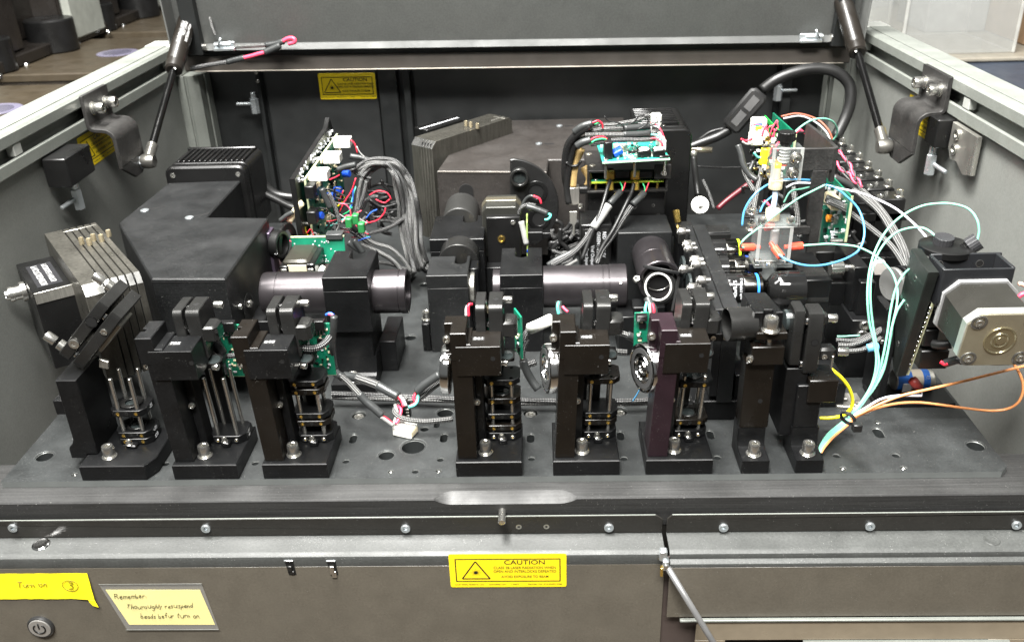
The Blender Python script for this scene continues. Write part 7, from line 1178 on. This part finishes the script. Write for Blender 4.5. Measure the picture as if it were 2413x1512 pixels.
t = thing('hex_nut', 'pale hexagon nut right of the knurled adjuster', 'nut', (340, 190, 90)); p = (347.4, 185, 98.4); part('nut', MB().prism([(p[2]+7*math.sin(k*math.pi/3), p[2]) for k in range(6)] if 0 else [(p[0]+8*math.cos(k*math.pi/3), p[2]+8*math.sin(k*math.pi/3)) for k in range(6)], 'y', p[1], p[1]+7, .8), mat('pale_nut', (.7, .66, .62), .35, .5), t)
t = thing('oval_mirror', 'pale oval mirror tilted beside the pump slab', 'mirror', (345, 150, 60)); part('mirror_disc', MB().cyl((342, 135, 106), (-.9, -.35, .1), 15, 4, .6, 36), mat('pale_mirror', (.28, .28, .27), .25, .6), t); part('mirror_body', MB().cyl((346, 137, 105), (.9, .35, -.1), 16, 8), anod, t)
t = thing('low_shelf_block', 'low dark block behind the rightmost mounts', 'block', (280, 120, 0)); part('block_body', MB().box(205, 300, 98, 145, .1, 26, .8), anod, t); part('upper_step', MB().box(214, 262, 110, 150, 26.1, 60, .8), anod, t)
cable('braided_cable', [(291.5, 110, 58.5), (302.8, 110, 58.3), (316, 112, 62.2), (327.8, 116, 67.6), (334, 120, 72.7)], 3, braidl, 'upper braided cable low in front of the pump slab'); cable('braided_cable', [(293.8, 104, 56.2), (303.2, 104, 55.6), (314.9, 106, 56.9), (329.7, 114, 63)], 3, braidl, 'lower braided cable low in front of the pump slab'); cable('braided_cable', [(290.4, 114, 61.6), (305.6, 114, 60.4), (318.9, 116, 64.3), (331.8, 120, 69.7)], 3, braid, 'dark braided cable low in front of the pump slab')
cable('cable_marker', [(314.8, 103, 58.5), (319.5, 103, 59.3), (323.9, 103, 59.7)], 3.8, mat('sky_blue_marker', (.15, .5, .8), .35), 'sky blue marker sleeve on the low braided cable', 'marker'); hose('296.6,130,56.3 303.6,130,56.2 316.9,130,56.9', t_teal, 1.6, 'short teal tube glimpsed behind the rightmost mirror mount')
# ---------------------------------------------------------------- cables on the bench
def bc(s_, mt, r, lab, nm='braided_cable', sub=6): return cable(nm, pts3(s_), r, mt, lab, sub=sub)
bc('-171,112,13 -143.9,112,11.6 -116.1,112,9.8 -87.9,110,9.6 -55.8,106,9.3 -24.1,104,9.1 11.3,100,10.6 46.4,98,10.4 85,96,11.1 112,96,11.1 135.4,98,11.3 166.8,102,11.1 198.7,108,12.3 227.5,116,13.3 254.7,124,14', braid, 4, 'long dark braided cable lying across the bench behind the front mounts')
bc('-171.5,112,9.2 -123.5,108,9.1 -59.9,106,7.5 -4.4,100,7.7 42.5,98,8.2 104.4,96,8 150.9,98,9.3 210.7,108,8.4 251.7,118,9.9', braidl, 3, 'second braided cable lying along the long dark one')
bc('-162.6,98,48.6 -158.6,92,46.7 -151.9,84,47.8', shrink, 4.6, 'grey sleeve end by the green board of the mount marked 642', 'sleeve'); bc('-151.9,84,47.8 -143.5,76,45.1 -133.6,66,40.1', braidl, 4, 'braided cable slanting down to the white plug'); bc('-134.3,66,41 -128.6,64,34.7 -122.1,62,29.3 -114.9,60,22.5', shrink, 4.4, 'grey sleeve above the white plug', 'sleeve'); bc('-115.7,60,22.5 -111.5,60,18.9 -106.4,60,13.5', red, 1.4, 'red wire entering the white plug', 'wire'); bc('-115.8,58,22.5 -110.6,58,17.5 -105.8,58,13', whitew, 1.6, 'white wire entering the white plug', 'wire')
bc('-155.7,108,35 -147.7,104,35.8 -141.1,100,36.8', shrink, 5, 'grey sleeve beside the foot of the left lens block', 'sleeve'); bc('-142.2,100,37.2 -132.2,94,37.1 -120.5,86,37.3', braidl, 5.4, 'thick braided cable from the left lens block foot'); bc('-121.3,86,37.3 -112.6,82,34.3 -102.4,78,30.3', shrink, 5, 'grey sleeve above the small black plug', 'sleeve'); bc('-102.8,78,30.4 -99.4,76,27.1 -97.3,72,23.4', red, 1.4, 'red wire into the small black plug', 'wire'); bc('-101.6,78,31.2 -97.8,76,28 -95,72,24.2', whitew, 1.4, 'white wire into the small black plug', 'wire')
bc('-64.5,84,49 -72.9,84,43 -79.7,84,37.8 -86.3,84,31.7', shrink, 4.6, 'grey sleeve from the heat sink of the mount marked 561', 'sleeve'); bc('-65.3,92,37.2 -74.4,90,31 -80.3,88,26.4 -86,86,23.3', braid, 4.4, 'braided cable from the heat sink of the mount marked 561'); bc('-86.3,84,31.7 -89.2,80,27.1 -87,78,23.9 -92.3,76,21.2', red, 1.4, 'red wire curling by the small black plug', 'wire'); bc('-85.6,84,30.4 -85.5,80,26.1 -87.5,76,23.3 -93.5,74,21.6', teal_w, 1.4, 'teal wire curling by the small black plug', 'wire')
bc('-95.2,84,26 -103.5,80,21 -106.1,74,17.7 -102.3,68,16.2 -93.6,64,15.1 -78.3,62,14.4 -63.2,62,15.5 -53.3,62,16.7', braidl, 3.6, 'braided loop round the plugs ending at the post marked 561'); bc('-104,78,21 -99.9,72,20.3 -101.4,66,15.2 -104.1,62,12.1', pinkr, 1.4, 'pinkish wire inside the braided loop', 'wire'); bc('-106.2,78,22.4 -103.6,72,17.2 -105.4,66,13.1 -106.1,62,11.2', whitew, 1.4, 'white wire inside the braided loop', 'wire')
t = thing('white_plug', 'white multi-pin plug lying on the bench plate', 'plug', (-95, 62, 1)); c = Vector((-96, 64, .3)); u_ = Vector((.93, -.36, 0)); v_ = Vector((.36, .93, 0)); TW = Matrix(((u_.x, v_.x, 0, c.x), (u_.y, v_.y, 0, c.y), (0, 0, 1, c.z), (0, 0, 0, 1)))
part('plug_body', MB().box(-10, 9, -7, 6, 0, 9, .8, TW), white, t)
for k in range(4): part('contact', MB().box(9.05, 9.5, -5.6+k*2.9, -3.8+k*2.9, 2, 7, .1, TW), cream, t)
t = thing('small_black_plug', 'small black plug standing between the cable ends', 'plug', (-94, 84, 1)); p = (-98.5, 84, 9.3); part('plug_body', MB().box(p[0]-5, p[0]+5, p[1]-3, p[1]+4, p[2]-4, p[2]+10, .6), black, t); m = MB()
for k in range(3): part('latch_rib', MB().box(p[0]+1, p[0]+4, p[1]-3.6, p[1]-3, p[2]-2+k*3.4, p[2]-.4+k*3.4, .1), alu, t)
bc('13.4,72,89.2 11,72,83.1 9.5,70,77.2 10.1,68,70.8', braid, 3.8, 'braided cable hanging right of the mount marked 561'); bc('10.1,68,71.6 12.8,66,62.6 17,64,54 22.7,60,46.9', shrink, 4.4, 'grey sleeve curving to the foot of the chrome disc marked 488', 'sleeve'); bc('15.7,74,98 12.7,73,93.6 10.4,72,88.5', braid, 3.8, 'upper bend of the braided cable by the mount marked 561')
t = cable('cable_tag', [(16.4, 74, 98.8), (25.2, 70, 104.7), (34.4, 66, 111.4)], 5, white, 'white tag sleeve printed 3000355 left of the mount marked 488', 'tag', sub=1)
bc('7,92,51.9 14.2,94,52.3 20.7,96,53.7', braid, 4.4, 'short braided cable behind the chrome disc marked 488'); bc('88.2,84,88.5 95.5,84,87.5 101,84,85.3', braidl, 4, 'braided cable right of the mount marked 488'); bc('100.3,84,85.8 105.5,84,82.8 110.4,84,78.5', shrink, 4.4, 'grey sleeve right of the mount marked 488', 'sleeve'); bc('84.3,90,68.1 92.9,90,66.2 101.4,90,65.2', braidl, 4, 'lower braided cable right of the mount marked 488')
bc('104,60,33.6 107.4,60,40 110.1,60,46.4', t_blue, 1.2, 'short blue wire below the chrome disc marked 405', 'wire')
for s_, mt, lab in (('117.2,90,100.5 115.7,92,105.6 117.4,96,111', teal_w, 'teal wire above the mount marked 405'), ('120.1,90,100.4 119.7,92,105.6 119.7,96,109.3', whitew, 'white wire above the mount marked 405'), ('123,90,100.4 123,92,105.5 122.2,96,109.2', red, 'red wire above the mount marked 405'), ('-34.5,70,113.5 -34.7,72,120.4 -33.6,74,122.6 -31.7,76,121.6', red, 'red wire at the board of the mount marked 561'), ('-36.7,70,113.5 -36.6,72,118.5 -35.5,74,121.4', whitew, 'white wire at the board of the mount marked 561'), ('41,72,113 40,74,119.2 41.2,78,121.2', teal_w, 'teal wire left of the mount marked 488'), ('48.9,76,112.9 46.1,78,114.7 44.4,80,116.2', pinkr, 'pinkish wire left of the mount marked 488'), ('-152.2,70,117.6 -149.2,68,117.8 -147.9,66,116.4', pinkr, 'pinkish wire over the board of the mount marked 642'), ('-155.3,72,115.9 -151.3,70,118.4 -147.8,68,117.4', bluew, 'blue wire over the board of the mount marked 642')): bc(s_, mt, 1.3, lab, 'wire')
bc('123.5,94,98.3 123.1,98,103.3 120.4,102,107.1 119.3,106,109.3', shrink, 4.6, 'grey sleeve above the mount marked 405', 'sleeve'); bc('43.2,78,109.2 41.9,82,112.8 41.3,86,118.1', shrink, 3.4, 'grey sleeve left of the mount marked 488', 'sleeve'); bc('-145.5,60,120.6 -147,60,110.7 -150.1,62,97.6 -152.3,66,83.1 -156.5,80,59.9', shrink, 3.6, 'grey cable looping right of the mount marked 642', 'cable')
bc('-173.3,40,103.9 -164.3,36,104 -156.1,38,103.6 -150.9,44,104.9 -149.1,50,106', braid, 4.2, 'braided cable sagging across the board of the mount marked 642'); bc('-259.7,52,96.8 -250.4,48,95.6 -240.6,46,92.5', whitew, 4.6, 'glossy white sleeve across the mount marked 785', 'sleeve'); bc('-241.3,46,92.5 -235,48,91.3 -228.5,50,90.9', braid, 3.4, 'braided cable right of the glossy white sleeve'); bc('-247.2,50,106.6 -243.3,48,100.8 -239.7,46,93.7', rubber, 4.6, 'black cable crossing the board of the mount marked 785', 'cable')
# wires on the lid
bc('-362.4,578,249.7 -341.9,578,250.3 -320.9,578,250.8', braidl, 3.8, 'braided cable lying along the lid hinge'); bc('-322,578,250.8 -309.1,576,252.4 -297.1,574,255.6', shrink, 4.6, 'grey sleeve on the lid cable', 'sleeve'); bc('-298.2,574,255.6 -289.5,572,259.4 -282.5,570,259.1 -282.1,570,254.9 -290.5,572,252.6', pinkr, 2.6, 'red wire loop at the end of the lid cable', 'wire'); bc('-423.2,575,224.5 -400.2,575,228.3 -371.8,575,231.9', braid, 3.8, 'lower braided cable under the left lid latch'); bc('-374.1,575,231.4 -361.1,574,234.5 -350.5,573,236.5', shrink, 4.4, 'grey sleeve on the lower lid cable', 'sleeve'); bc('-351.6,573,236.5 -339.3,572,239.1 -329.2,571,241.7 -321,570,243.2', pinkr, 2.6, 'red wire between the two grey lid sleeves', 'wire'); bc('-322.1,570,243.3 -311.6,570,247.2 -301.1,570,251.2', shrink, 5, 'grey joint where the lid wires meet', 'sleeve'); bc('-390.6,585,285.5 -387.8,580,274.3 -384.6,578,264', braidl, 2.2, 'thin braided cable running up the lid edge')
# ---------------------------------------------------------------- benches beyond the left and right rails
tb = thing('side_bench', 'dark bench beyond the left rail carrying tan instrument decks', 'bench', (-1500, 1500, 60)); part('bench_top', MB().box(-2600, -600, 500, 3200, 50, 84, 3), towerb, tb); part('bench_body', MB().box(-2500, -700, 600, 3200, -899, 49, 3), navy, tb)
for k, (y, lab) in enumerate(((1014, 'nearest tall dark instrument with a pale grey panel, cut by the left edge'), (1519, 'middle tall dark instrument with a pale grey panel beyond the left rail'), (2010, 'farthest tall dark instrument with a pale grey panel beside the lid'))):
    t = thing('tall_instrument', lab, 'instrument', (-1200, y-100, 100), 'tall instruments on the side bench')
    part('grey_panel', MB().box(-1060, -1040, y, y+162, 112, 1100, 4), panelg, t); part('dark_plinth', MB().box(-1300, -1044, y-330, y+160, 101, 126, 3), towerb, t)
    part('curved_cowl', MB().prism([(-1600, y-310), (-1150, y-310), (-1090, y-290), (-1060, y-240), (-1060, y-190), (-1110, y-150), (-1125, y-90), (-1110, y-30), (-1065, y-6), (-1600, y-6)], 'z', 127, 1100, 4), towerb, t)
    part('rear_body', MB().box(-1600, -1062, y, y+170, 127, 1100, 4), towerb, t); part('front_foot', MB().cyl((-1062, y-62, 100.5), (0, 0, 1), 52, 70, 3, 32), black, t); part('front_foot', MB().cyl((-1075, y-285, 100.5), (0, 0, 1), 40, 66, 3, 32), black, t); part('window_panel', MB().box(-1150, -1128, y-200, y-90, 180, 1080, 3), black, t)
    for q in (-14, 150, -250): part('foot_screw', MB().lathe([(6, 0), (7, 6), (5, 9)], (-1032, y+q, 101), (0, 0, 1), 12), chrome, t)
    part('tan_deck', MB().box(-1420, -660, y-320, y+86, 84.1, 100, 2), tan, t); part('round_seal', MB().cyl((-900, y-110, 100.2), (0, 0, 1), 44, 1.2, .4, 36), mat('violet_glare', (.16, .15, .21), .3), t); part('seal_centre', MB().cyl((-900, y-110, 101.5), (0, 0, 1), 30, .5, .2, 30), mat('violet_grey', (.09, .085, .12), .3), t)  # the disc's pale violet is glare put into its colour
for i, (x, y) in enumerate(((720, 800), )):
    t = thing('side_desk', 'dark blue desk beyond the right rail', 'desk', (1400, 1500, 60)); part('desk_top', MB().box(560, 3200, 560, 3200, 20, 55, 3), navy, t); part('desk_body', MB().box(600, 3100, 700, 3100, -899, 19, 3), navy, t)
t = thing('white_tray', 'pale tray under the clear acrylic boxes', 'tray', (900, 1300, 60)); part('tray_sheet', MB().box(640, 1500, 1290, 2300, 56, 66, 3), mat('cream_tray', (.24, .22, .18), .45), t)
def acbox(lab, x0, x1, y0, y1, z0, z1):
    t = thing('acrylic_box', lab, 'box', ((x0+x1)/2, (y0+y1)/2, z0))
    for a in ((x0, x1, y0, y0+5, z0, z1), (x0, x0+5, y0+5.2, y1-5.2, z0, z1), (x1-5, x1, y0+5.2, y1-5.2, z0, z1), (x0, x1, y1-5, y1, z0, z1), (x0+5.2, x1-5.2, y0+5.2, y1-5.2, z0, z0+5)): part('acrylic_wall', MB().box(*a, .8), haze_ac, t)
    for x, y in ((x0, y0-1), (x1, y0-1), (x0, y1)): part('bright_corner', MB().box(x-3, x+3, y-2, y+2, z0, z1, .8), mat('bright_acrylic_edge', (.5, .5, .47), .2, alpha=.6), t)
    return t
acbox('front clear acrylic box beyond the right rail', 780, 1010, 1330, 1560, 67, 460); acbox('second clear acrylic box partly behind the front one', 690, 860, 1640, 1900, 67, 520)
t = thing('cardboard_carton', 'brown cardboard carton at the upper right corner', 'carton', (1120, 1480, 67)); part('carton_body', MB().box(1065, 1300, 1400, 1650, 67, 420, 2), card, t)
for x, y, w, d_, h, mt, lab in ((1010, 1830, 330, 200, 260, mat('beige_bin', (.34, .31, .26), .5), 'large beige bin seen through the acrylic boxes'), (880, 1960, 110, 160, 240, mat('lavender_bin', (.22, .23, .29), .5), 'lavender grey bin seen through the acrylic boxes'), (1370, 1780, 200, 200, 180, mat('cream_bin', (.42, .40, .35), .5), 'cream bin right of the beige one behind the acrylic')):
    t = thing('storage_bin', lab, 'bin', (x+w/2, y, 67)); part('bin_body', MB().box(x, x+w, y, y+d_, 67, 67+h, 6), mt, t); part('bin_rim', MB().box(x-6, x+w+6, y-6, y+d_+6, 67.1+h, 75+h, 2), mt, t)
for i, (z0, z1, c_) in enumerate(((67, 150, 'lower'), (152, 235, 'upper'))): t = thing('paper_box', c_+' pale paper box between the acrylic and the carton', 'box', (1000, 1620, z0)); part('box_body', MB().box(925, 1062, 1580, 1760, z0, z1, 2), paper if i == 0 else mat('blue_grey_paper', (.35, .38, .45), .6), t)
t = thing('storage_shelf', 'dark shelf standing behind the acrylic boxes', 'shelf', (1100, 2300, 60)); part('shelf_back', MB().box(500, 2600, 2350, 2380, -899, 900, 3), mat('shelf_blue_grey', (.03, .036, .05), .5), t)
for z in (120, 330): part('shelf_board', MB().box(500, 2600, 2120, 2349, z, z+20, 3), mat('shelf_cream', (.2, .18, .15), .5), t)
for i, (x, w, h, mt, nm) in enumerate(((560, 120, 130, navy, 'dark blue'), (720, 150, 160, card, 'brown'), (930, 110, 150, paper, 'white'), (1100, 160, 120, mat('slate_box', (.16, .18, .24), .5), 'slate'), (1320, 140, 150, card, 'tan end'))): t = thing('stored_box', nm+' box on the shelf behind the acrylic', 'box', (x+w/2, 2200, 140)); part('box_body', MB().box(x, x+w, 2140, 2330, 141, 141+h, 2), mt, t)
